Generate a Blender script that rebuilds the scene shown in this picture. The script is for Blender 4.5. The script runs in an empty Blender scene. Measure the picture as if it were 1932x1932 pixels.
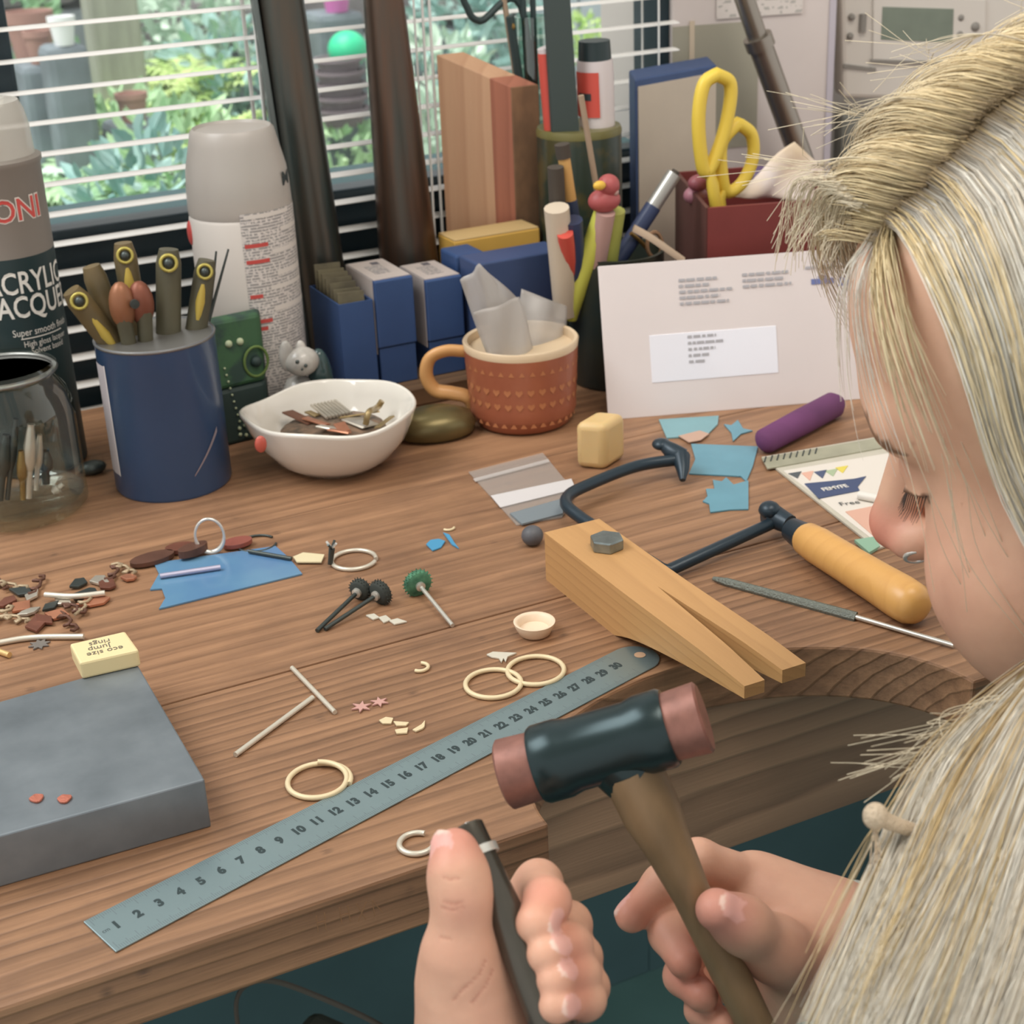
import bpy, math, random
import numpy as np
from mathutils import Vector, Matrix

# ------------------------------------------------------------------ camera, world, lights, exposure
SC = bpy.context.scene
COL = SC.collection
FPX = 2963.63                       # focal length in pixels of the 1932 px frame
CAM = np.array([0.0, 0.0, 0.4065])  # 40 cm above the bench top (z = 0); x along the bench, y towards the window
ROT = np.array([[0.89133539, -0.45158927, -0.03985405],
                [-0.21693671, -0.34768247, -0.91217069],
                [0.39806994, 0.82169583, -0.40786798]])   # rows: right, down, forward
cd = bpy.data.cameras.new('camera'); cam = bpy.data.objects.new('camera', cd); COL.objects.link(cam)
cd.sensor_width = 36.0; cd.lens = FPX / 1932 * 36.0; cd.clip_start = 0.02; cd.clip_end = 60
m4 = Matrix.Identity(4)
for i in range(3):
    m4[i][0] = ROT[0][i]; m4[i][1] = -ROT[1][i]; m4[i][2] = -ROT[2][i]; m4[i][3] = CAM[i]
cam.matrix_world = m4
cd.dof.use_dof = True; cd.dof.focus_distance = 0.76; cd.dof.aperture_fstop = 19.0
SC.camera = cam

def lin(c):
    return tuple(((v / 255) / 12.92 if v / 255 <= 0.04045 else ((v / 255 + 0.055) / 1.055) ** 2.4) for v in c)

w = bpy.data.worlds.new('overcast_sky'); SC.world = w; w.use_nodes = True
nt = w.node_tree; bg = nt.nodes['Background']
bg.inputs[0].default_value = (1.0, 0.985, 0.96, 1); bg.inputs[1].default_value = 1.0

def area(name, loc, target, size, energy, color):
    ld = bpy.data.lights.new(name, 'AREA'); ld.shape = 'RECTANGLE'; ld.size, ld.size_y = size
    ld.energy = energy; ld.color = color
    o = bpy.data.objects.new(name, ld); COL.objects.link(o); o.location = loc
    o.rotation_euler = (Vector(target) - Vector(loc)).to_track_quat('-Z', 'Y').to_euler()
    return o
# ceiling fitting of the workroom, and an added area lamp for soft daylight from the upper left
area('ceiling_light', (0.55, 0.15, 1.55), (0.4, 0.75, 0), (0.9, 0.5), 12.0, (1.0, 0.90, 0.80))
area('left_daylight_fill', (-0.55, 1.0, 1.25), (0.35, 0.75, 0.0), (0.9, 0.7), 17.0, (0.95, 0.98, 1.0))
sd = bpy.data.lights.new('overcast_sun', 'SUN'); sd.energy = 4.5; sd.angle = math.radians(50); sd.color = (1, .98, .92)
so = bpy.data.objects.new('overcast_sun', sd); COL.objects.link(so); so.rotation_euler = (math.radians(4), math.radians(-20), 0)

vs = SC.view_settings
vs.view_transform = 'Standard'; vs.look = 'None'; vs.exposure = -0.12; vs.gamma = 1.0; vs.use_curve_mapping = False

# ------------------------------------------------------------------ placing helpers (world metres)
def ray(px, py):
    return np.array([(px - 966) / FPX, (py - 966) / FPX, 1.0]) @ ROT
def G(px, py, z=0.0):
    d = ray(px, py); return CAM + d * ((z - CAM[2]) / d[2])
def W(px, py, Y):
    d = ray(px, py); return CAM + d * ((Y - CAM[1]) / d[1])
def D(px, py, dep):
    return CAM + ray(px, py) * dep
def zat(x, y, py):
    # height above (x, y) seen at image row py
    k = (py - 966) / FPX; v = ROT[1] - k * ROT[2]
    return -(v[0] * (x - CAM[0]) + v[1] * (y - CAM[1])) / v[2] + CAM[2]
rnd = random.Random(7)
nrng = np.random.default_rng(11)

# ------------------------------------------------------------------ materials
MATS = {}
def nodes(m):
    m.use_nodes = True; return m.node_tree.nodes, m.node_tree.links
def mat(name, col, rough=0.5, metal=0.0, var=0.0, scale=40.0, bump=0.0, bscale=120.0, col2=None, spec=0.5, trans=0.0,
        alpha=1.0, stretch=(1, 1, 1), ior=1.45, coat=0.0, detail=4.0, thr=None, sss=0.0, emit=0.0):
    """plain procedural material: base colour with optional noise variation between col and col2, optional noise bump"""
    if name in MATS: return MATS[name]
    m = bpy.data.materials.new(name); N, L = nodes(m); b = N['Principled BSDF']
    c1 = lin(col) + (1,)
    b.inputs['Base Color'].default_value = c1
    b.inputs['Roughness'].default_value = rough; b.inputs['Metallic'].default_value = metal
    b.inputs['Specular IOR Level'].default_value = spec; b.inputs['IOR'].default_value = ior
    b.inputs['Transmission Weight'].default_value = trans; b.inputs['Alpha'].default_value = alpha
    b.inputs['Coat Weight'].default_value = coat
    if sss: b.inputs['Subsurface Weight'].default_value = sss; b.inputs['Subsurface Radius'].default_value = (0.01, .004, .002)
    if var or col2 or bump:
        tc = N.new('ShaderNodeTexCoord'); mp = N.new('ShaderNodeMapping'); mp.inputs['Scale'].default_value = stretch
        L.new(tc.outputs['Object'], mp.inputs[0])
    if var or col2:
        n = N.new('ShaderNodeTexNoise'); n.inputs['Scale'].default_value = scale; n.inputs['Detail'].default_value = detail
        L.new(mp.outputs[0], n.inputs['Vector'])
        r = N.new('ShaderNodeValToRGB')
        if thr: r.color_ramp.elements[0].position, r.color_ramp.elements[1].position = thr
        else: r.color_ramp.elements[0].position = 0.3; r.color_ramp.elements[1].position = 0.7
        if col2 is None:
            c2 = tuple(max(0, v * (1 - var)) for v in c1[:3]) + (1,)
        else: c2 = lin(col2) + (1,)
        r.color_ramp.elements[0].color = c1; r.color_ramp.elements[1].color = c2
        L.new(n.outputs['Fac'], r.inputs[0]); L.new(r.outputs[0], b.inputs['Base Color'])
    if bump:
        n2 = N.new('ShaderNodeTexNoise'); n2.inputs['Scale'].default_value = bscale; n2.inputs['Detail'].default_value = 4
        L.new(mp.outputs[0], n2.inputs['Vector'])
        bp = N.new('ShaderNodeBump'); bp.inputs['Strength'].default_value = bump; bp.inputs['Distance'].default_value = 0.002
        L.new(n2.outputs['Fac'], bp.inputs['Height']); L.new(bp.outputs[0], b.inputs['Normal'])
    MATS[name] = m; return m

def vcol_mat(name, rough=0.5, attr='col', sss=0.0, bump=0.0, bscale=300.0, spec=0.5, noise=0.0, nscale=60):
    if name in MATS: return MATS[name]
    m = bpy.data.materials.new(name); N, L = nodes(m); b = N['Principled BSDF']
    a = N.new('ShaderNodeAttribute'); a.attribute_name = attr
    b.inputs['Roughness'].default_value = rough; b.inputs['Specular IOR Level'].default_value = spec
    out = a.outputs['Color']
    if noise:
        tc = N.new('ShaderNodeTexCoord'); n = N.new('ShaderNodeTexNoise'); n.inputs['Scale'].default_value = nscale; n.inputs['Detail'].default_value = 5
        L.new(tc.outputs['Object'], n.inputs['Vector'])
        r = N.new('ShaderNodeValToRGB'); r.color_ramp.elements[0].position = .35; r.color_ramp.elements[1].position = .7
        r.color_ramp.elements[0].color = (1 - noise, 1 - noise * 1.3, 1 - noise * 1.3, 1); r.color_ramp.elements[1].color = (1, 1, 1, 1)
        L.new(n.outputs['Fac'], r.inputs[0])
        mx = N.new('ShaderNodeMix'); mx.data_type = 'RGBA'; mx.blend_type = 'MULTIPLY'; mx.inputs[0].default_value = 1
        L.new(out, mx.inputs[6]); L.new(r.outputs[0], mx.inputs[7]); out = mx.outputs[2]
    L.new(out, b.inputs['Base Color'])
    if sss:
        b.inputs['Subsurface Weight'].default_value = sss; b.inputs['Subsurface Radius'].default_value = (0.006, .0025, .0015)
        b.inputs['Subsurface Scale'].default_value = 1.0
    if bump:
        tc2 = N.new('ShaderNodeTexCoord'); n2 = N.new('ShaderNodeTexNoise'); n2.inputs['Scale'].default_value = bscale; n2.inputs['Detail'].default_value = 3
        L.new(tc2.outputs['Object'], n2.inputs['Vector'])
        bp = N.new('ShaderNodeBump'); bp.inputs['Strength'].default_value = bump; bp.inputs['Distance'].default_value = 0.001
        L.new(n2.outputs['Fac'], bp.inputs['Height']); L.new(bp.outputs[0], b.inputs['Normal'])
    MATS[name] = m; return m

def wood_mat(name, light, dark, ring=0.0075, axis=(0.0, -0.06), along='X', rough=0.55, warp=0.0035, bump=0.35, blotch=None, contrast=1.0, fine=0.35):
    """solid-wood shader: growth rings around an axis parallel to X (or Y), so faces show long grain and ends show arcs"""
    if name in MATS: return MATS[name]
    m = bpy.data.materials.new(name); N, L = nodes(m); b = N['Principled BSDF']
    tc = N.new('ShaderNodeTexCoord')
    sp = N.new('ShaderNodeSeparateXYZ'); L.new(tc.outputs['Object'], sp.inputs[0])
    iu = {'X': 'X', 'Y': 'Y', 'Z': 'Z'}[along]; iv, iw = {'X': ('Y', 'Z'), 'Y': ('X', 'Z'), 'Z': ('X', 'Y')}[along]
    mp = N.new('ShaderNodeMapping'); L.new(tc.outputs['Object'], mp.inputs[0])
    sc = {'X': (3.5, 22, 22), 'Y': (22, 3.5, 22), 'Z': (22, 22, 3.5)}[along]; mp.inputs['Scale'].default_value = sc
    wn = N.new('ShaderNodeTexNoise'); wn.inputs['Scale'].default_value = 1.0; wn.inputs['Detail'].default_value = 3; L.new(mp.outputs[0], wn.inputs['Vector'])
    def math_(op, a, c=None):
        n = N.new('ShaderNodeMath'); n.operation = op
        for i, v in enumerate((a, c)):
            if v is None: continue
            if isinstance(v, (int, float)): n.inputs[i].default_value = v
            else: L.new(v, n.inputs[i])
        return n.outputs[0]
    dv = math_('SUBTRACT', sp.outputs[iv], axis[0]); dw = math_('SUBTRACT', sp.outputs[iw], axis[1])
    r = math_('SQRT', math_('ADD', math_('MULTIPLY', dv, dv), math_('MULTIPLY', dw, dw)))
    wf = math_('MULTIPLY', math_('SUBTRACT', wn.outputs['Fac'], 0.5), warp * 4)
    ph = math_('FRACT', math_('DIVIDE', math_('ADD', r, wf), ring))
    rp = N.new('ShaderNodeValToRGB'); L.new(ph, rp.inputs[0])
    e = rp.color_ramp.elements
    e[0].position = 0.0; e[0].color = (0, 0, 0, 1); e[1].position = 0.62; e[1].color = (.55 * contrast, .55 * contrast, .55 * contrast, 1)
    x = e.new(0.86); x.color = (contrast, contrast, contrast, 1); x = e.new(1.0); x.color = (0.05, .05, .05, 1)
    mp2 = N.new('ShaderNodeMapping'); L.new(tc.outputs['Object'], mp2.inputs[0])
    mp2.inputs['Scale'].default_value = {'X': (30, 700, 700), 'Y': (700, 30, 700), 'Z': (700, 700, 30)}[along]
    fn = N.new('ShaderNodeTexNoise'); fn.inputs['Scale'].default_value = 1; fn.inputs['Detail'].default_value = 3; L.new(mp2.outputs[0], fn.inputs['Vector'])
    fac = math_('ADD', math_('MULTIPLY', rp.outputs[0], 0.75), math_('MULTIPLY', math_('SUBTRACT', fn.outputs['Fac'], 0.5), fine))
    mx = N.new('ShaderNodeMix'); mx.data_type = 'RGBA'; mx.clamp_factor = True
    L.new(fac, mx.inputs[0]); mx.inputs[6].default_value = lin(light) + (1,); mx.inputs[7].default_value = lin(dark) + (1,)
    out = mx.outputs[2]
    if blotch:
        bn = N.new('ShaderNodeTexNoise'); bn.inputs['Scale'].default_value = 9; bn.inputs['Detail'].default_value = 6; bn.inputs['Roughness'].default_value = .65
        L.new(tc.outputs['Object'], bn.inputs['Vector'])
        br = N.new('ShaderNodeValToRGB'); br.color_ramp.elements[0].position = .47; br.color_ramp.elements[1].position = .72
        L.new(bn.outputs['Fac'], br.inputs[0])
        mx2 = N.new('ShaderNodeMix'); mx2.data_type = 'RGBA'
        L.new(math_('MULTIPLY', br.outputs[0], 0.75), mx2.inputs[0]); L.new(out, mx2.inputs[6]); mx2.inputs[7].default_value = lin(blotch) + (1,)
        out = mx2.outputs[2]
        # wear: streaks along the grain
        mp3 = N.new('ShaderNodeMapping'); L.new(tc.outputs['Object'], mp3.inputs[0]); mp3.inputs['Scale'].default_value = {'X': (7, 120, 120), 'Y': (120, 7, 120), 'Z': (120, 120, 7)}[along]
        sn = N.new('ShaderNodeTexNoise'); sn.inputs['Scale'].default_value = 1; sn.inputs['Detail'].default_value = 7; sn.inputs['Roughness'].default_value = .7; L.new(mp3.outputs[0], sn.inputs['Vector'])
        sr_ = N.new('ShaderNodeValToRGB'); sr_.color_ramp.elements[0].position = .30; sr_.color_ramp.elements[1].position = .68
        sr_.color_ramp.elements[0].color = (.60, .57, .55, 1); sr_.color_ramp.elements[1].color = (1.18, 1.17, 1.16, 1); L.new(sn.outputs['Fac'], sr_.inputs[0])
        mxs = N.new('ShaderNodeMix'); mxs.data_type = 'RGBA'; mxs.blend_type = 'MULTIPLY'; mxs.inputs[0].default_value = 1
        L.new(out, mxs.inputs[6]); L.new(sr_.outputs[0], mxs.inputs[7]); out = mxs.outputs[2]
        # small dark nicks and burn marks
        vo = N.new('ShaderNodeTexVoronoi'); vo.inputs['Scale'].default_value = 26
        L.new(tc.outputs['Object'], vo.inputs['Vector'])
        vr = N.new('ShaderNodeValToRGB'); vr.color_ramp.elements[0].position = .0; vr.color_ramp.elements[1].position = .10
        vr.color_ramp.elements[0].color = (.7, .7, .7, 1); vr.color_ramp.elements[1].color = (0, 0, 0, 1)
        L.new(vo.outputs['Distance'], vr.inputs[0])
        mx3 = N.new('ShaderNodeMix'); mx3.data_type = 'RGBA'
        L.new(math_('MULTIPLY', vr.outputs[0], math_('GREATER_THAN', fn.outputs['Fac'], .47)), mx3.inputs[0]); L.new(out, mx3.inputs[6]); mx3.inputs[7].default_value = lin((70, 50, 40)) + (1,)
        out = mx3.outputs[2]
    L.new(out, b.inputs['Base Color'])
    b.inputs['Roughness'].default_value = rough
    bp = N.new('ShaderNodeBump'); bp.inputs['Strength'].default_value = bump; bp.inputs['Distance'].default_value = 0.0012
    L.new(math_('SUBTRACT', 1.0, fac), bp.inputs['Height']); L.new(bp.outputs[0], b.inputs['Normal'])
    MATS[name] = m; return m

# ------------------------------------------------------------------ mesh building
class MB:
    def __init__(s): s.v = []; s.f = []; s.mi = []; s.cur = 0
    def add(s, vs, fs):
        o = len(s.v); s.v += [tuple(map(float, a)) for a in vs]; s.f += [tuple(i + o for i in f) for f in fs]; s.mi += [s.cur] * len(fs); return s
    def box(s, lo, hi, M=None):
        x0, y0, z0 = lo; x1, y1, z1 = hi
        v = [(x0, y0, z0), (x1, y0, z0), (x1, y1, z0), (x0, y1, z0), (x0, y0, z1), (x1, y0, z1), (x1, y1, z1), (x0, y1, z1)]
        if M is not None: v = [tuple(M @ Vector(a)) for a in v]
        return s.add(v, [(0, 3, 2, 1), (4, 5, 6, 7), (0, 1, 5, 4), (1, 2, 6, 5), (2, 3, 7, 6), (3, 0, 4, 7)])
    def hexa(s, b4, t4):
        return s.add(list(b4) + list(t4), [(0, 3, 2, 1), (4, 5, 6, 7), (0, 1, 5, 4), (1, 2, 6, 5), (2, 3, 7, 6), (3, 0, 4, 7)])
    def lathe(s, prof, c=(0, 0, 0), n=40, M=None, sx=1.0, sy=1.0, cap=True):
        """profile [(r, z), ...] turned about z"""
        v = []; f = []; k = len(prof)
        for j in range(n):
            a = 2 * math.pi * j / n
            for r, z in prof: v.append((c[0] + r * math.cos(a) * sx, c[1] + r * math.sin(a) * sy, c[2] + z))
        for j in range(n):
            j2 = (j + 1) % n
            for i in range(k - 1): f.append((j * k + i, j2 * k + i, j2 * k + i + 1, j * k + i + 1))
        if prof[0][0] > 1e-6: f.append(tuple(j * k for j in range(n))[::-1])
        if cap and prof[-1][0] > 1e-6: f.append(tuple(j * k + k - 1 for j in range(n)))
        if M is not None: v = [tuple(M @ Vector(a)) for a in v]
        return s.add(v, f)
    def tube(s, pts, r, n=10, closed=False, cap=True, flat=None):
        """tube along points; r a number or one per point; flat=(sx, sy) squashes the section"""
        P = [Vector(p) for p in pts]; k = len(P)
        R = [r] * k if isinstance(r, (int, float)) else list(r)
        T = []
        for i in range(k):
            a = P[(i - 1) % k] if closed or i > 0 else P[i]; b = P[(i + 1) % k] if closed or i < k - 1 else P[i]
            T.append((b - a).normalized())
        u = T[0].orthogonal().normalized(); v = []; f = []
        for i in range(k):
            u = (u - T[i] * u.dot(T[i])).normalized(); w_ = T[i].cross(u)
            for j in range(n):
                a = 2 * math.pi * j / n; ca, sa = math.cos(a), math.sin(a)
                if flat: ca *= flat[0]; sa *= flat[1]
                v.append(P[i] + (u * ca + w_ * sa) * R[i])
        for i in range(k if closed else k - 1):
            i2 = (i + 1) % k
            for j in range(n): f.append((i * n + j, i * n + (j + 1) % n, i2 * n + (j + 1) % n, i2 * n + j))
        if cap and not closed: f.append(tuple(range(n))[::-1]); f.append(tuple((k - 1) * n + j for j in range(n)))
        return s.add(v, f)
    def prism(s, poly, z0, z1, M=None):
        n = len(poly); v = [(x, y, z0) for x, y in poly] + [(x, y, z1) for x, y in poly]
        f = [tuple(range(n))[::-1], tuple(range(n, 2 * n))] + [(i, (i + 1) % n, n + (i + 1) % n, n + i) for i in range(n)]
        if M is not None: v = [tuple(M @ Vector(a)) for a in v]
        return s.add(v, f)
    def grid(s, fn, nu, nv, thick=None):
        v = [fn(i / nu, j / nv) for i in range(nu + 1) for j in range(nv + 1)]
        f = [(i * (nv + 1) + j, (i + 1) * (nv + 1) + j, (i + 1) * (nv + 1) + j + 1, i * (nv + 1) + j + 1) for i in range(nu) for j in range(nv)]
        return s.add(v, f)
    def ball(s, c, r, n=16, m=10, sc=(1, 1, 1), M=None):
        v = [(0, 0, -1)]; f = []
        for i in range(1, m):
            t = -math.pi / 2 + math.pi * i / m
            for j in range(n): a = 2 * math.pi * j / n; v.append((math.cos(t) * math.cos(a), math.cos(t) * math.sin(a), math.sin(t)))
        v.append((0, 0, 1)); last = len(v) - 1
        for j in range(n): f.append((0, 1 + (j + 1) % n, 1 + j)); f.append((last, 1 + (m - 2) * n + j, 1 + (m - 2) * n + (j + 1) % n))
        for i in range(m - 2):
            for j in range(n): a = 1 + i * n + j; b = 1 + i * n + (j + 1) % n; f.append((a, b, b + n, a + n))
        v = [Vector((a[0] * r * sc[0], a[1] * r * sc[1], a[2] * r * sc[2])) for a in v]
        if M is not None: v = [M @ a for a in v]
        return s.add([a + Vector(c) for a in v], f)
    def build(s, name, material=None, parent=None, smooth=None, bevel=0.0, bseg=2, solid=0.0, subsurf=0):
        me = bpy.data.meshes.new(name); me.from_pydata(s.v, [], s.f); me.update()
        mats = material if isinstance(material, (list, tuple)) else [material]
        for m_ in mats:
            if m_: me.materials.append(m_)
        if len(mats) > 1: me.polygons.foreach_set('material_index', s.mi)
        o = bpy.data.objects.new(name, me); COL.objects.link(o)
        if smooth is not None:
            me.shade_smooth()
            if smooth < 179: me.set_sharp_from_angle(angle=math.radians(smooth))
        if solid:
            sm = o.modifiers.new('solid', 'SOLIDIFY'); sm.thickness = solid; sm.offset = 0
        if bevel:
            bm_ = o.modifiers.new('bevel', 'BEVEL'); bm_.width = bevel; bm_.segments = bseg; bm_.limit_method = 'ANGLE'; bm_.angle_limit = math.radians(40)
        if subsurf:
            ss = o.modifiers.new('sub', 'SUBSURF'); ss.levels = subsurf; ss.render_levels = subsurf
        if parent is not None: attach(o, parent)
        return o
def attach(o, parent):
    o.parent = parent; o.matrix_parent_inverse = parent.matrix_basis.inverted()   # parents here are never parented themselves
def tag(o, label=None, cat=None, group=None, kind=None):
    if label: o['label'] = label
    if cat: o['category'] = cat
    if group: o['group'] = group
    if kind: o['kind'] = kind
    return o
def thing(name, loc, label, cat, group=None):
    o = bpy.data.objects.new(name, None); COL.objects.link(o); o.location = tuple(map(float, loc)); o.empty_display_size = 0.02
    return tag(o, label, cat, group)
def rotz(a, c=(0, 0, 0)):
    return Matrix.Translation(Vector(tuple(map(float, c)))) @ Matrix.Rotation(a, 4, 'Z')
def axes(o, x, y, z):
    M = Matrix.Identity(4)
    for i in range(3): M[i][0] = x[i]; M[i][1] = y[i]; M[i][2] = z[i]; M[i][3] = o[i]
    return M
def text_mesh(body, size, align='LEFT', bold=0.0, sx=1.0, extrude=0.0, res=3):
    cu = bpy.data.curves.new('t', 'FONT'); cu.body = body; cu.size = size; cu.align_x = align; cu.align_y = 'CENTER'; cu.offset = bold; cu.extrude = extrude; cu.resolution_u = res
    ob = bpy.data.objects.new('t', cu); COL.objects.link(ob); dg = bpy.context.evaluated_depsgraph_get()
    me = bpy.data.meshes.new_from_object(ob.evaluated_get(dg)); v = [(a.co.x * sx, a.co.y, a.co.z) for a in me.vertices]; f = [tuple(q.vertices) for q in me.polygons]
    bpy.data.objects.remove(ob); bpy.data.curves.remove(cu); bpy.data.meshes.remove(me)
    return v, f
def bez(pts, n=24):
    """Catmull-Rom through points"""
    P = [np.array(p, float) for p in pts]; P = [2 * P[0] - P[1]] + P + [2 * P[-1] - P[-2]]; out = []
    for i in range(1, len(P) - 2):
        for k in range(n):
            t = k / n; a, b, c, d = P[i - 1:i + 3]
            out.append(0.5 * (2 * b + (c - a) * t + (2 * a - 5 * b + 4 * c - d) * t * t + (3 * b - a - 3 * c + d) * t ** 3))
    out.append(P[-2]); return out
# ================================================================== the setting
M_wall = mat('dark_wall', (78, 108, 112), .7, var=.2, scale=6)
M_white_wall = mat('off_white_wall', (205, 198, 192), .8, var=.06, scale=5)
M_floor = mat('dark_floor', (104, 146, 142), .7, var=.2, scale=8)
XW = float(W(1262, 40, 1.2)[0])          # right-hand side of the window opening
o = MB().box((-2.2, -1.2, -.90), (2.6, 1.3, -.85)).build('floor', M_floor); tag(o, kind='structure')
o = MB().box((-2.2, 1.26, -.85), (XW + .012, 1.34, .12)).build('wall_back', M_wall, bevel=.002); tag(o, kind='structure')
o = MB().box((XW + .012, 1.26, -.85), (2.6, 1.34, -.031)).build('wall_back_low', M_wall); tag(o, kind='structure')  # dark below bench height: the shade under the bench put into the wall colour
o = MB().box((XW + .0125, 1.262, -.03), (2.6, 1.34, 1.0)).build('wall_right_of_window', M_white_wall); o.name = 'wall_back_right'; tag(o, kind='structure')
o = MB().box((-2.2, -1.2, 1.70), (2.6, 1.34, 1.78)).build('ceiling', mat('white_ceiling', (226, 222, 214), .9)); tag(o, kind='structure')
M_frame = mat('black_window_frame', (40, 58, 66), .35, var=.25, scale=20)
gz = float(W(104, 440, 1.225)[2])        # bottom edge of the glass
xm = float(W(20, 110, 1.225)[0])
win = thing('window_1', (0.3, 1.24, gz), None, None); tag(win, kind='structure')
MB().box((-.9, 1.21, -.02), (XW + .03, 1.26, gz)).build('window_frame', M_frame, win, bevel=.004)
MB().box((xm - .055, 1.212, gz), (xm, 1.255, .95)).build('window_frame', M_frame, win, bevel=.003)
MB().box((XW - .004, 1.212, gz), (XW + .05, 1.255, .95)).build('window_frame', M_frame, win, bevel=.003)
MB().box((-.9, 1.205, gz - .004), (XW + .02, 1.222, gz + .006)).build('glazing_bead', M_frame, win, bevel=.002)
M_pane = mat('window_glass', (225, 238, 240), .02, alpha=.05, spec=.5)
MB().box((xm, 1.232, gz), (XW, 1.236, .95)).build('pane', M_pane, win)
MB().box((-.9, 1.232, gz), (xm - .055, 1.236, .95)).build('pane', M_pane, win)

# ---- venetian blind, every slat its own part
M_slat = mat('white_enamel_slat', (244, 242, 238), .3)
M_cord = mat('white_blind_cord', (226, 226, 222), .7)
BY = 1.188
blind = thing('venetian_blind', (.3, BY, .6), 'white venetian blind with open horizontal slats hanging over the window', 'blind')
def slat_mb():
    b = MB(); n = 6; hw = .0115; L0, L1 = -.55, XW - .004
    top = [(-hw + 2 * hw * i / n, .0022 * (1 - (2 * i / n - 1) ** 2)) for i in range(n + 1)]
    v = []
    for x in (L0, L1):
        for y, z in top: v.append((x, y, z))
        for y, z in reversed(top): v.append((x, y, z - .0007))
    k = 2 * (n + 1)
    f = [(i, (i + 1) % k, k + (i + 1) % k, k + i) for i in range(k)] + [tuple(range(k))[::-1], tuple(range(k, 2 * k))]
    return b.add(v, f)
z0 = float(W(180, 800, BY)[2]); pitch = .0222
s0 = None
for i in range(27):
    if s0 is None: s = s0 = slat_mb().build('slat', M_slat, smooth=30)
    else:
        s = s0.copy(); COL.objects.link(s)
    s.location = (0, BY, z0 + .012 + i * pitch); s.rotation_euler = (math.radians(rnd.uniform(-1.2, 1.2) - 5), 0, 0)
    attach(s, blind)
MB().box((-.55, BY - .012, z0 - .008), (XW - .004, BY + .012, z0 + .002)).build('bottom_rail', M_slat, blind, bevel=.002)
for px, py in ((487, 100), (786, 100), (1243, 40)):
    x = float(W(px, py, BY - .0135)[0])
    for dy in (-.0135, .0135):
        MB().tube([(x, BY + dy, z0), (x, BY + dy, .6)], .0009 if px > 500 else .0016, 6).build('ladder_cord', M_cord, blind, smooth=60)
x = float(W(797, 60, BY)[0]); MB().tube([(x, BY - .016, .02), (x, BY - .017, .6)], .0012, 6).build('pull_cord', M_cord, blind, smooth=60)
x = float(W(775, 30, BY)[0]); MB().tube([(x, BY - .02, .05), (x + .003, BY - .022, .6)], .0011, 6).build('pull_cord', M_cord, blind, smooth=60)

# ================================================================== the garden beyond the window
M_soil = mat('garden_soil', (130, 136, 126), .95, col2=(164, 164, 148), scale=14, bump=.6, bscale=30)
o = MB().box((-3, 1.42, -.62), (5, 6.0, -.5)).build('garden_ground', M_soil); tag(o, kind='structure')
STONE = [mat('slate_stone_%d' % i, c, .85, var=.35, scale=18, bump=.7, bscale=25) for i, c in enumerate(((150, 160, 166), (130, 142, 150), (172, 178, 174), (158, 152, 156)))]
gw = thing('garden_stone_wall', (1.0, 3.6, -.5), 'grey dry stone wall at the back of the garden', 'wall')
y = 3.6
zz = -.5; row = 0
while zz < .42:
    h = rnd.uniform(.10, .17); x = -1.2 + rnd.uniform(-.2, 0)
    while x < 3.6:
        wd = rnd.uniform(.2, .42); dd = rnd.uniform(-.04, .04)
        MB().box((x + .008, y + dd, zz + .006), (x + wd - .008, y + .3, zz + h - .006)).build('stone', STONE[rnd.randrange(4)], gw, bevel=.02)
        x += wd
    zz += h; row += 1
def leaf_mat(n, c, c2): return mat(n, c, .6, col2=c2, scale=9, spec=.3)
L_dark = leaf_mat('fern_green_dark', (118, 164, 130), (160, 200, 156))
L_mid = leaf_mat('fern_green_mid', (160, 202, 160), (200, 228, 184))
L_lime = leaf_mat('lime_green_leaf', (188, 226, 140), (222, 240, 172))
L_teal = leaf_mat('blue_green_leaf', (136, 182, 178), (186, 214, 208))
L_pale = leaf_mat('pale_green_leaf', (196, 226, 206), (224, 240, 226))
def fern(name, c, size, nfr, m, label, seed, spread=1.0, grp='plants outside the window'):
    r = random.Random(seed); b = MB(); c = Vector(tuple(map(float, c)))
    for k in range(nfr):
        a = r.uniform(0, 2 * math.pi); L = size * r.uniform(.7, 1.1); lift = r.uniform(.45, 1.1)
        pts = []
        for i in range(13):
            t = i / 12; rad = L * t * spread * (1 - .15 * t); h = L * lift * (t - .62 * t * t)
            pts.append(c + Vector((math.cos(a) * rad, math.sin(a) * rad, h)))
        side = Vector((-math.sin(a), math.cos(a), 0))
        for i in range(1, 13):
            t = i / 12; ll = L * .30 * math.sin(math.pi * min(1, t * .92 + .08)) + .004; p = pts[i]; d = (pts[i] - pts[i - 1])
            for s in (-1, 1):
                tip = p + side * s * ll + d * .8 + Vector((0, 0, -.2 * ll)); w2 = d * .42
                b.add([p - w2, p + side * s * ll * .5 - w2 * .6 + Vector((0, 0, .004)), tip, p + side * s * ll * .45 + w2 * .9, p + w2], [(0, 1, 2, 3, 4)])
        b.tube(pts, [.004 * (1 - .8 * i / 12) for i in range(13)], 4)
    o = b.build(name, m); return tag(o, label, 'plant', grp)
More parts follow.
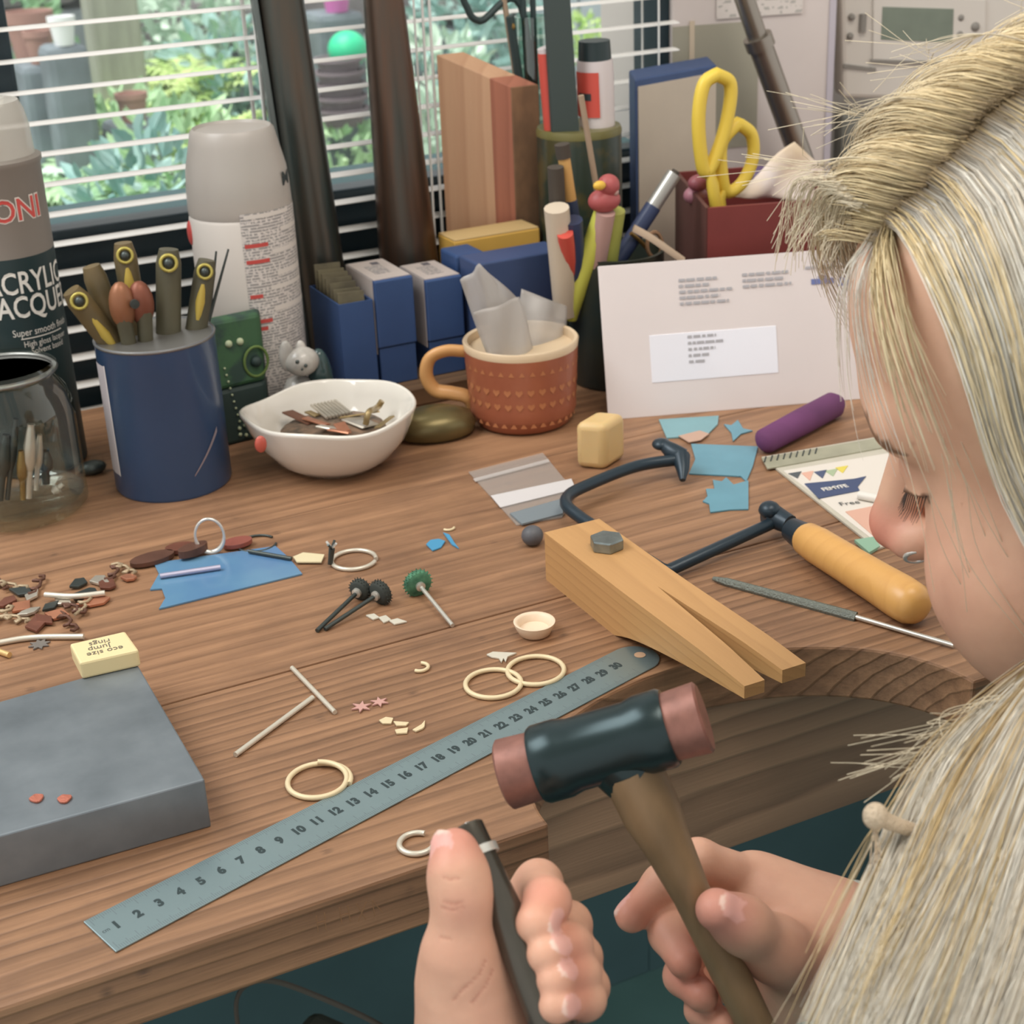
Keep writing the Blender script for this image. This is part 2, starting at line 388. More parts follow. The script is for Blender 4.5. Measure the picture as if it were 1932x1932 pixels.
def bush(name, c, rad, n, leaf, m, label, seed, sq=(1, 1, 1), grp='plants outside the window'):
    r = random.Random(seed); b = MB(); c = Vector(tuple(map(float, c)))
    for k in range(n):
        d = Vector((r.gauss(0, 1), r.gauss(0, 1), r.gauss(0, 1))).normalized() * rad * r.uniform(.5, 1) ** .5
        p = c + Vector((d.x * sq[0], d.y * sq[1], d.z * sq[2])); q = (d.normalized() + Vector((r.uniform(-.7, .7), r.uniform(-.7, .7), r.uniform(-.3, .7)))).normalized()
        sd = q.cross(Vector((r.uniform(-1, 1), r.uniform(-1, 1), r.uniform(-1, 1)))).normalized(); nn = q.cross(sd); L = leaf * r.uniform(.6, 1.2)
        b.add([p, p + q * L * .35 + sd * L * .26 + nn * L * .05, p + q * L * .75 + sd * L * .18, p + q * L - nn * L * .12, p + q * L * .75 - sd * L * .18, p + q * L * .35 - sd * L * .26 + nn * L * .05],
              [(0, 1, 2), (0, 2, 3), (0, 3, 4), (0, 4, 5)])
    for k in range(9):
        a = r.uniform(0, 6.28); b.tube([c + Vector((0, 0, -rad * sq[2])), c + Vector((math.cos(a) * rad * .5 * sq[0], math.sin(a) * rad * .5 * sq[1], r.uniform(0, .5) * rad))], .006, 4)
    o = b.build(name, m); return tag(o, label, 'plant', grp)
PL = [  # pixel it grows at, distance, size, kind, label
    (70, 215, 2.9, .15, 'f', L_dark, 'dark green fern growing under the terracotta flowerpots'), (60, 320, 2.5, .17, 'f', L_mid, 'mid green fern at the lower left corner of the glass'),
    (140, 300, 2.6, .16, 'f', L_pale, 'pale feathery fern right of the lower left one'), (150, 400, 2.2, .15, 'f', L_dark, 'dark fern low against the glass, left of centre'),
    (215, 350, 2.4, .16, 'f', L_mid, 'mid green fern above the low dark fern'), (235, 425, 2.1, .14, 'f', L_dark, 'dark fern at the very bottom of the glass'), (300, 420, 2.15, .12, 'b', L_teal, 'blue green leafy plant at the foot of the window'),
    (300, 190, 2.9, .16, 'f', L_lime, 'upper left lime green fern in the middle of the garden'), (370, 130, 3.0, .17, 'f', L_lime, 'tall lime green fern in the middle of the garden'), (330, 260, 2.7, .15, 'f', L_lime, 'lower lime green fern in the middle of the garden'), (390, 230, 2.8, .13, 'f', L_lime, 'lime green fern nearest the left steel mandrel'),
    (250, 290, 2.7, .10, 'b', L_mid, 'small green bush left of the lower lime fern'), (355, 350, 2.4, .12, 'b', L_mid, 'small green bush below the lime ferns'), (430, 160, 3.1, .12, 'b', L_teal, 'blue green bush right of the tall lime fern'), (450, 240, 2.9, .10, 'b', L_teal, 'blue green bush low beside the left steel mandrel'),
    (310, 20, 3.4, .12, 'b', L_pale, 'pale bush against the wall beside the timber post'), (400, 30, 3.4, .12, 'b', L_pale, 'pale bush at the top, left of the left mandrel'), (15, 80, 3.3, .11, 'b', L_dark, 'dark bush at the far left of the window'), (160, 180, 3.2, .09, 'b', L_dark, 'dark bush at the foot of the timber post'),
    (640, 330, 2.6, .09, 'b', L_mid, 'green bush seen between the two steel mandrels'), (620, 260, 2.9, .08, 'b', L_dark, 'dark bush behind the stacked flowerpots'), (660, 380, 2.4, .08, 'f', L_mid, 'fern low between the two steel mandrels'),
    (815, 180, 3.0, .13, 'b', L_pale, 'upper pale green bush left of the wooden block'), (825, 290, 2.7, .11, 'b', L_pale, 'lower pale green bush left of the wooden block'), (880, 60, 3.2, .12, 'b', L_teal, 'blue green bush behind the left of the brush bottle'), (970, 60, 3.2, .12, 'b', L_teal, 'blue green bush behind the right of the brush bottle'), (1100, 72, 3.0, .05, 'b', L_lime, 'small lime green tuft above the black capped tubes')]
for k, (px, py, Yd, sz, kd, m, lb) in enumerate(PL):
    if kd == 'f': fern('fern', W(px, py, Yd) + (0, 0, -sz * .35), sz, 38, m, lb, 40 + k)
    else: bush('shrub', W(px, py, Yd), sz, 240, sz * .34, m, lb, 40 + k)
M_terra = mat('terracotta', (176, 138, 128), .85, var=.2, scale=20)
M_terra2 = mat('weathered_terracotta', (138, 126, 134), .85, var=.25, scale=20)
def pot(name, c, r, h, m, label, cat='flowerpot', grp=None):
    o = MB().lathe([(r * .68, 0), (r * .9, h * .78), (r * .9, h * .8), (r, h * .8), (r, h), (r * .88, h), (r * .8, h * .8), (r * .6, h * .12), (0, h * .1)], tuple(map(float, c)), 28).build(name, m, smooth=35)
    tag(o, label, cat, grp)
    if grp is None:
        p_ = MB().box((c[0] - r * 1.6, c[1] - r * .9, -.5), (c[0] + r * 1.5, c[1] + r * 2.5, float(c[2]))).build('stone_plinth', STONE[1], bevel=.012); tag(p_, 'rough stone plinth under the ' + label, 'plinth')
    return o
pot('terracotta_pot', W(55, 45, 2.7) + (0, 0, -.07), .040, .09, M_terra, 'wide terracotta flowerpot high at the left of the garden')
pot('terracotta_pot', W(72, 82, 2.6) + (0, 0, -.03), .022, .05, M_terra, 'small terracotta flowerpot below the wide one')
pot('white_pot', W(122, 85, 2.5) + (0, 0, -.0), .021, .042, mat('white_glazed_pot', (240, 244, 246), .3), 'small white glazed flowerpot beside the terracotta pots')
pot('terracotta_pot', W(250, 205, 2.55) + (0, 0, -.02), .026, .045, M_terra, 'terracotta flowerpot half hidden by the lime green fern')
pot('pink_pot', W(636, 22, 2.7) + (0, 0, -.0), .028, .05, mat('pink_plastic_pot', (214, 120, 190), .4), 'pink plastic flowerpot between the two tapered bars')
for k in range(5):
    pot('stacked_pot', W(648, 225, 2.6) + (0, 0, .021 * k - .01), .046 - .0008 * k, .03, M_terra2, 'weathered flowerpot, number %s from the bottom of the stack' % ('one', 'two', 'three', 'four', 'five')[k], grp='stacked flowerpots')
o = MB().ball(W(656, 93, 2.6), .034, 20, 14, (1, 1, .92)).build('garden_ball', mat('turquoise_plastic', (60, 214, 160), .35), smooth=180); tag(o, 'bright turquoise ball on top of the stacked flowerpots', 'ball')
c = W(225, 130, 2.9)
o = MB().box((c[0] - .045, 2.88, -.5), (c[0] + .045, 2.94, .5)).build('timber_post', mat('weathered_timber', (170, 174, 160), .85, var=.25, scale=10, stretch=(8, 8, 1)), bevel=.008); tag(o, 'weathered pale timber post standing in the garden', 'post')
M_pale = mat('pale_painted_fence', (190, 204, 214), .7, var=.12, scale=10)
fn_ = thing('garden_fence', (W(1150, 40, 3.3)[0], 3.3, -.5), 'pale blue painted board fence beyond the right of the blind', 'fence')
x = float(W(1010, 40, 3.3)[0])
for k in range(9):
    MB().box((x + k * .12, 3.3, -.5), (x + k * .12 + .112, 3.32, .5)).build('board', M_pale, fn_, bevel=.004)
MB().box((x, 3.32, .1), (x + 1.08, 3.36, .16)).build('rail', M_pale, fn_, bevel=.003)

# ================================================================== the jeweller's bench
bench = thing('workbench', (.4, .84, -.85), "jeweller's wooden workbench of broad planks with a curved cut-out at the front", 'workbench')
FE = .5115; TH = .031
CX, CA, CB = .3795, .1203, .088      # the cut-out: half an ellipse taken out of the front edge
def W_(name, ya, za, **k):
    kw = dict(light=(160, 121, 90), dark=(112, 80, 58), ring=.0078, axis=(ya, za), blotch=(122, 90, 68), rough=.5); kw.update(k)
    return wood_mat(name, **kw)
def plank(y0, y1, m, cut=False):
    b = MB(); e = .00035
    if cut:
        poly = [(-.6, y0), (CX - CA, y0)]
        for k in range(1, 60):
            a = math.pi * (1 - k / 60); poly.append((CX + CA * math.cos(a), y0 + CB * math.sin(a)))
        poly += [(CX + CA, y0), (1.25, y0), (1.25, y1 - e), (-.6, y1 - e)]
    else: poly = [(-.6, y0 + e), (1.25, y0 + e), (1.25, y1 - e), (-.6, y1 - e)]
    b.prism(poly, -TH, 0)
    return b.build('plank', m, bench, bevel=.0016 if cut else .0007, bseg=2)
plank(FE, .700, W_('pine_plank_front', .47, -.075, ring=.0068, warp=.003, dark=(98, 69, 48), bump=.45, contrast=.85), True)
plank(.700, .8895, W_('pine_plank_second', .86, -.045, ring=.011, warp=.006, contrast=.65))
plank(.8895, 1.03, W_('pine_plank_third', .93, -.05, ring=.012, warp=.007, contrast=.6))
plank(1.03, 1.165, W_('pine_plank_back', 1.15, -.05, ring=.010, warp=.006, contrast=.6))
M_rail = wood_mat('dark_pine_rail', (172, 138, 110), (122, 96, 76), ring=.0075, axis=(.66, -.10), rough=.6, bump=.5)
MB().box((.272, .601, -.128), (1.2, .62, -TH)).build('front_rail', M_rail, bench, bevel=.001)
for x, y in ((-.5, .66), (1.12, .66), (-.5, 1.06), (1.12, 1.06)):
    MB().box((x, y, -.85), (x + .07, y + .07, -TH)).build('leg', M_rail, bench, bevel=.003)

# faint letters scratched into the front edge
b = MB()
for x0, y0, x1, y1 in ((597, 1728, 600, 1758), (612, 1722, 615, 1754), (597, 1742, 613, 1737), (640, 1712, 645, 1744), (656, 1708, 661, 1740), (641, 1728, 658, 1723), (672, 1705, 690, 1735), (691, 1701, 676, 1738), (702, 1698, 707, 1728), (702, 1698, 722, 1722)):
    b.tube([W(x0, y0, .51155), W(x1, y1, .51155)], .00025, 4)
b.build('scratched_letters', mat('pale_scratch', (150, 112, 80), .8), bench)
# ---- bench pin with its bolt
M_pin = wood_mat('beech_pin', (196, 150, 98), (168, 124, 78), ring=.006, axis=(.37, -.02), along='Y', rough=.5, bump=.15, contrast=.5)
PX0, PX1, PYB, PYT, SPL = .3703, .4062, .7232, .527, .632
pin = thing('bench_pin', (.388, .66, 0), 'pale beech bench pin with a forked end, bolted over the cut-out', 'bench pin')
def zb(y): return 0.0 if y > .642 else .0215 * ((.642 - y) / (.642 - PYT)) ** .62
xm_ = .3895; ys = [PYB + (.645 - PYB) * k / 4 for k in range(5)] + [.645 + (PYT - .001 - .645) * k / 16 for k in range(1, 17)]
def lerp(a, b_, t): return a + (b_ - a) * t
tq = lambda y: max(0, (SPL - y) / (SPL - PYT))
outl = [(lerp(PX0, PX0 + .0012, tq(y)), y) for y in ys] + [(lerp(xm_, .3830, tq(y)), y) for y in ys[::-1] if y < SPL] + [(xm_, SPL)] + [(lerp(xm_, .3952, tq(y)), y + .003 * tq(y)) for y in ys if y < SPL] + [(lerp(PX1, .4088, tq(y)), y + .003 * tq(y)) for y in ys[::-1]]
n = len(outl); v = [(x, y, zb(y)) for x, y in outl] + [(x, y, .030 - .0016 * max(0, (.56 - y) / .033)) for x, y in outl]
# bottom and top as strips between matching stations
f = [(i, (i + 1) % n, n + (i + 1) % n, n + i) for i in range(n)]
f = [q[::-1] for q in f]; f += [tuple(range(n, 2 * n))[::-1], tuple(range(n))]
f = [q[::-1] for q in f]
f = [q[::-1] for q in f[:-2]] + [tuple(range(n, 2 * n)), tuple(range(n))[::-1]]
b = MB().add(v, f)
import bmesh as _bm
o = b.build('forked_block', M_pin, pin)
t_ = _bm.new(); t_.from_mesh(o.data); _bm.ops.triangulate(t_, faces=[q for q in t_.faces if len(q.verts) > 4]); _bm.ops.recalc_face_normals(t_, faces=t_.faces); t_.to_mesh(o.data); t_.free()
c = G(1145, 1024, .033)
M_zinc = mat('zinc_plated_steel', (150, 160, 160), .38, .85, var=.3, scale=150)
b = MB().prism([(c[0] + .0098 * math.cos(math.radians(60 * k + 12)), c[1] + .0098 * math.sin(math.radians(60 * k + 12))) for k in range(6)], .030, .0365)
b.build('hex_bolt', M_zinc, pin, bevel=.0008)
# ================================================================== things along the back of the bench
def glass_mat(name, col, base=.06, edge=.75, rough=.03):
    if name in MATS: return MATS[name]
    m = bpy.data.materials.new(name); N, L = nodes(m); out = N['Material Output']; N.remove(N['Principled BSDF'])
    lw = N.new('ShaderNodeLayerWeight'); lw.inputs[0].default_value = .45
    mr = N.new('ShaderNodeMapRange'); mr.inputs[3].default_value = base; mr.inputs[4].default_value = edge; L.new(lw.outputs['Facing'], mr.inputs[0])
    tr = N.new('ShaderNodeBsdfTransparent'); tr.inputs[0].default_value = lin(col) + (1,)
    gl = N.new('ShaderNodeBsdfGlossy'); gl.inputs['Roughness'].default_value = rough; gl.inputs[0].default_value = (.85, .9, .88, 1)
    mx = N.new('ShaderNodeMixShader'); L.new(mr.outputs[0], mx.inputs[0]); L.new(tr.outputs[0], mx.inputs[1]); L.new(gl.outputs[0], mx.inputs[2]); L.new(mx.outputs[0], out.inputs[0])
    MATS[name] = m; return m
def film_mat(name, col, alpha, rough=.3):
    return mat(name, col, rough, alpha=alpha, spec=.6)
def print_mat(name, paper, ink, row=.0022, xs=500.0, cover=.5, ax='Z'):
    """rows of small illegible print"""
    if name in MATS: return MATS[name]
    m = bpy.data.materials.new(name); N, L = nodes(m); b = N['Principled BSDF']; b.inputs['Roughness'].default_value = .45
    tc = N.new('ShaderNodeTexCoord'); mp = N.new('ShaderNodeMapping'); L.new(tc.outputs['Object'], mp.inputs[0])
    s = [xs, xs, xs]; s['XYZ'.index(ax)] = 1.0 / row; mp.inputs['Scale'].default_value = s
    sp = N.new('ShaderNodeSeparateXYZ'); L.new(mp.outputs[0], sp.inputs[0])
    fr = N.new('ShaderNodeMath'); fr.operation = 'FRACT'; L.new(sp.outputs[ax], fr.inputs[0])
    gt = N.new('ShaderNodeMath'); gt.operation = 'GREATER_THAN'; gt.inputs[1].default_value = .38; L.new(fr.outputs[0], gt.inputs[0])
    n = N.new('ShaderNodeTexNoise'); n.inputs['Scale'].default_value = 1.0; n.inputs['Detail'].default_value = 0; L.new(mp.outputs[0], n.inputs['Vector'])
    g2 = N.new('ShaderNodeMath'); g2.operation = 'GREATER_THAN'; g2.inputs[1].default_value = cover; L.new(n.outputs['Fac'], g2.inputs[0])
    mu = N.new('ShaderNodeMath'); mu.operation = 'MULTIPLY'; L.new(gt.outputs[0], mu.inputs[0]); L.new(g2.outputs[0], mu.inputs[1])
    mx = N.new('ShaderNodeMix'); mx.data_type = 'RGBA'; L.new(mu.outputs[0], mx.inputs[0]); mx.inputs[6].default_value = lin(paper) + (1,); mx.inputs[7].default_value = lin(ink) + (1,)
    L.new(mx.outputs[2], b.inputs['Base Color']); MATS[name] = m; return m
def cyl_text(body, size, c, r, z, ang, m, parent, name='lettering', bold=0.0, sx=1.0, tilt=0.0):
    """lettering wrapped round an upright cylinder, ang = offset (deg) from the side that faces the room"""
    v, f = text_mesh(body, size, 'CENTER', bold, sx)
    th0 = math.atan2(CAM[1] - c[1], CAM[0] - c[0]) + math.radians(ang)
    out = []
    for x, y, _ in v:
        th = th0 + x / r; out.append((c[0] + (r + .0003) * math.cos(th), c[1] + (r + .0003) * math.sin(th), z + y + x * tilt))
    return MB().add(out, f).build(name, m, parent)
def cyl_patch(c, r, z0, z1, a0, a1, m, parent, name, n=24, off=.00025):
    th0 = math.atan2(CAM[1] - c[1], CAM[0] - c[0]); b = MB()
    def fn(u, v): th = th0 + math.radians(a0 + (a1 - a0) * u); return (c[0] + (r + off) * math.cos(th), c[1] + (r + off) * math.sin(th), z0 + (z1 - z0) * v)
    b.grid(fn, n, 1); return b.build(name, m, parent, smooth=180)

M_black = mat('satin_black_paint', (38, 56, 58), .4, var=.1, scale=20)
M_white_ink = mat('white_print', (226, 222, 214), .5)
M_red_ink = mat('red_print', (196, 78, 72), .5)
M_grey_band = mat('warm_grey_paint', (138, 130, 122), .45, .2)
M_dark_ink = mat('dark_print', (52, 62, 64), .5)
# ---- black lacquer spray can, clear cap
cy = 1.072; cx = float(W(12, 500, cy)[0]); r = .0325
z1 = float(zat(cx, cy, 470)); z2 = float(zat(cx, cy, 300)); z3 = float(zat(cx, cy, 192))
can = thing('spray_can', (cx, cy, 0), 'black and grey acrylic lacquer spray can with a clear cap, at the far left', 'spray can', 'spray cans')
MB().lathe([(r * .9, 0), (r, .003), (r, z1)], (cx, cy, 0), 48).build('body', M_black, can, smooth=40)
MB().lathe([(r, z1), (r, z2 - .004), (r * 1.04, z2 - .002), (r * 1.04, z2 + .001), (r * .9, z2 + .003)], (cx, cy, 0), 48).build('grey_band', M_grey_band, can, smooth=40)
MB().lathe([(r * .93, z2), (r * .9, z2 + .02), (r * .84, z3 - .006), (r * .76, z3), (r * .5, z3 + .001), (r * .45, z3 - .004), (0, z3 - .004)], (cx, cy, 0), 48).build('clear_cap', mat('clear_cap_plastic', (205, 200, 190), .25, alpha=.62), can, smooth=40)
MB().lathe([(.004, z2), (.006, z2 + .012), (.006, z2 + .02), (.002, z2 + .022), (0, z2 + .022)], (cx, cy, 0), 20).build('nozzle', mat('cream_nozzle', (200, 190, 175), .4), can, smooth=40)
zz = lambda py: float(zat(cx, cy - r, py))
cyl_text('ACRYLIC', .0205, (cx, cy), r, zz(537), 26, M_white_ink, can, bold=.0003, sx=.74)
cyl_text('LACQUER', .0205, (cx, cy), r, zz(582), 28, M_white_ink, can, bold=.0003, sx=.74)
cyl_text('Super smooth finish', .0068, (cx, cy), r, zz(628), 32, M_white_ink, can, sx=.8)
cyl_patch((cx, cy), r, zz(640), zz(638), 2, 58, M_white_ink, can, 'print_rule')
cyl_text('High gloss lacquer', .0058, (cx, cy), r, zz(650), 34, M_white_ink, can, sx=.8)
cyl_text('Solvent based', .0058, (cx, cy), r, zz(664), 34, M_white_ink, can, sx=.8)
cyl_text('IONI', .020, (cx, cy), r, zz(402), 20, mat('pale_outline_print', (215, 205, 195), .5), can, bold=.0011, sx=.95)
v, f = text_mesh('IONI', .020, 'CENTER', .0002, .95)
th0 = math.atan2(CAM[1] - cy, CAM[0] - cx) + math.radians(20)
MB().add([(cx + (r + .0006) * math.cos(th0 + a[0] / r), cy + (r + .0006) * math.sin(th0 + a[0] / r), zz(402) + a[1]) for a in v], f).build('lettering', M_red_ink, can)

# ---- white spray can, frosted cap
cy = 1.09; cx = float(W(470, 540, cy)[0]); r = .0372
z1 = float(zat(cx, cy, 388)); z2 = float(zat(cx, cy, 238)); zc = .004
can = thing('spray_can', (cx, cy, 0), 'white spray can with a frosted grey cap and a panel of small print', 'spray can', 'spray cans')
M_can_white = mat('white_can_paint', (216, 208, 200), .4)
MB().lathe([(r * .92, 0), (r, .004), (r, z1 - .006), (r * .97, z1 - .002), (r * .9, z1)], (cx, cy, 0), 56).build('body', M_can_white, can, smooth=40)
M_frost = mat('frosted_cap_plastic', (206, 198, 190), .35, spec=.5, trans=.45)
MB().lathe([(r * .99, z1 - .003), (r * 1.0, z1), (r * .985, z1 + .016), (r * .955, z1 + .028), (r * .84, z2 - .010), (r * .79, z2 - .002), (r * .74, z2), (r * .70, z2 - .002), (0, z2 - .0045)], (cx, cy, 0), 56).build('frosted_cap', M_frost, can, smooth=40)
zz = lambda py: float(zat(cx, cy - r, py))
cyl_patch((cx, cy), r, .006, zz(402), -2, 88, print_mat('small_grey_print', (214, 206, 200), (150, 146, 144), .0021, 600, .42), can, 'label_panel')
for py, a0, a1 in ((462, 0, 26), (492, 0, 26), (557, 0, 14), (604, 0, 22), (618, 0, 16), (408, 2, 60)):
    cyl_patch((cx, cy), r, zz(py) - .0016, zz(py) + .0012, a0, a1, M_red_ink if py != 408 else M_can_white, can, 'printed_heading', 8, .0005)
for py, a0, a1 in ((478, 30, 80), (520, 34, 80), (545, 24, 80), (585, 26, 84), (440, 44, 82)):
    cyl_patch((cx, cy), r, zz(py) - .0018, zz(py) + .0016, a0, a1, M_can_white, can, 'printed_gap', 8, .0005)
th0 = math.atan2(CAM[1] - cy, CAM[0] - cx) - math.radians(82)
MB().ball((cx + r * math.cos(th0), cy + r * math.sin(th0), zz(448)), .009, 12, 8, (.25, .6, 1)).build('red_badge', M_red_ink, can, smooth=180)
cyl_text('M', .013, (cx, cy), r * .985, float(zat(cx, cy - r, 352)), 66, M_dark_ink, can, 'lettering', .0004, 1.2)

# ---- two tapered steel bars leaning by the window
def mandrel(name, pb, rb, pt, rt, m, label, flat=None):
    pb, pt = Vector(tuple(map(float, pb))), Vector(tuple(map(float, pt)))
    ax = (pt - pb).normalized(); o = thing(name, pb, label, 'mandrel', 'tapered steel mandrels')
    q = ax.to_track_quat('Z', 'Y').to_matrix().to_4x4(); M = Matrix.Translation(pb) @ q; L = (pt - pb).length
    MB().lathe([(rb * .96, 0), (rb, .003), (rb, .02), (rt, L - .004), (rt * .9, L)], (0, 0, 0), 40, M).build('tapered_shaft', m, o, smooth=30)
    return o, M, L
M_iron = mat('dark_steel_reflection', (64, 74, 72), .32, .75, col2=(92, 78, 66), scale=14, stretch=(6, 6, .6))  # brown streaks are reflections painted into the steel colour
MY = 1.138
pb = W(632, 690, MY); pb[2] = 0; pt = W(512, -120, MY + .012)
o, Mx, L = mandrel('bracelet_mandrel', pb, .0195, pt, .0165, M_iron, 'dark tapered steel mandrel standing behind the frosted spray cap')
b = MB(); b.box((.0172, -.008, .01), (.0215, .008, L - .01), Mx @ Matrix.Rotation(math.radians(-62), 4, 'Z')).build('flat_rib', mat('worn_steel_edge', (110, 118, 116), .4, .7), o, bevel=.001)
pb = W(790, 690, MY); pb[2] = 0; pt = W(712, -120, MY + .008)
M_iron2 = mat('steel_brown_reflection', (70, 76, 72), .35, .7, col2=(104, 72, 54), scale=10, stretch=(6, 6, .5))  # second colour paints a brownish reflection onto dark grey steel
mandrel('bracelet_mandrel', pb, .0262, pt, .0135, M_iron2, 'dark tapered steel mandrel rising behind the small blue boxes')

# ---- board and blue boxes with labels
M_board = wood_mat('dark_board_wood', (120, 92, 66), (84, 62, 46), ring=.006, axis=(1.08, -.03), rough=.55)
xl, xr = float(W(640, 700, 1.06)[0]) - .012, .4775
o = MB().box((xl, 1.03, 0), (xr, 1.122, .014)).build('wooden_board', M_board, bevel=.001); tag(o, 'dark wooden board lying under the small blue boxes', 'board')
M_blue = mat('blue_card', (56, 82, 128), .55, var=.12, scale=30)
M_blue2 = mat('blue_card_side', (62, 80, 120), .55, var=.1, scale=30)
M_lab = mat('off_white_label', (190, 178, 172), .6, var=.06, scale=60)
BF = 1.048
def bluebox(x0, x1, y0, y1, zt, label, top_label=True, gap=0.0):
    o = thing('small_blue_box', ((x0 + x1) / 2, (y0 + y1) / 2, .0141), label, 'box', 'small blue boxes')
    zs = .0141 + (zt - .0141) * .36
    MB().box((x0 + .0008, y0 + .0012, .0141), (x1 - .0008, y1, zs)).build('base', M_blue, o, bevel=.0008)
    MB().box((x0, y0, zs + .0006), (x1, y1, zt)).build('lid', M_blue, o, bevel=.0012)
    if top_label:
        b = MB().box((x0 + .001, y0 + .003, zt), (x1 - .001, y1 - .001, zt + .0006)); b.box((x0 - .0005, y0 + .003, zs * .9), (x0, y1 - .002, zt + .0006))
        b.build('paper_label', M_lab, o)
        c = ((x0 + x1) / 2, (y0 + y1) / 2)
        MB().box((c[0] - .007, c[1] - .012, zt + .0006), (c[0] + .006, c[1] + .012, zt + .0008)).build('printed_mark', print_mat('label_print', (186, 176, 170), (128, 122, 124), .002, 500, .45, 'Y'), o)
        MB().box((c[0] + .001, c[1] + .014, zt + .0006), (c[0] + .007, c[1] + .021, zt + .0008)).build('printed_mark', mat('dark_mark', (96, 92, 98), .6), o)
    return o
zt = float(W(708, 532, BF)[2])
bluebox(float(W(706, 540, BF)[0]), float(W(779, 520, BF)[0]), BF, BF + .058, zt, 'small blue box with a white label lid, next to the open blue box')
zt2 = float(W(806, 530, BF)[2])
bluebox(float(W(803, 540, BF)[0]), float(W(872, 520, BF)[0]), BF, BF + .05, zt2, 'small blue box with a white label lid, directly behind the mug handle')
x0, x1 = float(W(640, 590, BF)[0]), float(W(706, 575, BF)[0]) - .001
zt1 = float(W(645, 575, BF)[2])
o = thing('open_blue_box', ((x0 + x1) / 2, BF + .03, .0141), 'open blue card box filled with folded sanding papers', 'box')
b = MB(); y1 = BF + .062; t = .0012
b.box((x0, BF, .0141), (x1, BF + t, zt1)); b.box((x0, y1 - t, .0141), (x1, y1, zt1)); b.box((x0, BF + t, .0141), (x0 + t, y1 - t, zt1)); b.box((x1 - t, BF + t, .0141), (x1, y1 - t, zt1)); b.box((x0 + t, BF + t, .0141), (x1 - t, y1 - t, .016))
b.build('tray', M_blue, o)
M_paper = mat('brown_abrasive_paper', (124, 116, 92), .8, col2=(92, 86, 72), scale=60)
for k in range(7):
    yk = BF + .006 + k * .0076; zk = zt1 + .004 + .0018 * k + rnd.uniform(0, .003)
    q = MB().add([(x0 + .003, yk, .018), (x1 - .003, yk, .018), (x1 - .003, yk + .004, zk), (x0 + .003, yk + .004, zk + .001)], [(0, 1, 2, 3)]).build('sanding_sheet', M_paper, solid=.0018)
    tag(q, 'brown sanding sheet, %s from the front in the open blue box' % ('first', 'second', 'third', 'fourth', 'fifth', 'sixth', 'last')[k], 'sandpaper', 'sanding sheets in the open blue box')
# two more blue boxes at the back, and a yellow one
xa, xb = float(W(893, 500, 1.03)[0]), float(W(1066, 480, 1.03)[0]); zt = float(W(893, 500, 1.03)[2])
o = MB().box((max(xa, .479), 1.03, .0), (xb, 1.062, zt)).build('blue_card_box', M_blue2, bevel=.0015); tag(o, 'long plain blue card box behind the mug and its plastic bags', 'box')
xa2, xb2 = .4785, .503; zt = float(W(850, 482, 1.07)[2])
o = thing('blue_lidded_box', ((xa2 + xb2) / 2, 1.08, 0), 'little blue lidded box between the steel mandrel and the yellow box', 'box')
MB().box((xa2 + .0006, 1.0666, 0), (xb2 - .0006, 1.0954, zt * .7)).build('base', M_blue, o, bevel=.0008)
MB().box((xa2, 1.066, zt * .7), (xb2, 1.096, zt)).build('lid', M_blue, o, bevel=.002)
M_yel = mat('yellow_card', (224, 178, 88), .55, var=.08, scale=30); M_yel_top = mat('faded_yellow_card', (204, 174, 122), .6)
p1 = W(854, 470, 1.15); p2 = W(960, 480, 1.107)
za = float(W(880, 452, 1.1)[2]); xA = float(W(856, 440, 1.1)[0]); xB = float(W(1028, 475, 1.1)[0])
o = thing('yellow_box', ((xA + xB) / 2, 1.115, 0), 'yellow card box on end behind the blue boxes', 'box')
MB().box((xA, 1.1, 0), (xB - .004, 1.131, za - .0005)).build('carton', M_yel, o, bevel=.001)
MB().box((xA + .0006, 1.1006, za - .0005), (xB - .0046, 1.1304, za + .0008)).build('flap', M_yel_top, o, bevel=.0004)

# ---- upright laminated wooden block
c0 = W(966, 166, 1.136); cl = W(823, 103, 1.1665); cr = W(1016, 160, 1.134)
M_blk = wood_mat('laminated_block', (208, 166, 132), (184, 138, 106), ring=.014, axis=(.45, 1.3), along='Z', rough=.5, bump=.15, contrast=.7)
M_blk_end = mat('spalted_end_grain', (150, 114, 84), .7, col2=(110, 84, 64), scale=55, stretch=(1, 1, .5))
M_strip = wood_mat('redder_strip', (176, 112, 88), (156, 96, 74), ring=.01, axis=(.45, 1.3), along='Z', rough=.5, bump=.1)
def up(p, z): return (float(p[0]), float(p[1]), z)
blk = thing('wooden_block', ((c0[0] + cl[0]) / 2 + .01, (c0[1] + cl[1]) / 2, 0), 'tall upright laminated wooden block with a sloping top', 'wood block')
cb = cl + (cr - c0); mid = c0 + (cl - c0) * .30; midb = cr + (cb - cr) * .30; e9 = c0 + (cl - c0) * .02; e9b = cr + (cb - cr) * .02
MB().hexa([up(mid, 0), up(midb, 0), up(cb, 0), up(cl, 0)], [tuple(mid), tuple(midb), tuple(cb), tuple(cl)]).build('pale_lamination', M_blk, blk, bevel=.0006)
MB().hexa([up(e9, 0), up(e9b, 0), up(midb, 0), up(mid, 0)], [tuple(e9), tuple(e9b), tuple(midb), tuple(mid)]).build('red_lamination', M_strip, blk, bevel=.0005)
MB().hexa([up(c0, 0), up(cr, 0), up(e9b, 0), up(e9, 0)], [tuple(c0), tuple(cr), tuple(e9b), tuple(e9)]).build('end_face', M_blk_end, blk, bevel=.0005)

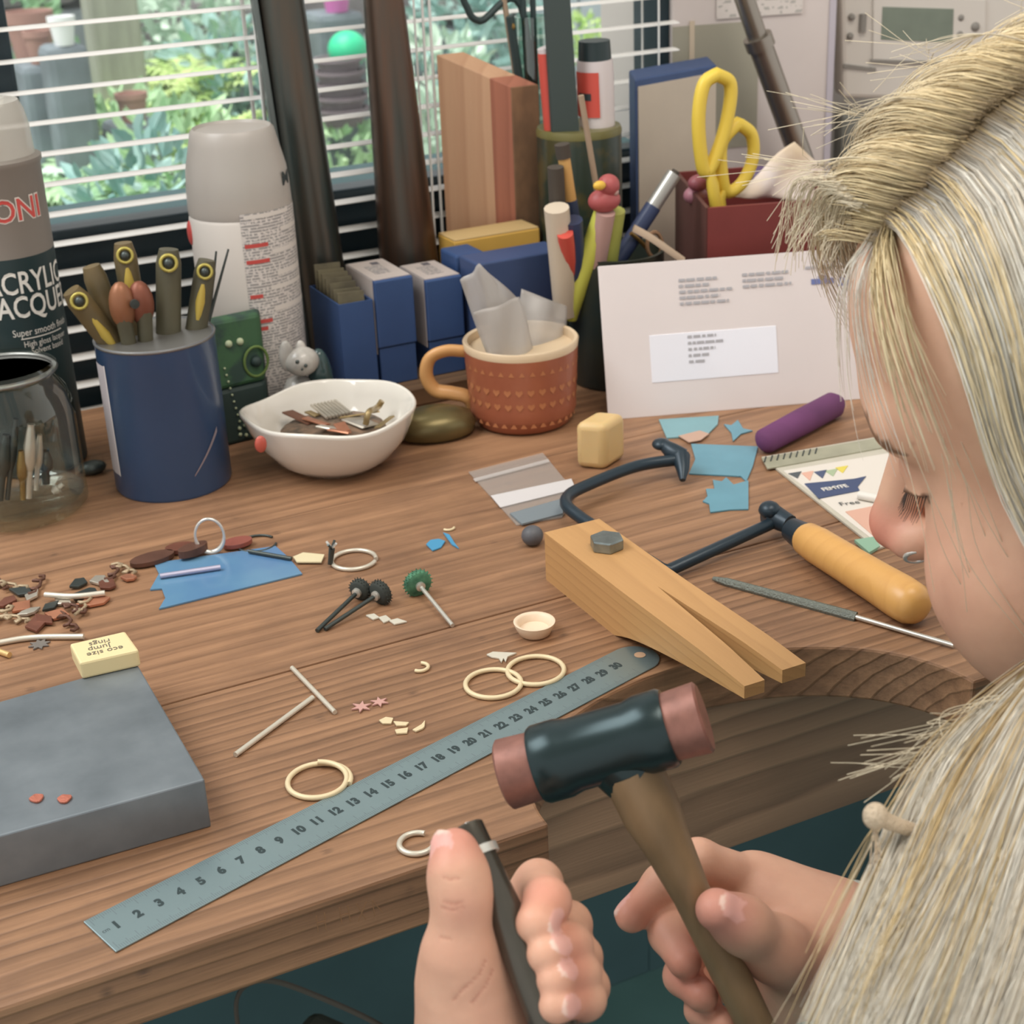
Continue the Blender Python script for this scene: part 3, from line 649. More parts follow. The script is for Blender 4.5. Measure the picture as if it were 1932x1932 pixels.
# ---- bottle of brushes behind the block
by = 1.156; bx = float(W(945, 110, by)[0]); bz = float(W(945, 120, by)[2])
bx = .597
bot = thing('glass_bottle', (bx, by, 0), 'clear glass bottle full of brushes behind the upright wooden block', 'bottle')
MB().lathe([(.0146, 0), (.0150, .004), (.0150, bz), (.0148, bz + .012), (.0145, bz + .022), (.0145, bz + .034), (.0132, bz + .034)], (bx, by, 0), 32, cap=False).build('glass', glass_mat('bottle_glass', (205, 224, 216), .12, .7), bot, smooth=40)
M_bk = mat('black_rubber', (48, 62, 62), .5); M_tan = mat('bare_wood_handle', (160, 138, 116), .6); M_gold = mat('dull_brass', (150, 120, 70), .4, .8)
def rod(name, pa, pb_, r, m, label, cat, grp=None, n=10, bend=None, caps=None):
    pa, pb_ = np.array(pa, float), np.array(pb_, float)
    if bend is not None: pts = bez([pa, (pa + pb_) / 2 + np.array(bend), pb_], 10)
    else: pts = [pa, pb_]
    if isinstance(r, tuple): rr = [r[0] + (r[1] - r[0]) * i / (len(pts) - 1) for i in range(len(pts))]
    else: rr = r
    o = MB().tube(pts, rr, n).build(name, m, smooth=50); return tag(o, label, cat, grp)
ib = lambda dx, dy, z=.01: (bx + dx, by + dy, z)
o = MB().tube(bez([ib(-.004, .003), (bx - .005, by + .003, bz + .03), W(905, 40, by), W(880, 12, by), W(862, -40, by)], 8), .0028, 10).build('black_cable', M_bk, smooth=60); tag(o, 'black rubber covered cable curving left out of the bottle of brushes', 'cable')
rod('paintbrush', ib(.006, -.004, .02), W(948, -20, by), .0022, M_tan, 'bare wooden paintbrush leaning left out of the glass bottle', 'brush')
rod('paintbrush', ib(.001, .005, .02), W(985, -30, by), .0024, M_bk, 'black handled paintbrush standing upright in the glass bottle', 'brush')
rod('paintbrush', ib(.005, .007, .02), W(1004, -30, by), .0024, M_bk, 'black handled paintbrush leaning right in the glass bottle', 'brush')
p0 = W(930, 130, by - .006); p1 = W(962, 30, by - .006)
o = thing('folding_tool', ib(0, -.008, .02), 'black folding tool with brass rivets in the glass bottle', 'tool')
p0[2] = .10; p0[0] = bx - .003
p0[1] = by - .004; MB().tube([p0, p1], .006, 8, flat=(1, .5)).build('handle', M_bk, o, bevel=.0005)
MB().ball(p1 + (0, -.003, -.008), .003, 10, 6, (1, .5, 1)).build('rivet', M_gold, o, smooth=180); MB().ball(p1 * .6 + p0 * .4 + (0, -.003, 0), .0035, 10, 6, (1.6, .5, .7)).build('rivet', M_gold, o, smooth=180)

# ---- dark patterned jar with tubes
jy = 1.098; jx = float(W(1110, 235, jy)[0]); jz = float(W(1110, 237, jy)[2]); jr = .0335
jx = .605
M_jar = mat('dark_brown_green_glaze', (42, 52, 42), .3, col2=(72, 66, 40), scale=38, thr=(.5, .6))
jar = thing('storage_jar', (jx, jy, 0), 'tall dark brown glazed jar holding tubes and a blade', 'jar')
MB().lathe([(jr * .94, 0), (jr, .004), (jr, jz - .003), (jr * .97, jz), (jr * .9, jz), (jr * .9, .006), (0, .006)], (jx, jy, 0), 48).build('body', M_jar, jar, smooth=40)
MB().lathe([(jr * 1.005, jz - .005), (jr * 1.01, jz - .002), (jr * .98, jz + .001), (jr * .9, jz)], (jx, jy, 0), 48).build('rim', mat('olive_rim', (112, 106, 62), .4), jar, smooth=60)
# flat dark blade
o = thing('flat_file', (jx - .006, jy, .01), 'broad dark flat file standing in the dark jar', 'file')
pA, pB = W(1068, 240, jy - .012), W(1050, -40, jy - .012); hw = .0118
pa2 = np.array([jx - .010, jy - .010, .02])
dirx = np.array([.89, -.45, 0])
MB().hexa([tuple(pa2 - dirx * hw), tuple(pa2 + dirx * hw), tuple(pa2 + dirx * hw + (0, .004, 0)), tuple(pa2 - dirx * hw + (0, .004, 0))],
          [tuple(pB - dirx * hw * .8), tuple(pB + dirx * hw * .8), tuple(pB + dirx * hw * .8 + (0, .004, 0)), tuple(pB - dirx * hw * .8 + (0, .004, 0))]).build('blade', mat('dark_file_steel', (70, 80, 78), .55, .3), o, bevel=.0006)
# white tube with red label
def tubebox(name, px, py0, py1, Y, r, m, label, cap_m=None, cap_py=None, lab=None, lean=0.0):
    a = W(px, py0, Y); b_ = W(px + lean, py1, Y); o = thing(name, b_, label, 'tube', 'tubes in the dark jar')
    b_[2] = min(b_[2], jz - .02) - .03
    MB().tube([b_, a + (b_ - a) * .12, a], [r * .9, r, r * .96], 20).build('tube_body', m, o, smooth=50)
    if cap_m:
        c_ = W(px - lean * .15, cap_py, Y); MB().tube([a, c_], [r * .9, r * .85], 20).build('cap', cap_m, o, smooth=50)
    return o, a, b_
M_wt = mat('white_tube_plastic', (214, 204, 204), .4); M_rd = mat('red_label_plastic', (206, 84, 72), .45); M_bkc = mat('black_cap_plastic', (40, 54, 56), .4)
o, a, b_ = tubebox('glue_tube', 1122, 112, 250, jy - .004, .0145, M_wt, 'white glue tube with a red label and a black cap', M_bkc, 76, lean=8)
ctr = a * .75 + b_ * .25
v = []
pA = a + (b_ - a) * .08; pB = a + (b_ - a) * .42
th0 = math.atan2(CAM[1] - a[1], CAM[0] - a[0]); gb = MB()
def lab_fn(u, t): 
    th = th0 + math.radians(-85 + 95 * u); p = pA + (pB - pA) * t; return (p[0] + .0149 * math.cos(th), p[1] + .0149 * math.sin(th), p[2])
gb.grid(lab_fn, 12, 1).build('red_label', M_rd, o, smooth=180)
def lab2(u, t):
    th = th0 + math.radians(-60 + 45 * u); p = pA + (pB - pA) * (.46 + .16 * t); return (p[0] + .0152 * math.cos(th), p[1] + .0152 * math.sin(th), p[2])
MB().grid(lab2, 8, 1).build('black_label_strip', M_dark_ink, o, smooth=180)
tubebox('red_tube', 1028, 100, 250, jy + .004, .0058, M_rd, 'slim red tube with a white cap beside the broad file', M_wt, 90, lean=18)

# ---- black pot of pens and brushes in front
py_ = 1.005; pxx = float(W(1160, 480, py_)[0]); pz = float(W(1160, 470, py_)[2]); pr = .037
pot_ = thing('pen_pot', (pxx, py_, 0), 'round black pot crowded with pens and brushes, behind the envelope', 'pot')
MB().lathe([(pr * .9, 0), (pr * .96, .003), (pr, pz - .002), (pr * 1.02, pz), (pr * .94, pz), (pr * .9, .006), (0, .006)], (pxx, py_, 0), 44).build('body', mat('black_glazed_pot', (40, 54, 54), .35, col2=(62, 62, 48), scale=30), pot_, smooth=40)
def pen(name, t, bpx, r, m, label, cat='pen', Y=None, segs=None, dy=0.0):
    """pen standing in the pot: t = top pixel, bpx = pixel where it meets the rim"""
    Y = Y or py_; a = W(t[0], t[1], Y + dy); q = W(bpx[0], bpx[1], Y + dy * .6); d = (q - a); L = np.linalg.norm(d); d /= L
    bot = q + d * .05; bot[2] = max(bot[2], .012)
    o = thing(name, bot, label, cat, 'pens and brushes in the black pot')
    segs = segs or [(0, 1, r, m, 'barrel')]
    for s0_, s1_, rr, mm, nm in segs:
        A = a + d * L * s0_; B = a + d * L * s1_ if s1_ < 1 else bot
        MB().tube([A, B], rr, 14).build(nm, mm, o, smooth=50)
    return o
M_cream = mat('cream_pen_plastic', (206, 190, 170), .45); M_ltwood = mat('light_brush_wood', (206, 160, 96), .5); M_navy = mat('navy_plastic', (52, 62, 92), .4)
M_lime = mat('lime_plastic', (206, 206, 92), .5); M_pink = mat('dusty_pink_plastic', (186, 150, 142), .5); M_olive = mat('olive_lime_plastic', (164, 166, 84), .5)
M_silver = mat('aluminium_ferrule', (178, 176, 170), .35, .7); M_bris = mat('dark_bristle', (74, 66, 58), .9)
pen('marker', (1050, 392), (1058, 480), .0092, M_cream, 'fat cream marker at the left of the black pot', dy=-.018)
pen('brush', (1048, 315), (1052, 395), .004, M_bris, 'dark bristled brush standing behind the cream marker', 'brush', segs=[(0, .9, (.006), M_bris, 'bristles'), (.9, 1, .004, M_bk, 'handle')], dy=-.006)
pen('brush', (1060, 272), (1092, 480), .0045, M_ltwood, 'pale wooden brush leaning left over the dark jar', 'brush', segs=[(0, .12, .0055, M_bris, 'bristles'), (.12, .5, .0045, M_ltwood, 'handle'), (.5, 1, .005, M_navy, 'grip')], dy=.0)
pen('red_pen', (1066, 440), (1072, 488), .006, M_rd, 'short red pen beside the cream marker', dy=-.024)
pen('navy_pen', (1080, 415), (1085, 488), .0075, M_navy, 'navy pen leaning beside the red pen', dy=-.02)
pen('yellow_pencil', (1140, 400), (1110, 486), .008, M_lime, 'thick lime yellow pencil tilted under the pink duck', segs=[(0, 1, .0075, M_lime, 'barrel')], dy=-.026)
pen('pink_pencil', (1143, 400), (1128, 486), .007, M_pink, 'thick dusty pink pencil tilted under the duck', dy=-.031)
pen('olive_pencil', (1158, 396), (1145, 486), .0085, M_olive, 'thick olive pencil tilted under the duck', dy=-.024)
pen('paintbrush', (1276, 322), (1180, 470), .006, M_bk, 'long paintbrush with silver ferrule leaning right out of the black pot', 'brush', segs=[(0, .06, .003, M_bris, 'bristles'), (.04, .45, .0058, M_silver, 'ferrule'), (.45, 1, .0062, M_navy, 'handle')], dy=-.012)
pen('thin_stick', (1096, 180), (1133, 400), .0022, M_tan, 'thin pale stick leaning left behind the duck', 'stick', dy=.004)
# duck
dc = W(1140, 378, py_ - .028); M_duck = mat('dark_pink_rubber', (166, 82, 82), .45)
duck = thing('toy_duck', dc, 'small dark pink rubber duck with a yellow beak on the pencils', 'toy')
MB().ball(dc, .0108, 20, 12, (1.15, .9, .8)).build('body', M_duck, duck, smooth=180)
hd = W(1148, 350, py_ - .030); MB().ball(hd, .0082, 18, 12).build('head', M_duck, duck, smooth=180)
bk = W(1131, 350, py_ - .036); MB().ball(bk, .0042, 12, 8, (1.2, .8, .8)).build('beak', mat('yellow_beak', (222, 178, 70), .5), duck, smooth=180)
tl = W(1160, 362, py_ - .034); MB().ball(tl, .003, 10, 8).build('wing', M_pink, duck, smooth=180)
# gold trinket and dried stems beside the pot
o = MB().tube(bez([W(1190, 440, .99), W(1205, 452, .99), W(1222, 470, .99)], 6), .0016, 6).build('gold_clip', M_gold, smooth=50); tag(o, 'twisted gold coloured clip at the right of the black pot', 'clip')

# ---- blue box file with a cream face
c0 = W(1198, 150, 1.112); zt = float(c0[2]); cl = G(1155, 85, zt); cr = G(1352, 122, zt)
cl = c0 + (cl - c0) * min(1, 0.05 / np.linalg.norm(cl - c0)); cbk = cl + (cr - c0)
bf = thing('box_file', ((c0[0] + cbk[0]) / 2, (c0[1] + cbk[1]) / 2, 0), 'dark blue box file with a cream front, left of the yellow scissors', 'box')
MB().hexa([up(c0, 0), up(cr, 0), up(cbk, 0), up(cl, 0)], [tuple(c0), tuple(cr), tuple(cbk), tuple(cl)]).build('case', mat('navy_book_cloth', (62, 82, 122), .6, var=.1, scale=50), bf, bevel=.0015)
fd = (cr - c0); nrm = np.cross(fd, (0, 0, 1)); nrm /= np.linalg.norm(nrm)
if nrm @ (CAM - c0) < 0: nrm = -nrm
e0 = c0 + fd * .03 + nrm * .0006; e1 = c0 + fd * .985 + nrm * .0006
MB().add([up(e0, .01), up(e1, .01), (float(e1[0]), float(e1[1]), zt - .006), (float(e0[0]), float(e0[1]), zt - .006)], [(0, 1, 2, 3)]).build('cream_panel', mat('cream_paper_panel', (196, 184, 168), .7, var=.06, scale=30), bf, solid=.001)

# ---- red box with scissors, tissue and odds
RZ = .132
c0 = G(1335, 392, RZ); cl = G(1258, 302, RZ); cr = G(1600, 372, RZ); cl = c0 + (cl - c0) * .72; cbk = cl + (cr - c0)
red = thing('red_box', ((c0[0] + cbk[0]) / 2, (c0[1] + cbk[1]) / 2, 0), 'open dark red box holding the yellow scissors', 'box')
M_redc = mat('dark_red_card', (128, 58, 54), .55, var=.2, scale=25); M_redd = mat('maroon_card', (96, 60, 54), .6)  # left side and bottom take a darker maroon than the front
def wallq(p, q, name, m):
    MB().add([up(p, .0005), up(q, .0005), (q[0], q[1], RZ), (p[0], p[1], RZ)], [(0, 1, 2, 3)]).build(name, m, red, solid=.003)
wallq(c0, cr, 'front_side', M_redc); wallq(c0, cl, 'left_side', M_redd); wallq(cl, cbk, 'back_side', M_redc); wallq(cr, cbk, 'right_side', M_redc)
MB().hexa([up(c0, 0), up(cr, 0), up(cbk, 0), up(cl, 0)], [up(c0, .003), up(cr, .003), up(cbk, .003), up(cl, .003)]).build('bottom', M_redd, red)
# scissors: two looped handles
M_syel = mat('yellow_scissor_plastic', (226, 196, 76), .4)
inn = (c0 + cbk) / 2; sy = float(c0[1]) + .028
sc_ = thing('scissors', W(1345, 400, sy), 'scissors with bright yellow looped handles standing in the red box', 'scissors')
def loop(pts, r):
    P = bez([W(px, py, sy + d) for px, py, d in pts] + [W(*pts[0][:2], sy + pts[0][2])], 8)[:-1]
    return MB().tube(P, r, 10, closed=True)
loop([(1352, 140, .0), (1378, 160, .0), (1372, 225, .0), (1352, 290, .0), (1332, 325, .0), (1322, 290, .0), (1318, 220, 0), (1328, 160, .0)], .0052).build('long_handle_loop', M_syel, sc_, smooth=180)
loop([(1392, 232, .004), (1418, 255, .004), (1420, 300, .004), (1400, 345, .004), (1372, 362, .004), (1362, 330, .004), (1362, 270, .004)], .0050).build('round_handle_loop', M_syel, sc_, smooth=180)
MB().tube([W(1338, 318, sy), W(1345, 350, sy), W(1352, 400, sy)], [.005, .009, .008], 12, flat=(1, .5)).build('shank', M_syel, sc_, smooth=60)
MB().tube([W(1372, 352, sy + .004), W(1360, 375, sy + .004), W(1362, 400, sy + .004)], [.005, .007, .007], 12, flat=(1, .5)).build('shank', M_syel, sc_, smooth=60)
q0 = W(1356, 398, sy + .002); q1 = q0.copy(); q1[2] = .02; MB().tube([q0, q1], [.006, .002], 6, flat=(1, .3)).build('blade', M_silver, sc_)
# folded tissue and card
pp = [(1375, 370), (1500, 268), (1548, 318), (1540, 378)]
wv = [W(x, y, sy + .012 + .02 * (i in (1, 2))) for i, (x, y) in enumerate(pp)]
def tis(u, v):
    p = (wv[0] * (1 - u) + wv[1] * u) * (1 - v) + (wv[3] * (1 - u) + wv[2] * u) * v
    return tuple(p + np.array([0, -.006 * math.sin(3 * math.pi * v) * (1 - u) - .004 * math.sin(6 * u + 2 * v), .0]))
o = MB().grid(tis, 10, 14).build('folded_tissue', mat('cream_tissue', (222, 200, 170), .8, col2=(226, 214, 210), scale=18), smooth=180, solid=.0012); tag(o, 'folded cream tissue sticking up from the red box', 'tissue')
for i, (x, y, r, c_) in enumerate(((1318, 345, .008, (150, 84, 92)), (1312, 368, .009, (176, 120, 132)), (1440, 335, .012, (92, 72, 110)))):
    o = MB().ball(W(x, y, sy + .02 + .006 * i), r, 14, 10, (1.1, .9, .8)).build('bead', mat('bead_%d' % i, c_, .4), smooth=180)
    tag(o, ('dull pink bead at the corner of the red box', 'pale pink bead beside the scissor handle', 'violet bead behind the scissors')[i], 'bead', 'beads heaped in the red box')
# contents filling the red box under them
c_in = (c0 + cbk) / 2
o = MB().hexa([up(c0 + (cbk - c0) * .04, .004), up(cr + (cl - cr) * .04, .004), up(cbk + (c0 - cbk) * .04, .004), up(cl + (cr - cl) * .04, .004)],
              [up(c0 + (cbk - c0) * .05, .095), up(cr + (cl - cr) * .05, .095), up(cbk + (c0 - cbk) * .05, .105), up(cl + (cr - cl) * .05, .105)]).build('cloth_bundle', mat('maroon_cloth', (104, 62, 66), .9, bump=.6, bscale=90), bevel=.006); tag(o, 'folded maroon cloth filling the bottom of the red box', 'cloth')
# loop handle and paper coil left of the red box
o = MB().tube([W(1235 + 14 * math.cos(a), 462 + 24 * math.sin(a), .985) for a in np.linspace(0, 2 * math.pi, 18, endpoint=False)], .0016, 6, closed=True).build('leather_loop', mat('tan_leather', (142, 108, 80), .6), smooth=50); tag(o, 'small tan leather loop between the pen pot and red box', 'loop')
o = MB().tube(bez([W(1195, 430, .975), W(1230, 450, .97), W(1290, 492, .965)], 8), .0035, 8, flat=(1, .4)).build('raffia_twist', mat('pale_raffia', (186, 164, 142), .8), smooth=60); tag(o, 'twist of pale raffia left of the red box', 'raffia')

# ---- metal lamp arm
l0 = W(1512, 300, 1.136); l1 = W(1432, 78, 1.14); l2 = W(1385, -60, 1.143)
lamp = thing('lamp_arm', (float(l0[0]), float(l0[1]), 0), 'brushed metal lamp arm rising behind the red box', 'lamp')
M_br = mat('brushed_nickel', (150, 142, 132), .3, .85)
lb = l0 + (l0 - l1) * .9; 
MB().tube([lb, l0, l1], .0105, 20).build('lower_tube', M_br, lamp, smooth=40); MB().tube([l1 - (l2 - l1) * .02, l2], .0085, 20).build('upper_tube', M_br, lamp, smooth=40)
MB().tube([l1 + (l0 - l1) * .05, l1 - (l0 - l1) * .04], .0125, 20).build('collar', M_br, lamp, smooth=40)
MB().lathe([(.028, 0), (.028, .006), (.012, .012), (.011, max(.02, float(lb[2])))], (float(lb[0]), float(lb[1]), 0), 32).build('base', M_br, lamp, smooth=40)

# ---- white carton with a grey panel and a pinned sheet
bx0 = W(1268, 60, 1.205); bx1 = W(1578, 60, 1.17)
d = bx1 - bx0; d[2] = 0; nn = np.array([d[1], -d[0], 0]); nn /= np.linalg.norm(nn)
bk0, bk1 = bx0 - nn * .045, bx1 - nn * .045
ct = thing('white_carton', ((bx0[0] + bx1[0]) / 2, (bx0[1] + bk1[1]) / 2, 0), 'tall white carton behind the lamp arm', 'box')
M_cart = mat('white_carton_card', (214, 204, 200), .7, var=.05, scale=20)
MB().hexa([up(bx0, 0), up(bx1, 0), up(bk1, 0), up(bk0, 0)], [up(bx0, .36), up(bx1, .36), up(bk1, .36), up(bk0, .36)]).build('carton', M_cart, ct, bevel=.002)
def on(a, b_, z0_, z1_, off, nm, m):
    P, Q = bx0 + d * a + nn * off, bx0 + d * b_ + nn * off
    MB().add([up(P, z0_), up(Q, z0_), up(Q, z1_), up(P, z1_)], [(0, 1, 2, 3)]).build(nm, m, ct, solid=.0006)
zp = float(W(1300, 40, 1.2)[2])
on(.0, .52, .12, zp - .004, .0008, 'grey_panel', mat('grey_green_panel', (164, 160, 144), .7)); on(.10, .13, .12, zp, .0016, 'tape', mat('cream_tape', (206, 190, 168), .5))
on(.26, .78, zp + .0, .345, .0016, 'pinned_sheet', print_mat('sheet_print', (216, 208, 202), (176, 172, 166), .004, 260, .6))
on(.95, .99, 0.0, .355, .0012, 'edge_strip', mat('lilac_grey_edge', (190, 184, 194), .5))

# ---- white heating controller on the wall side
o0 = W(1588, 90, 1.19); hx = np.array([.93, -.36, 0]); hx /= np.linalg.norm(hx); hn = np.array([hx[1], -hx[0], 0]); 
ctl = thing('heating_controller', o0, 'white plastic heating controller with a grey display at the upper right', 'controller')
M_ctl = mat('white_abs_plastic', (206, 200, 192), .5); M_btn = mat('grey_rubber_button', (134, 130, 124), .6)
def P3(px, py, off=0.0):
    # point on the controller face under an image pixel
    dd = ray(px, py); t = ((o0 - CAM) @ hn) / (dd @ hn); return CAM + dd * t + hn * off
if hn @ (CAM - o0) < 0: hn = -hn
def facebox(pxs, off, th, nm, m, bev=.0015):
    A = [P3(x, y, off) for x, y in pxs]; Bk = [p - hn * th for p in A]
    return MB().hexa([tuple(p) for p in Bk], [tuple(p) for p in A]).build(nm, m, ctl, bevel=bev)
facebox([(1590, 185), (1990, 195), (1990, -60), (1586, -60)], 0, .03, 'housing', M_ctl, .004)
facebox([(1645, 112), (1856, 122), (1858, -2), (1646, -8)], .003, .004, 'display_bezel', M_ctl, .001)
facebox([(1660, 74), (1795, 80), (1797, 16), (1663, 12)], .0036, .002, 'display', mat('lcd_grey_green', (120, 130, 116), .25, var=.15, scale=60), .0003)
facebox([(1590, 128), (1652, 134), (1652, 128), (1590, 120)], .002, .002, 'ridge', M_btn, .0003)
facebox([(1640, 116), (1800, 121), (1800, 115), (1640, 111)], .004, .002, 'shadow_gap', M_btn, .0003)  # grey bar stands for the line of shade below the bezel
for x, y, rr in ((1606, 32, .0032), (1603, 68, .0032), (1811, 33, .0034), (1809, 64, .0034), (1838, 50, .0046)):
    MB().ball(P3(x, y, .0015), rr, 12, 8, (1, 1, 1)).build('button', M_btn, ctl, smooth=180)
MB().tube([P3(1628, 26, .001), P3(1626, 60, .001)], .0034, 10).build('rocker', M_btn, ctl, smooth=60)
o = MB().hexa([up(P3(1590, 212, -.004), 0), up(P3(1800, 222, -.004), 0), up(P3(1800, 222, -.03), 0), up(P3(1590, 212, -.03), 0)],
              [tuple(P3(1590, 212, -.004)), tuple(P3(1800, 222, -.004)), tuple(P3(1800, 222, -.03)), tuple(P3(1590, 212, -.03))]).build('grey_machine', mat('grey_machine_paint', (128, 130, 124), .5, var=.3, scale=30), bevel=.006)
tag(o, 'grey painted machine body below the heating controller, partly behind the hair', 'machine')
# push the machine down to the bench
o2 = MB().ball(W(1886, 14, 1.252), .0155, 18, 12, (1, .75, 1)).build('orange_knob', mat('orange_plastic', (224, 160, 90), .5), smooth=180); tag(o2, 'orange knob just above the parting of the blonde hair', 'knob')
# ================================================================== tin, jar, bowl, mug and the rest of the middle row
# ---- glass jar with burrs
gx, gy, gr = .1255, .995, .0425
zr = float(zat(gx, gy, 700))
jarT = thing('glass_jar', (gx, gy, 0), 'clip top glass jar of burrs and small tools at the left edge', 'jar')
M_glass = glass_mat('clear_jar_glass', (246, 248, 244), .03, .38)
zs = zr * .72
MB().lathe([(gr * .9, 0.0005), (gr, .005), (gr, zs), (gr * .93, zs + .012), (gr * .8, zs + .02), (gr * .78, zr - .004), (gr * .84, zr - .002), (gr * .85, zr + .002), (gr * .80, zr + .004)], (gx, gy, 0), 56, cap=False).build('glass_body', M_glass, jarT, smooth=40)
MB().lathe([(0, .006), (gr * .9, .0075), (gr * .95, .011)], (gx, gy, 0), 48, cap=False).build('thick_base', M_glass, jarT, smooth=60)
MB().lathe([(gr * .80, -.002), (gr * .86, 0), (gr * .80, .002), (gr * .78, 0), (gr * .80, -.002)], (gx, gy, zs + .026), 48).build('wire_band', mat('steel_wire', (150, 150, 146), .35, .8), jarT, smooth=180)
M_st = mat('bright_steel', (206, 202, 192), .3, .6); M_dk = mat('dark_steel', (74, 80, 78), .4, .6); M_brs = mat('old_brass', (150, 126, 80), .4, .7)
burr = [(58, 800, 62, 985, .0042, M_st), (30, 790, 20, 975, .0030, M_dk), (100, 930, 128, 968, .0035, M_st), (85, 850, 95, 960, .0050, M_dk), (40, 850, 52, 990, .0034, M_brs), (12, 820, 8, 990, .0045, M_dk), (75, 820, 78, 980, .003, M_st)]
word = ['tallest bright', 'thin dark', 'short bright tilted', 'fat dark', 'brass coloured', 'leftmost dark', 'thin bright']
for i, (x0, y0, x1, y1, r, m) in enumerate(burr):
    Yk = gy - .018 + .006 * (i % 4); a = W(x0, y0, Yk); q = W(x1, y1, Yk); q[2] = .0125 + r * .3
    rad = math.hypot(q[0] - gx, q[1] - gy)
    o = thing('burr', q, word[i] + ' steel burr standing in the glass jar', 'tool', 'burrs in the glass jar')
    MB().tube([q, a], [r * .55, r * .55], 10).build('shank', m, o, smooth=50)
    MB().tube([a + (q - a) * .62, a + (q - a) * .5, a + (q - a) * .3, a], [r * .6, r, r, r * .5], 10).build('head', m, o, smooth=50)
o = MB().ball(W(178, 905, 1.03), .007, 12, 8, (1.4, 1, .7)).build('dark_pebble', M_dk, smooth=180); o.location.z = 0; tag(o, 'small dark pebble between the glass jar and the blue tin', 'pebble')
for ob in (o,):
    mn = min(v.co.z for v in ob.data.vertices); ob.location.z = -mn

# ---- blue tin with hand tools
tx, ty, tr = .2250, .9875, .0388; th = .1035
M_tin = mat('blue_enamel_tin', (54, 82, 120), .32, var=.12, scale=18, coat=.2)
tin = thing('blue_tin', (tx, ty, 0), 'blue tin full of wooden handled hand tools', 'tin')
MB().lathe([(tr * .97, 0), (tr, .002), (tr, th - .0015), (tr * 1.015, th - .0008), (tr * 1.01, th + .0006), (tr * .97, th), (tr * .96, .003), (0, .003)], (tx, ty, 0), 64).build('body', M_tin, tin, smooth=40)
MB().lathe([(tr * 1.012, th - .0014), (tr * 1.018, th), (tr * 1.0, th + .001), (tr * .975, th)], (tx, ty, 0), 64).build('rim', mat('worn_tin_rim', (140, 138, 134), .4, .6), tin, smooth=180)
cyl_patch((tx, ty), tr, .016, th - .012, -84, -62, mat('pale_lilac_label', (176, 170, 174), .6), tin, 'label', 10)
cyl_patch((tx, ty), tr, .0155, th - .0115, -62.2, -60, mat('torn_label_edge', (206, 200, 200), .6), tin, 'label_edge', 4)
b = MB(); th0 = math.atan2(CAM[1] - ty, CAM[0] - tx)
def scratch(u, v):
    a = math.radians(20 + 34 * u); z = .016 + .026 * u + (v - .5) * .0026 * (0.4 + u); rr = tr + .0003; return (tx + rr * math.cos(th0 + a), ty + rr * math.sin(th0 + a), z)
b.grid(scratch, 10, 1).build('scratch', mat('bare_metal_scratch', (160, 152, 160), .4, .5), tin, smooth=180)
M_hw = mat('olive_brown_handle', (112, 94, 62), .5, col2=(84, 76, 54), scale=40); M_hw2 = mat('dark_olive_handle', (88, 84, 66), .5, var=.25, scale=40)
M_yb = mat('brass_ferrule_ring', (176, 162, 84), .4, .4); M_cop = mat('copper_brown_joint', (146, 98, 70), .4, .3, var=.2, scale=30)
def htool(tp, rp_, wid, m, label, dy, ring=True, inset=None, thick=.6, tip=0):
    """flat handled tool: tp = top pixel, rp_ = pixel near the tin rim"""
    a = W(tp[0], tp[1], ty + dy); q = W(rp_[0], rp_[1], ty + dy * .8); d = q - a; L = np.linalg.norm(d); d /= L
    bot = q + d * .055
    rr = math.hypot(bot[0] - tx, bot[1] - ty)
    if rr > tr - .006: s_ = (tr - .006) / rr; bot[0] = tx + (bot[0] - tx) * s_; bot[1] = ty + (bot[1] - ty) * s_
    bot[2] = max(.008, bot[2])
    o = thing('hand_tool', bot, label, 'tool', 'hand tools in the blue tin')
    n = 14; pts = [a + (bot - a) * (i / (n - 1)) for i in range(n)]
    rr = [wid * (0.75 if i == 0 else 1.0 if i < n * .6 else 1 - .5 * (i / n - .6)) for i in range(n)]
    MB().tube(pts, rr, 14, flat=(1, 1)).build('handle', m, o, smooth=50)
    vd = CAM - a; vd /= np.linalg.norm(vd)
    if ring:
        c = a + d * wid * 1.1; e1 = d - vd * (d @ vd); e1 /= np.linalg.norm(e1); e2 = np.cross(vd, e1)
        MB().tube([c + vd * wid * .95 + (e1 * math.cos(k * .3927) + e2 * math.sin(k * .3927)) * wid * .62 for k in range(16)], wid * .15, 6, closed=True).build('brass_ring', M_yb, o, smooth=180)
        MB().ball(c + vd * wid * .85, wid * .42, 10, 6).build('rivet', M_dk, o, smooth=180)
    if inset:
        p0, p1 = a + d * inset[0], a + d * inset[1]
        MB().tube([p0 + vd * wid * .78, (p0 + p1) / 2 + vd * wid * .85, p1 + vd * wid * .78], [wid * .25, wid * .45, wid * .25], 8).build('yellow_inlay', mat('yellow_inlay', (182, 158, 72), .5), o, smooth=60)
    return o
htool((134, 548), (205, 640), .0078, M_hw, 'olive brown handled tool leaning furthest left in the blue tin', .004, True, (.022, .05))
htool((172, 502), (222, 640), .0075, M_hw, 'plain brown handled tool second from the left in the blue tin', .016, False)
htool((232, 458), (262, 640), .0075, M_hw, 'tall brown handled tool with a yellow inlay in the blue tin', .014, True, (.016, .036))
htool((318, 470), (318, 640), .0082, M_hw2, 'grey handled tool with a brass ring, right of the copper jaws', .002, True)
htool((390, 490), (368, 635), .0072, M_hw2, 'dark handled tool with a long yellow inlay, furthest right in the tin', .0, True, (.016, .040))
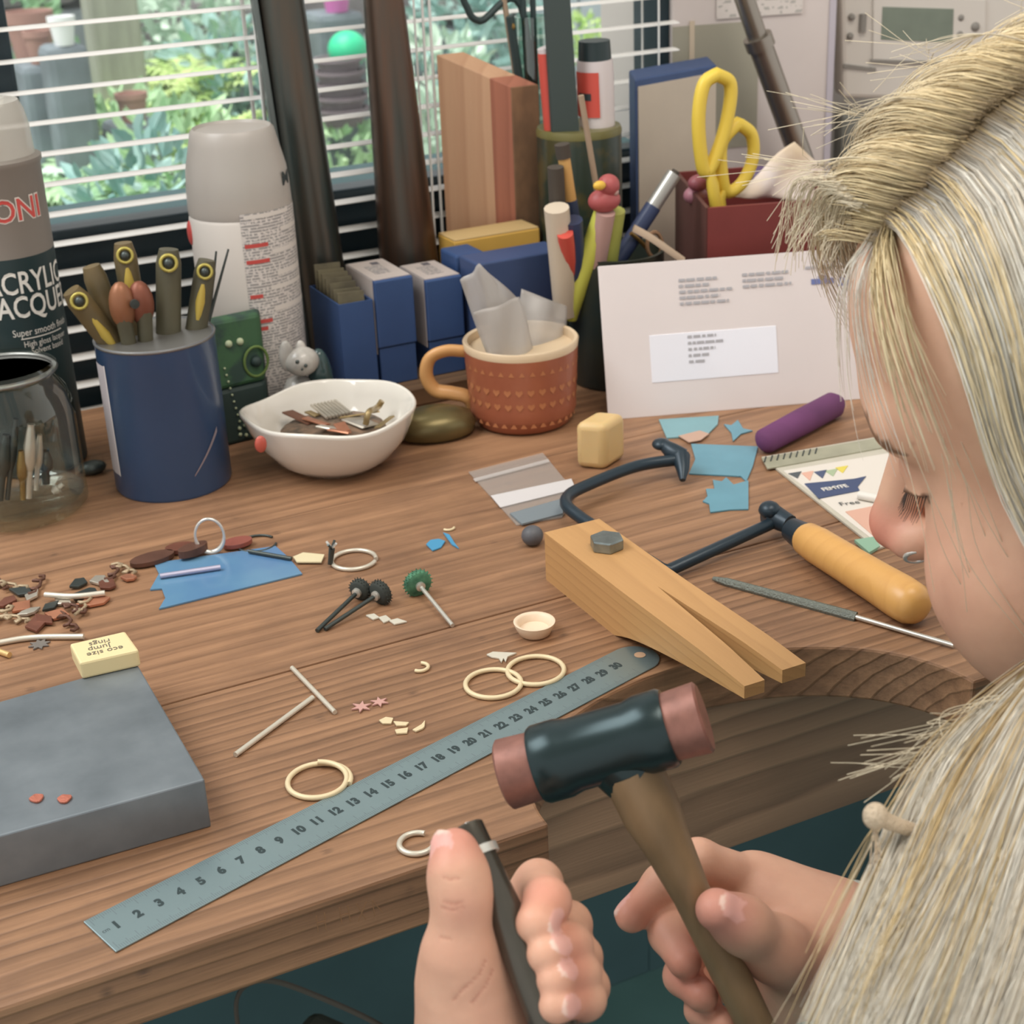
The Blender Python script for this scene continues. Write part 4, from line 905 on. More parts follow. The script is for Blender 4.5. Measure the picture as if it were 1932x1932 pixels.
# pliers with a copper coloured joint
a = W(246, 556, ty - .008); pl = thing('pliers', (tx, ty - .008, .012), 'pliers with a copper brown joint in the middle of the blue tin', 'pliers')
MB().ball(a + (-.0062, 0, -.006), .0135, 16, 10, (.62, .55, 1.15)).build('joint', M_cop, pl, smooth=60)
MB().ball(a + (.0062, .001, -.007), .0135, 16, 10, (.62, .55, 1.1)).build('joint', mat('red_brown_joint', (128, 76, 58), .45, .3, var=.2, scale=30), pl, smooth=60)
MB().lathe([(.003, 0), (.003, .002), (0, .0022)], (0, 0, 0), 14, Matrix.Translation(Vector(a + np.array([0, -.0076, -.004]))) @ Matrix.Rotation(math.radians(90), 4, 'X')).build('pivot', M_dk, pl, smooth=40)
for sx_ in (-1, 1):
    MB().tube([a + (sx_ * .007, -.001, -.012), a + (sx_ * .004, 0, -.05), (tx + sx_ * .004, ty - .006, .01)], [.0052, .0048, .004], 10).build('jaw' if False else 'arm', M_hw2, pl, smooth=50)
for i, (t, q) in enumerate((((408, 474), (396, 600)), ((431, 470), (398, 590)))):
    A = W(*t, ty + .01); B = W(*q, ty + .008); B2 = B + (B - A) * .6; rr = math.hypot(B2[0] - tx, B2[1] - ty)
    B2[0] = tx + (B2[0] - tx) * min(1, (tr - .005) / rr); B2[1] = ty + (B2[1] - ty) * min(1, (tr - .005) / rr)
    o = MB().tube([B2, A], [.0016, .0007], 8).build('scriber', M_dk, smooth=50); tag(o, ('left of two thin steel scribers in the blue tin', 'right of two thin steel scribers in the blue tin')[i], 'scriber', 'scribers in the blue tin')

# ---- green patterned spectacle case
e0 = G(432, 842); e1 = G(512, 822)
hz = float(zat(e0[0], e0[1], 612)); dn = np.array([.35, .93, 0]); 
gc = thing('spectacle_case', tuple((e0 + e1) / 2), 'dark green patterned case standing between the blue tin and the bowl', 'case')
M_gc = mat('green_patterned_cloth', (58, 92, 62), .6, col2=(44, 66, 58), scale=60, thr=(.45, .6)); M_gd = mat('black_green_cloth', (44, 60, 56), .6, var=.2, scale=40)
f0, f1 = e0 - (e1 - e0) * .3, e1; bk = dn * .022
MB().hexa([tuple(f0), tuple(f1), tuple(f1 + bk), tuple(f0 + bk)], [up(f0 + bk * .2, hz * .45), up(f1 + bk * .2, hz * .45), up(f1 + bk, hz * .45), up(f0 + bk, hz * .45)]).build('lower_half', M_gd, gc, bevel=.003)
MB().hexa([up(f0 + bk * .2, hz * .45), up(f1 + bk * .2, hz * .45), up(f1 + bk, hz * .45), up(f0 + bk, hz * .45)], [up(f0 + bk * .4, hz), up(f1 + bk * .4, hz * .99), up(f1 + bk, hz), up(f0 + bk, hz)]).build('upper_half', M_gc, gc, bevel=.003)
fdir = (f1 - f0) / np.linalg.norm(f1 - f0)
M_dot = mat('pale_embroidery', (176, 184, 150), .7); M_ol = mat('olive_embroidery', (98, 120, 62), .7)
def onface(t, h): 
    k = .2 + .2 * max(0, (h / hz - .45) / .55) if h > hz * .45 else .2 * h / (hz * .45); p = f0 + (f1 - f0) * t + bk * k; return np.array([p[0], p[1], h])
for t, h in ((.42, .80), (.62, .80)):
    MB().ball(onface(t, hz * h), .0027, 10, 8).build('dot', M_dot, gc, smooth=180)
c = onface(.86, hz * .62); MB().tube([c + fdir * .009 * math.cos(a_) + np.array([0, -.0008, .011 * math.sin(a_)]) for a_ in np.linspace(0, 6.28, 20, endpoint=False)], .0011, 6, closed=True).build('stitched_ring', M_ol, gc, smooth=180)
MB().ball(c + (0, -.001, 0), .0042, 12, 8).build('stitched_eye', M_gd, gc, smooth=180)
for k in range(9):
    MB().ball(onface(.30 + .02 * k, hz * (.62 - .055 * k)) + (0, -.0008, 0), .0009, 6, 4).build('stitch', M_dot, gc)
c = onface(.52, hz * .10)
for k in range(5): MB().ball(c + fdir * .004 * math.cos(k * 1.2566) + np.array([0, -.001, .004 * math.sin(k * 1.2566)]), .0014, 6, 4).build('flower_stitch', M_dot, gc)

# ---- white bowl of scrap metal
bx_, by_ = .3305, .957; brz = float(zat(bx_, by_, 770)); BR = .0575
bowl = thing('white_bowl', (bx_, by_, 0), 'hand made white glazed bowl of metal scraps', 'bowl')
def bowl_r(a, t):
    d_ = (a - 2.67 + math.pi) % (2 * math.pi) - math.pi; w_ = 1 + .075 * math.exp(-(d_ / .33) ** 2) + .014 * math.cos(4 * a + 1) + .010 * math.cos(5 * a); return 1 + (w_ - 1) * t
def bowl_z(a, t): return (.0012 * math.sin(2 * a + .6) + .0010 * math.sin(5 * a)) * t
prof = [(.0, .003, 0), (.38, 0, 0), (.50, .001, .1), (.70, .20, .3), (.86, .48, .6), (.95, .76, .85), (.99, .95, 1), (1.0, 1.0, 1), (.975, 1.03, 1), (.95, 1.0, 1), (.90, .78, .85), (.80, .50, .6), (.62, .26, .3), (.35, .15, .1), (0, .13, 0)]
n = 72; v = []; f = []
for j in range(n):
    a = 2 * math.pi * j / n
    for pr_, pz_, t in prof: rr = BR * pr_ * bowl_r(a, t); v.append((bx_ + rr * math.cos(a), by_ + rr * math.sin(a), brz * pz_ + bowl_z(a, t)))
k = len(prof)
for j in range(n):
    for i in range(k - 1): f.append((j * k + i, ((j + 1) % n) * k + i, ((j + 1) % n) * k + i + 1, j * k + i + 1))
M_glz = mat('white_glaze', (226, 220, 210), .12, var=.06, scale=25, coat=.6)
MB().add(v, f).build('bowl_body', M_glz, bowl, smooth=180)
MB().ball((W(492, 838, by_ - .028)), .0042, 10, 8, (1, .6, 1.4)).build('red_glaze_spot', mat('red_glaze', (190, 92, 78), .2), bowl, smooth=180)
M_copp = mat('copper_scrap', (204, 140, 110), .4, .6, var=.3, scale=60); M_slv = mat('silver_scrap', (218, 210, 196), .35, .7, var=.2, scale=80); M_brz = mat('bronze_scrap', (172, 150, 108), .4, .6, var=.3, scale=60); M_rust = mat('rusty_brown_scrap', (124, 84, 66), .5, .4, var=.3, scale=60)
sc = [((530, 775), (590, 800), .0045, M_rust, 'flat brown strip poking up at the left of the bowl'), ((575, 790), (618, 803), .003, M_copp, 'short copper strip in the bowl'), ((610, 760), (648, 790), .009, M_slv, 'ribbed silver offcut standing up in the bowl'),
      ((600, 805), (640, 812), .004, M_slv, 'silver strip lying at the front of the bowl'), ((640, 800), (652, 815), .004, M_copp, 'copper chip in the middle of the bowl'), ((660, 790), (700, 805), .008, M_slv, 'grey triangular offcut in the bowl'),
      ((640, 790), (715, 778), .0022, M_brz, 'thin bronze wire across the bowl'), ((690, 800), (722, 772), .0035, M_brz, 'twisted bronze curl at the right of the bowl'), ((712, 808), (740, 787), .0022, M_brz, 'thin bronze stick leaning on the bowl rim'),
      ((620, 812), (660, 818), .003, M_copp, 'small copper piece at the front of the bowl'), ((580, 778), (600, 786), .003, M_brz, 'tiny bronze tube in the bowl')]
for i, (p0, p1, hw, m, lb) in enumerate(sc):
    zb_ = brz * .70 + .001 * (i % 5); A, B = G(*p0, zb_ + .001), G(*p1, zb_)
    A, B = np.array(A), np.array(B)
    for q in (A, B):
        rr = math.hypot(q[0] - bx_, q[1] - by_)
        if rr > BR * .74: q[:2] = np.array([bx_, by_]) + (q[:2] - np.array([bx_, by_])) * BR * .74 / rr
    d = B - A; d /= np.linalg.norm(d); sd = np.cross(d, (0, .35, 1)); sd /= np.linalg.norm(sd); nn_ = np.cross(sd, d)
    if i == 7: o = MB().tube(bez([A, A + (.003, 0, .008), B + (-.004, 0, .002), B + (0, 0, .006)], 6), .0022, 8).build('metal_scrap', m, smooth=60)
    elif i == 2:
        b = MB()
        for q in range(8): 
            c_ = A + d * .0 + sd * hw * (q / 3.5 - 1); b.tube([c_, c_ + (B - A) * .8 + np.array([0, 0, .0])], .0011, 6)
        o = b.build('metal_scrap', m, smooth=60)
    else: o = MB().hexa([tuple(A - sd * hw), tuple(B - sd * hw), tuple(B + sd * hw), tuple(A + sd * hw)], [tuple(A - sd * hw + nn_ * .0012), tuple(B - sd * hw * .8 + nn_ * .0012), tuple(B + sd * hw * .8 + nn_ * .0012), tuple(A + sd * hw + nn_ * .0012)]).build('metal_scrap', m, bevel=.0002)
    tag(o, lb, 'metal scrap', 'metal scraps in the white bowl')
o = MB().lathe([(0, 0), (.034, .0), (.040, .004), (.036, .014), (.02, .017), (0, .018)], (bx_, by_, brz * .28), 24).build('scrap_heap', mat('dark_mixed_scrap', (150, 122, 100), .6, .3, col2=(92, 82, 72), scale=130, bump=.8, bscale=200), smooth=60); tag(o, 'heap of tiny mixed filings at the bottom of the bowl', 'filings', kind='stuff')

# ---- white figurine behind the bowl
fx = W(560, 690, 1.032); fz = float(zat(fx[0], 1.032, 655))
M_por = mat('white_porcelain', (196, 190, 182), .2, col2=(150, 146, 140), scale=70)
fg = thing('porcelain_figurine', (fx[0], 1.032, 0), 'small white porcelain rabbit peeping over the back of the bowl', 'figurine')
MB().lathe([(.013, 0), (.015, .01), (.0135, fz * .45), (.008, fz * .62), (0, fz * .66)], (fx[0], 1.032, 0), 24).build('body', M_por, fg, smooth=180)
MB().ball(W(570, 682, 1.025), .0105, 18, 12, (1.2, 1, 1)).build('head', M_por, fg, smooth=180)
e = W(541, 672, 1.028); MB().ball(e, .0075, 16, 12, (.75, .5, 1.55)).build('ear', M_por, fg, smooth=180)
e = W(568, 662, 1.03); MB().ball(e, .006, 16, 12, (.7, .5, 1.3)).build('ear', M_por, fg, smooth=180)
for px, py, r in ((561, 683, .0016), (577, 690, .0014), (570, 697, .001)): MB().ball(W(px, py, 1.0135), r, 8, 6).build('painted_face', M_dk, fg, smooth=180)
o = MB().ball((float(W(603, 690, 1.03)[0]), 1.03, .03), .0095, 16, 12, (1, 1, 3.1)).build('glass_stopper', mat('dark_green_glass', (58, 76, 76), .1), smooth=180); tag(o, 'dark glass stopper beside the porcelain rabbit', 'stopper')

# ---- brass coloured oval weight
c = G(822, 822); ow = thing('brass_weight', c, 'dark brass oval paperweight between the bowl and the mug', 'paperweight')
Mq = rotz(-.2, c)
MB().lathe([(.021, 0), (.027, .003), (.0285, .009), (.025, .016), (.014, .0205), (0, .0215)], (0, 0, 0), 40, Mq, 1.05, .72).build('oval_body', mat('patinated_brass', (122, 110, 74), .35, .6, var=.25, scale=40), ow, smooth=60)
o = MB().hexa([tuple(G(700, 752)), tuple(G(895, 722)), tuple(G(895, 700)), tuple(G(700, 732))], [tuple(G(700, 752) + (0, 0, .012)), tuple(G(895, 722) + (0, 0, .012)), tuple(G(895, 700) + (0, 0, .012)), tuple(G(700, 732) + (0, 0, .012))]).build('wooden_batten', M_board, bevel=.001)
for vv in o.data.vertices: vv.co.y -= 0
tag(o, 'slim brown wooden batten lying in front of the blue boxes', 'batten')

# ---- cup with plastic bags
mx_, my_ = .4785, .9615; mh = float(zat(mx_, my_, 636))
cup = thing('tea_cup', (mx_, my_, 0), 'brick red stoneware cup with a tan handle, stuffed with plastic bags', 'cup')
M_cup = mat('brick_red_glaze', (166, 98, 70), .4, col2=(152, 86, 62), scale=40, coat=.15); M_cupin = mat('cream_glaze', (214, 190, 158), .35); M_cuph = mat('tan_glaze', (206, 154, 98), .35)
R0, R1 = .0368, .0412
def cr_(z): return R0 + (R1 - R0) * (z / mh) ** .7
MB().lathe([(R0 * .82, 0), (R0 * .93, .002), (cr_(.010), .010), (cr_(.0105) + .0007, .0115), (cr_(.018), .018), (cr_(mh * .6), mh * .6), (cr_(mh - .006), mh - .006)], (mx_, my_, 0), 64, cap=False).build('body', M_cup, cup, smooth=40)
MB().lathe([(cr_(mh - .006), mh - .006), (R1 + .0004, mh - .001), (R1 - .0005, mh), (R1 - .003, mh - .0008), (R1 - .004, mh - .006), (R0 - .004, .006), (0, .005)], (mx_, my_, 0), 64).build('cream_lining', M_cupin, cup, smooth=60)
hd_ = np.array([-.905, .425, 0]); oc = np.array([mx_, my_, 0])
hp = [oc + hd_ * (cr_(mh * .88) - .002) + (0, 0, mh * .86), oc + hd_ * (R1 + .012) + (0, 0, mh * .88), oc + hd_ * (R1 + .024) + (0, 0, mh * .80), oc + hd_ * (R1 + .0275) + (0, 0, mh * .60), oc + hd_ * (R1 + .022) + (0, 0, mh * .42), oc + hd_ * (R1 + .010) + (0, 0, mh * .37), oc + hd_ * (cr_(mh * .3) + .001) + (0, 0, mh * .30), oc + hd_ * (cr_(mh * .1) - .0005) + (0, 0, mh * .08)]
P = bez(hp, 7); MB().tube(P, [.0040] * (len(P) - 8) + [.0040 - .0025 * k / 8 for k in range(8)], 12, flat=(1, 1.35)).build('handle', M_cuph, cup, smooth=180)
b = MB(); th0 = math.atan2(CAM[1] - my_, CAM[0] - mx_)
for row, (zf, sz, n_) in enumerate(((.14, .0024, 34), (.38, .0033, 30), (.55, .0033, 30), (.76, .0022, 34))):
    for k in range(n_):
        a = 2 * math.pi * k / n_; z = mh * zf; rr = cr_(z) + .0002
        def pt(du, dv): return (mx_ + rr * math.cos(a + du / rr), my_ + rr * math.sin(a + du / rr), z + dv)
        if row in (1, 2): b.add([pt(0, -sz), pt(sz * .8, -sz * .1), pt(sz * .65, sz * .55), pt(0, sz * .3), pt(-sz * .65, sz * .55), pt(-sz * .8, -sz * .1)], [(0, 1, 2, 3, 4, 5)] if row == 1 else [(0, 1, 2, 3, 4, 5)])
        else: b.add([pt(-sz, -sz * .6), pt(sz, -sz * .6), pt(0, sz)], [(0, 1, 2)])
b.build('printed_pattern', mat('ochre_print', (180, 116, 78), .4), cup)
M_film = film_mat('cloudy_plastic_film', (196, 190, 184), .55, .3)
def bag(quad, Yd, label, curl):
    q = [W(x, y, my_ + d) for (x, y), d in zip(quad, Yd)]
    def fn(u, v):
        p = (q[0] * (1 - u) + q[1] * u) * (1 - v) + (q[3] * (1 - u) + q[2] * u) * v
        return tuple(p + np.array([0, curl * math.sin(math.pi * u) * (.4 + v) + .0015 * math.sin(9 * u + 5 * v), .001 * math.sin(7 * v)]))
    o = MB().grid(fn, 14, 14).build('plastic_bag', M_film, smooth=180, solid=.0004); tag(o, label, 'plastic bag', 'plastic bags in the cup')
bag([(868, 528), (905, 497), (985, 600), (925, 690)], (-.0, .004, .006, -.008), 'cloudy plastic bag with a folded corner leaning left from the cup', -.006)
bag([(905, 500), (990, 575), (1000, 680), (940, 690)], (.006, .01, .004, -.004), 'flat cloudy plastic bag in the middle of the cup', -.008)
bag([(984, 545), (1070, 578), (1062, 660), (975, 690)], (.012, .012, .008, -.006), 'short stiff plastic bag at the right of the cup', -.01)
bag([(893, 590), (980, 560), (1010, 670), (935, 700)], (-.016, -.01, -.012, -.018), 'crumpled plastic bag at the front of the cup', -.004)

# ---- wax block
F, L_, R_ = G(1142, 889), G(1085, 883), G(1182, 863); B_ = L_ + (R_ - F); hz = float(zat(F[0], F[1], 803))
o = MB().hexa([tuple(F), tuple(R_), tuple(B_), tuple(L_)], [up(F, hz), up(R_, hz), up(B_, hz), up(L_, hz)]).build('wax_block', mat('cream_wax', (216, 184, 130), .4, var=.08, scale=30, sss=.3), bevel=.005, bseg=4, smooth=60); tag(o, 'upright rounded block of cream wax beside the cup', 'wax block')

# ---- windowed envelope
el, er = G(1180, 790), G(1600, 755); ed = (er - el); ed /= np.linalg.norm(ed); EW = .222
tl_ = W(1095, 505, .962); ev = tl_ - el; ev = ev - ed * (ev @ ed); EH = np.linalg.norm(ev); ev /= EH; en = np.cross(ed, ev)
if en @ (CAM - el) < 0: en = -en
el = el + ed * ((tl_ - el) @ ed) * .5
ME = axes(el, ed, ev, en); env = thing('envelope', tuple(el + ed * EW / 2), 'large white envelope with an address window leaning against the pots', 'envelope')
M_env = mat('white_envelope_paper', (222, 212, 210), .7, var=.03, scale=20)
MB().box((0, 0, -.0012), (EW, EH, 0), ME).build('envelope_sheet', M_env, env, bevel=.0004)
MB().box((.034, EH * .22, 0), (.128, EH * .53, .0004), ME).build('address_window', mat('glassine_window', (236, 236, 244), .15, coat=.4), env, bevel=.0003)
M_gp = print_mat('address_print', (224, 216, 214), (150, 148, 152), .0031, 420, .44, 'Z')
M_gi = mat('grey_ink', (172, 170, 174), .7); M_bi = mat('postal_blue_ink', (108, 118, 168), .7)
def lines(x, y, ws, name, dh=.0042, m=M_gi, hh=.0019):
    b = MB(); r = random.Random(int(x * 1e4))
    for i, w_ in enumerate(ws):
        xx = x
        while xx < x + w_:
            l_ = r.uniform(.002, .007); b.box((xx, y - i * dh - hh, .0005 if m is not M_bi else .0002), (min(xx + l_, x + w_), y - i * dh, .0008), ME); xx += l_ + r.uniform(.0008, .0016)
    b.build(name, m, env)
lines(.058, EH * .88, (.028, .022, .040, .030, .036), 'printed_address'); lines(.105, EH * .885, (.034, .030, .036), 'printed_address')
lines(.062, EH * .51, (.021, .026, .020, .016, .012), 'printed_address', .0045)
b = MB(); b.box((.156, EH * .78, .0002), (.173, EH * .815, .0006), ME); b.box((.1625, EH * .815, .0002), (.1665, EH * .835, .0006), ME); b.box((.161, EH * .825, .0002), (.168, EH * .83, .0006), ME); b.build('postal_mark', M_bi, env)
b = MB()
for k in range(6): b.box((.1775 + k * .004, EH * .765, .0002), (.1775 + k * .004 + .0028 + .0008 * (k % 2), EH * .815, .0006), ME)
b.box((.176, EH * .76, .0002), (.204, EH * .766, .0006), ME); b.build('postal_mark', M_bi, env)
lines(.152, EH * .90, (.040,), 'printed_address')

# ================================================================== flat things and tools on the bench top
def flat(name, pxs, z0, z1, m, label=None, cat=None, grp=None, parent=None, bevel=0):
    pts = [G(x, y, z1) for x, y in pxs]
    ar = sum(pts[i][0] * pts[(i + 1) % len(pts)][1] - pts[(i + 1) % len(pts)][0] * pts[i][1] for i in range(len(pts)))
    if ar < 0: pts = pts[::-1]
    o = MB().prism([(p[0], p[1]) for p in pts], z0, z1).build(name, m, parent, bevel=bevel)
    if label: tag(o, label, cat, grp)
    return o
def wire(name, pxs, r, m, label=None, cat=None, grp=None, closed=False, parent=None, smooth=60, n=10, z=None):
    pts = [G(x, y, (r if z is None else z) + .0001) for x, y in pxs]
    if len(pts) > 2 and not closed: pts = bez(pts, 6)
    if len(pts) > 2 and closed: pts = bez(pts + [pts[0]], 6)[:-1]
    o = MB().tube(pts, r, n, closed=closed).build(name, m, parent, smooth=smooth)
    if label: tag(o, label, cat, grp)
    return o
def ring_on(cx, cy, R, r, m, label, a0=0, a1=360, cat='ring', grp='wire rings on the bench', z=None, n=40, name='wire_ring'):
    c = G(cx, cy); z = r if z is None else z
    full = abs(a1 - a0) >= 360; k = n
    P = [(c[0] + R * math.cos(math.radians(a)), c[1] + R * math.sin(math.radians(a)), z + .0001) for a in np.linspace(a0, a1, k, endpoint=not full)]
    o = MB().tube(P, r, 10, closed=full).build(name, m, smooth=60); tag(o, label, cat, grp); return o
# ---- grip seal bag
zb_ = thing('grip_seal_bag', tuple(G(985, 925)), 'small clear grip seal bag with a white write-on strip', 'plastic bag')
M_cf = film_mat('clear_bag_film', (190, 180, 172), .38, .25)
flat('film', [(884, 890), (1024, 854), (1088, 932), (1060, 975), (975, 990)], .0002, .0010, M_cf, parent=zb_)
flat('seal_strip', [(893, 903), (1034, 866), (1038, 871), (897, 908)], .0010, .0016, film_mat('seal_film', (214, 208, 204), .6), parent=zb_)
flat('write_on_strip', [(926, 935), (1078, 903), (1086, 922), (944, 957)], .0010, .0014, mat('write_on_white', (206, 202, 202), .5), parent=zb_)
flat('folded_contents', [(962, 968), (1062, 940), (1062, 968), (985, 988)], .0010, .0022, mat('grey_blue_card', (122, 132, 138), .5), parent=zb_)
# ---- saw frame
M_blk_en = mat('black_enamel_steel', (40, 54, 64), .35, .2); 
saw = thing('piercing_saw', tuple(G(1300, 1000)), "jeweller's piercing saw with black frame and wooden handle", 'saw')
sr = .0039
pa = [G(1288, 866, .012), G(1200, 880, .012), G(1105, 917, .012), G(1072, 936, .012), G(1070, 955, .012), G(1100, 980, .010), G(1245, 1072, .006)]
MB().tube(bez(pa[:6], 6) + [np.array(pa[6])], sr, 12).build('frame_arm', M_blk_en, saw, smooth=60)
MB().tube([np.array(pa[6]), G(1262, 1076, .006), G(1468, 982, .010)], sr * .95, 12).build('frame_arm', M_blk_en, saw, smooth=60)
cA = G(1272, 858, .013)
MB().ball(G(1248, 838, .018), .0065, 12, 8, (1, 1, .6)).build('wing_nut', M_blk_en, saw, smooth=180)
MB().tube([G(1248, 836, .018), G(1268, 852, .016), G(1290, 862, .013)], [.0035, .006, .0055], 12).build('clamp', M_blk_en, saw, smooth=60)
MB().tube([G(1284, 862, .013), G(1288, 884, .009), G(1288, 906, .004)], [.0065, .0045, .002], 12).build('jaw', M_blk_en, saw, smooth=60)
MB().ball(G(1452, 962, .017), .0068, 12, 8, (1, 1, .8)).build('wing_nut', M_blk_en, saw, smooth=180)
MB().tube([G(1440, 975, .013), G(1462, 975, .012), G(1490, 990, .011)], [.005, .0075, .006], 12).build('clamp', M_blk_en, saw, smooth=60)
h0, h1 = G(1500, 1003, .0115), G(1738, 1150, .0125); hd = h1 - h0
fa = [h0 - hd * .03, h0 + hd * .09]; MB().tube(fa, [.0072, .0088], 20).build('ferrule', mat('black_ferrule', (48, 60, 70), .3, .4), saw, smooth=40)
prf = [(.07, .0078), (.10, .0098), (.2, .0108), (.45, .0110), (.7, .0116), (.85, .0122), (.93, .0118), (.975, .0095), (.995, .0055), (1.0, .001)]
MB().tube([h0 + hd * t for t, _ in prf], [r for _, r in prf], 28).build('handle', wood_mat('amber_handle', (218, 166, 96), (200, 144, 78), ring=.01, axis=(.6, .01), rough=.35, bump=.05, contrast=.4), saw, smooth=60)
# ---- needle file
nf = thing('needle_file', tuple(G(1560, 1150)), 'grey needle file lying under the saw handle', 'file')
d0, d1, d2 = G(1345, 1091, .002), G(1615, 1164, .002), G(1800, 1218, .002)
MB().tube([d0, d0 + (d1 - d0) * .1, d1], [.0012, .0026, .0030], 8, flat=(1, .6)).build('cut_blade', mat('grey_file_steel', (112, 116, 108), .5, .5, bump=.4, bscale=900), nf)
MB().tube([d1, d2], .0014, 10).build('shank', M_st, nf, smooth=60)
# ---- pebble
c = G(1005, 1028); o = MB().ball((c[0], c[1], .0063), .0066, 18, 12, (1.02, 1, .95)).build('grey_ball', mat('slate_grey_ball', (96, 96, 100), .5, var=.2, scale=100), smooth=180); tag(o, 'slate grey ball beside the back of the bench pin', 'ball')
# ---- blue plastic sheet offcuts
M_aq = mat('pale_blue_acetate', (122, 166, 174), .35, var=.1, scale=40); M_aq2 = mat('mid_blue_acetate', (98, 150, 168), .35, var=.12, scale=40)
g_ = 'blue plastic offcuts by the envelope'
flat('blue_sheet', [(1243, 791), (1356, 784), (1354, 800), (1334, 820), (1258, 826)], .0002, .0011, M_aq, 'pale blue plastic offcut with a rounded corner under the envelope edge', 'plastic sheet', g_)
flat('blue_sheet', [(1304, 837), (1430, 842), (1420, 880), (1408, 908), (1398, 898), (1300, 893), (1312, 866)], .0002, .0011, M_aq2, 'largest blue plastic offcut, right of the saw clamp', 'plastic sheet', g_)
flat('blue_sheet', [(1345, 905), (1362, 908), (1370, 900), (1384, 914), (1412, 906), (1412, 960), (1378, 961), (1340, 966), (1338, 950), (1326, 945), (1335, 936), (1332, 922), (1348, 922)], .0002, .0011, M_aq2, 'jagged edged blue plastic offcut below the largest one', 'plastic sheet', g_)
flat('blue_star_scrap', [(1366, 800), (1380, 802), (1392, 792), (1402, 808), (1420, 812), (1398, 818), (1383, 832), (1380, 816)], .0002, .0011, M_aq2, 'small star shaped blue plastic scrap near the purple roll', 'plastic scrap', g_)
M_tpk = mat('pink_dust', (190, 158, 140), .9)
flat('paper_shred', [(1280, 822), (1320, 812), (1338, 818), (1322, 830), (1300, 834)], .0012, .0018, M_tpk, 'shred of pinkish paper on the blue offcut', 'paper scrap')
# ---- purple roll
o = MB().tube([G(1438, 836, .009), G(1444, 832, .009), G(1510, 797, .0095), G(1572, 764, .0095), G(1582, 759, .0095)], [.005, .0088, .0095, .0095, .006], 20, flat=(1, .92)).build('purple_roll', mat('purple_velvet', (112, 62, 106), .8, var=.25, scale=40), smooth=60); tag(o, 'small purple fabric roll in front of the envelope', 'fabric roll')
# ---- patterned packet
pk = thing('patterned_packet', tuple(G(1600, 930)), 'cellophane packet with a navy banner and paper bunting, beside the face', 'packet')
flat('card_back', [(1437, 862), (1690, 818), (1800, 985), (1655, 1035), (1560, 960)], .0003, .0016, mat('packet_grey_white', (200, 194, 178), .35, var=.1, scale=40), parent=pk)
flat('header_strip', [(1437, 864), (1688, 820), (1700, 838), (1448, 884)], .0016, .0024, mat('header_khaki', (166, 164, 142), .4, var=.15, scale=90), parent=pk)
flat('illustration', [(1478, 888), (1705, 850), (1790, 975), (1650, 1020)], .0016, .0020, mat('illustration_white', (224, 216, 206), .4), parent=pk)
b = MB()
for k in range(9):
    x = 1442 + k * 12; b.tube([G(x, 872 - k * 2.0, .0026), G(x + 3, 862 - k * 2.0, .0026)], .0005, 5)
b.build('printed_heading', M_dark_ink, pk)
for (pts, c_) in ((((1487, 893), (1512, 889), (1505, 902)), (82, 88, 92)), (((1512, 892), (1535, 888), (1528, 906)), (222, 174, 154)), (((1536, 890), (1560, 886), (1552, 902)), (74, 86, 116)), (((1556, 888), (1580, 884), (1572, 898)), (168, 184, 150)), (((1576, 882), (1600, 878), (1590, 892)), (222, 204, 90))):
    flat('bunting_flag', pts, .0020, .0024, mat('flag_%d_%d_%d' % c_, c_, .5), parent=pk)
flat('banner', [(1518, 912), (1612, 903), (1634, 898), (1618, 918), (1622, 925), (1545, 940)], .0021, .0026, mat('navy_banner', (64, 78, 112), .5), parent=pk)
def flat_text(body, p0, p1, size, m, parent, z, flipv=False, name='lettering', bold=0.0, sx=1.0):
    A, B = G(*p0, z), G(*p1, z); d = (B - A); d[2] = 0; d /= np.linalg.norm(d); u = np.array([-d[1], d[0], 0])
    v, f = text_mesh(body, size, 'CENTER', bold, sx); c = (A + B) / 2
    MB().add([tuple(c + d * x + u * y) for x, y, _ in v], f).build(name, m, parent)
flat_text('FEMYFE', (1545, 925), (1605, 915), .0068, M_white_ink, pk, .0028, bold=.0002, sx=.8)
flat_text('Free', (1580, 952), (1625, 946), .0075, M_dark_ink, pk, .0024)
flat('pink_shape', [(1595, 965), (1660, 952), (1720, 985), (1650, 1012)], .0020, .0024, mat('pale_peach', (216, 170, 150), .5), parent=pk)
flat('green_corner', [(1612, 1018), (1650, 1012), (1660, 1030), (1640, 1042)], .0005, .0024, mat('mint_corner', (140, 176, 152), .5), parent=pk)
o = MB().tube([G(1620, 934, .0048), G(1692, 948, .0048)], .0028, 10).build('white_tube', mat('white_straw', (226, 222, 214), .4), smooth=50); o.location.z = .0; tag(o, 'short white tube lying on the patterned packet', 'tube')
# ---- steel ruler
RO = np.array([.0645, .5341, 0]); ra = .2718; ru = np.array([math.cos(ra), math.sin(ra), 0]); rv = np.array([-ru[1], ru[0], 0]); RW = .0263; roff = -.0013; RT = .0010
MR = axes(RO, ru, rv, (0, 0, 1))
rul = thing('steel_ruler', tuple(RO + ru * .155), 'steel thirty centimetre ruler lying diagonally along the bench edge', 'ruler')
b = MB(); x0, x1 = .0015, .3255; y0, y1 = roff - RW / 2, roff + RW / 2
poly = [(x0, y0), (x1 - RW / 2, y0)] + [(x1 - RW / 2 + RW / 2 * math.sin(a), roff - RW / 2 * math.cos(a)) for a in np.linspace(.15, math.pi - .15, 14)] + [(x1 - RW / 2, y1), (x0, y1)]
b.prism(poly, .0002, RT, MR); b.build('blade', mat('brushed_ruler_steel', (146, 166, 170), .34, .7, var=.08, scale=20, stretch=(1, 1, 1)), rul, bevel=.0003)
M_ri = mat('engraved_black', (46, 60, 62), .6)
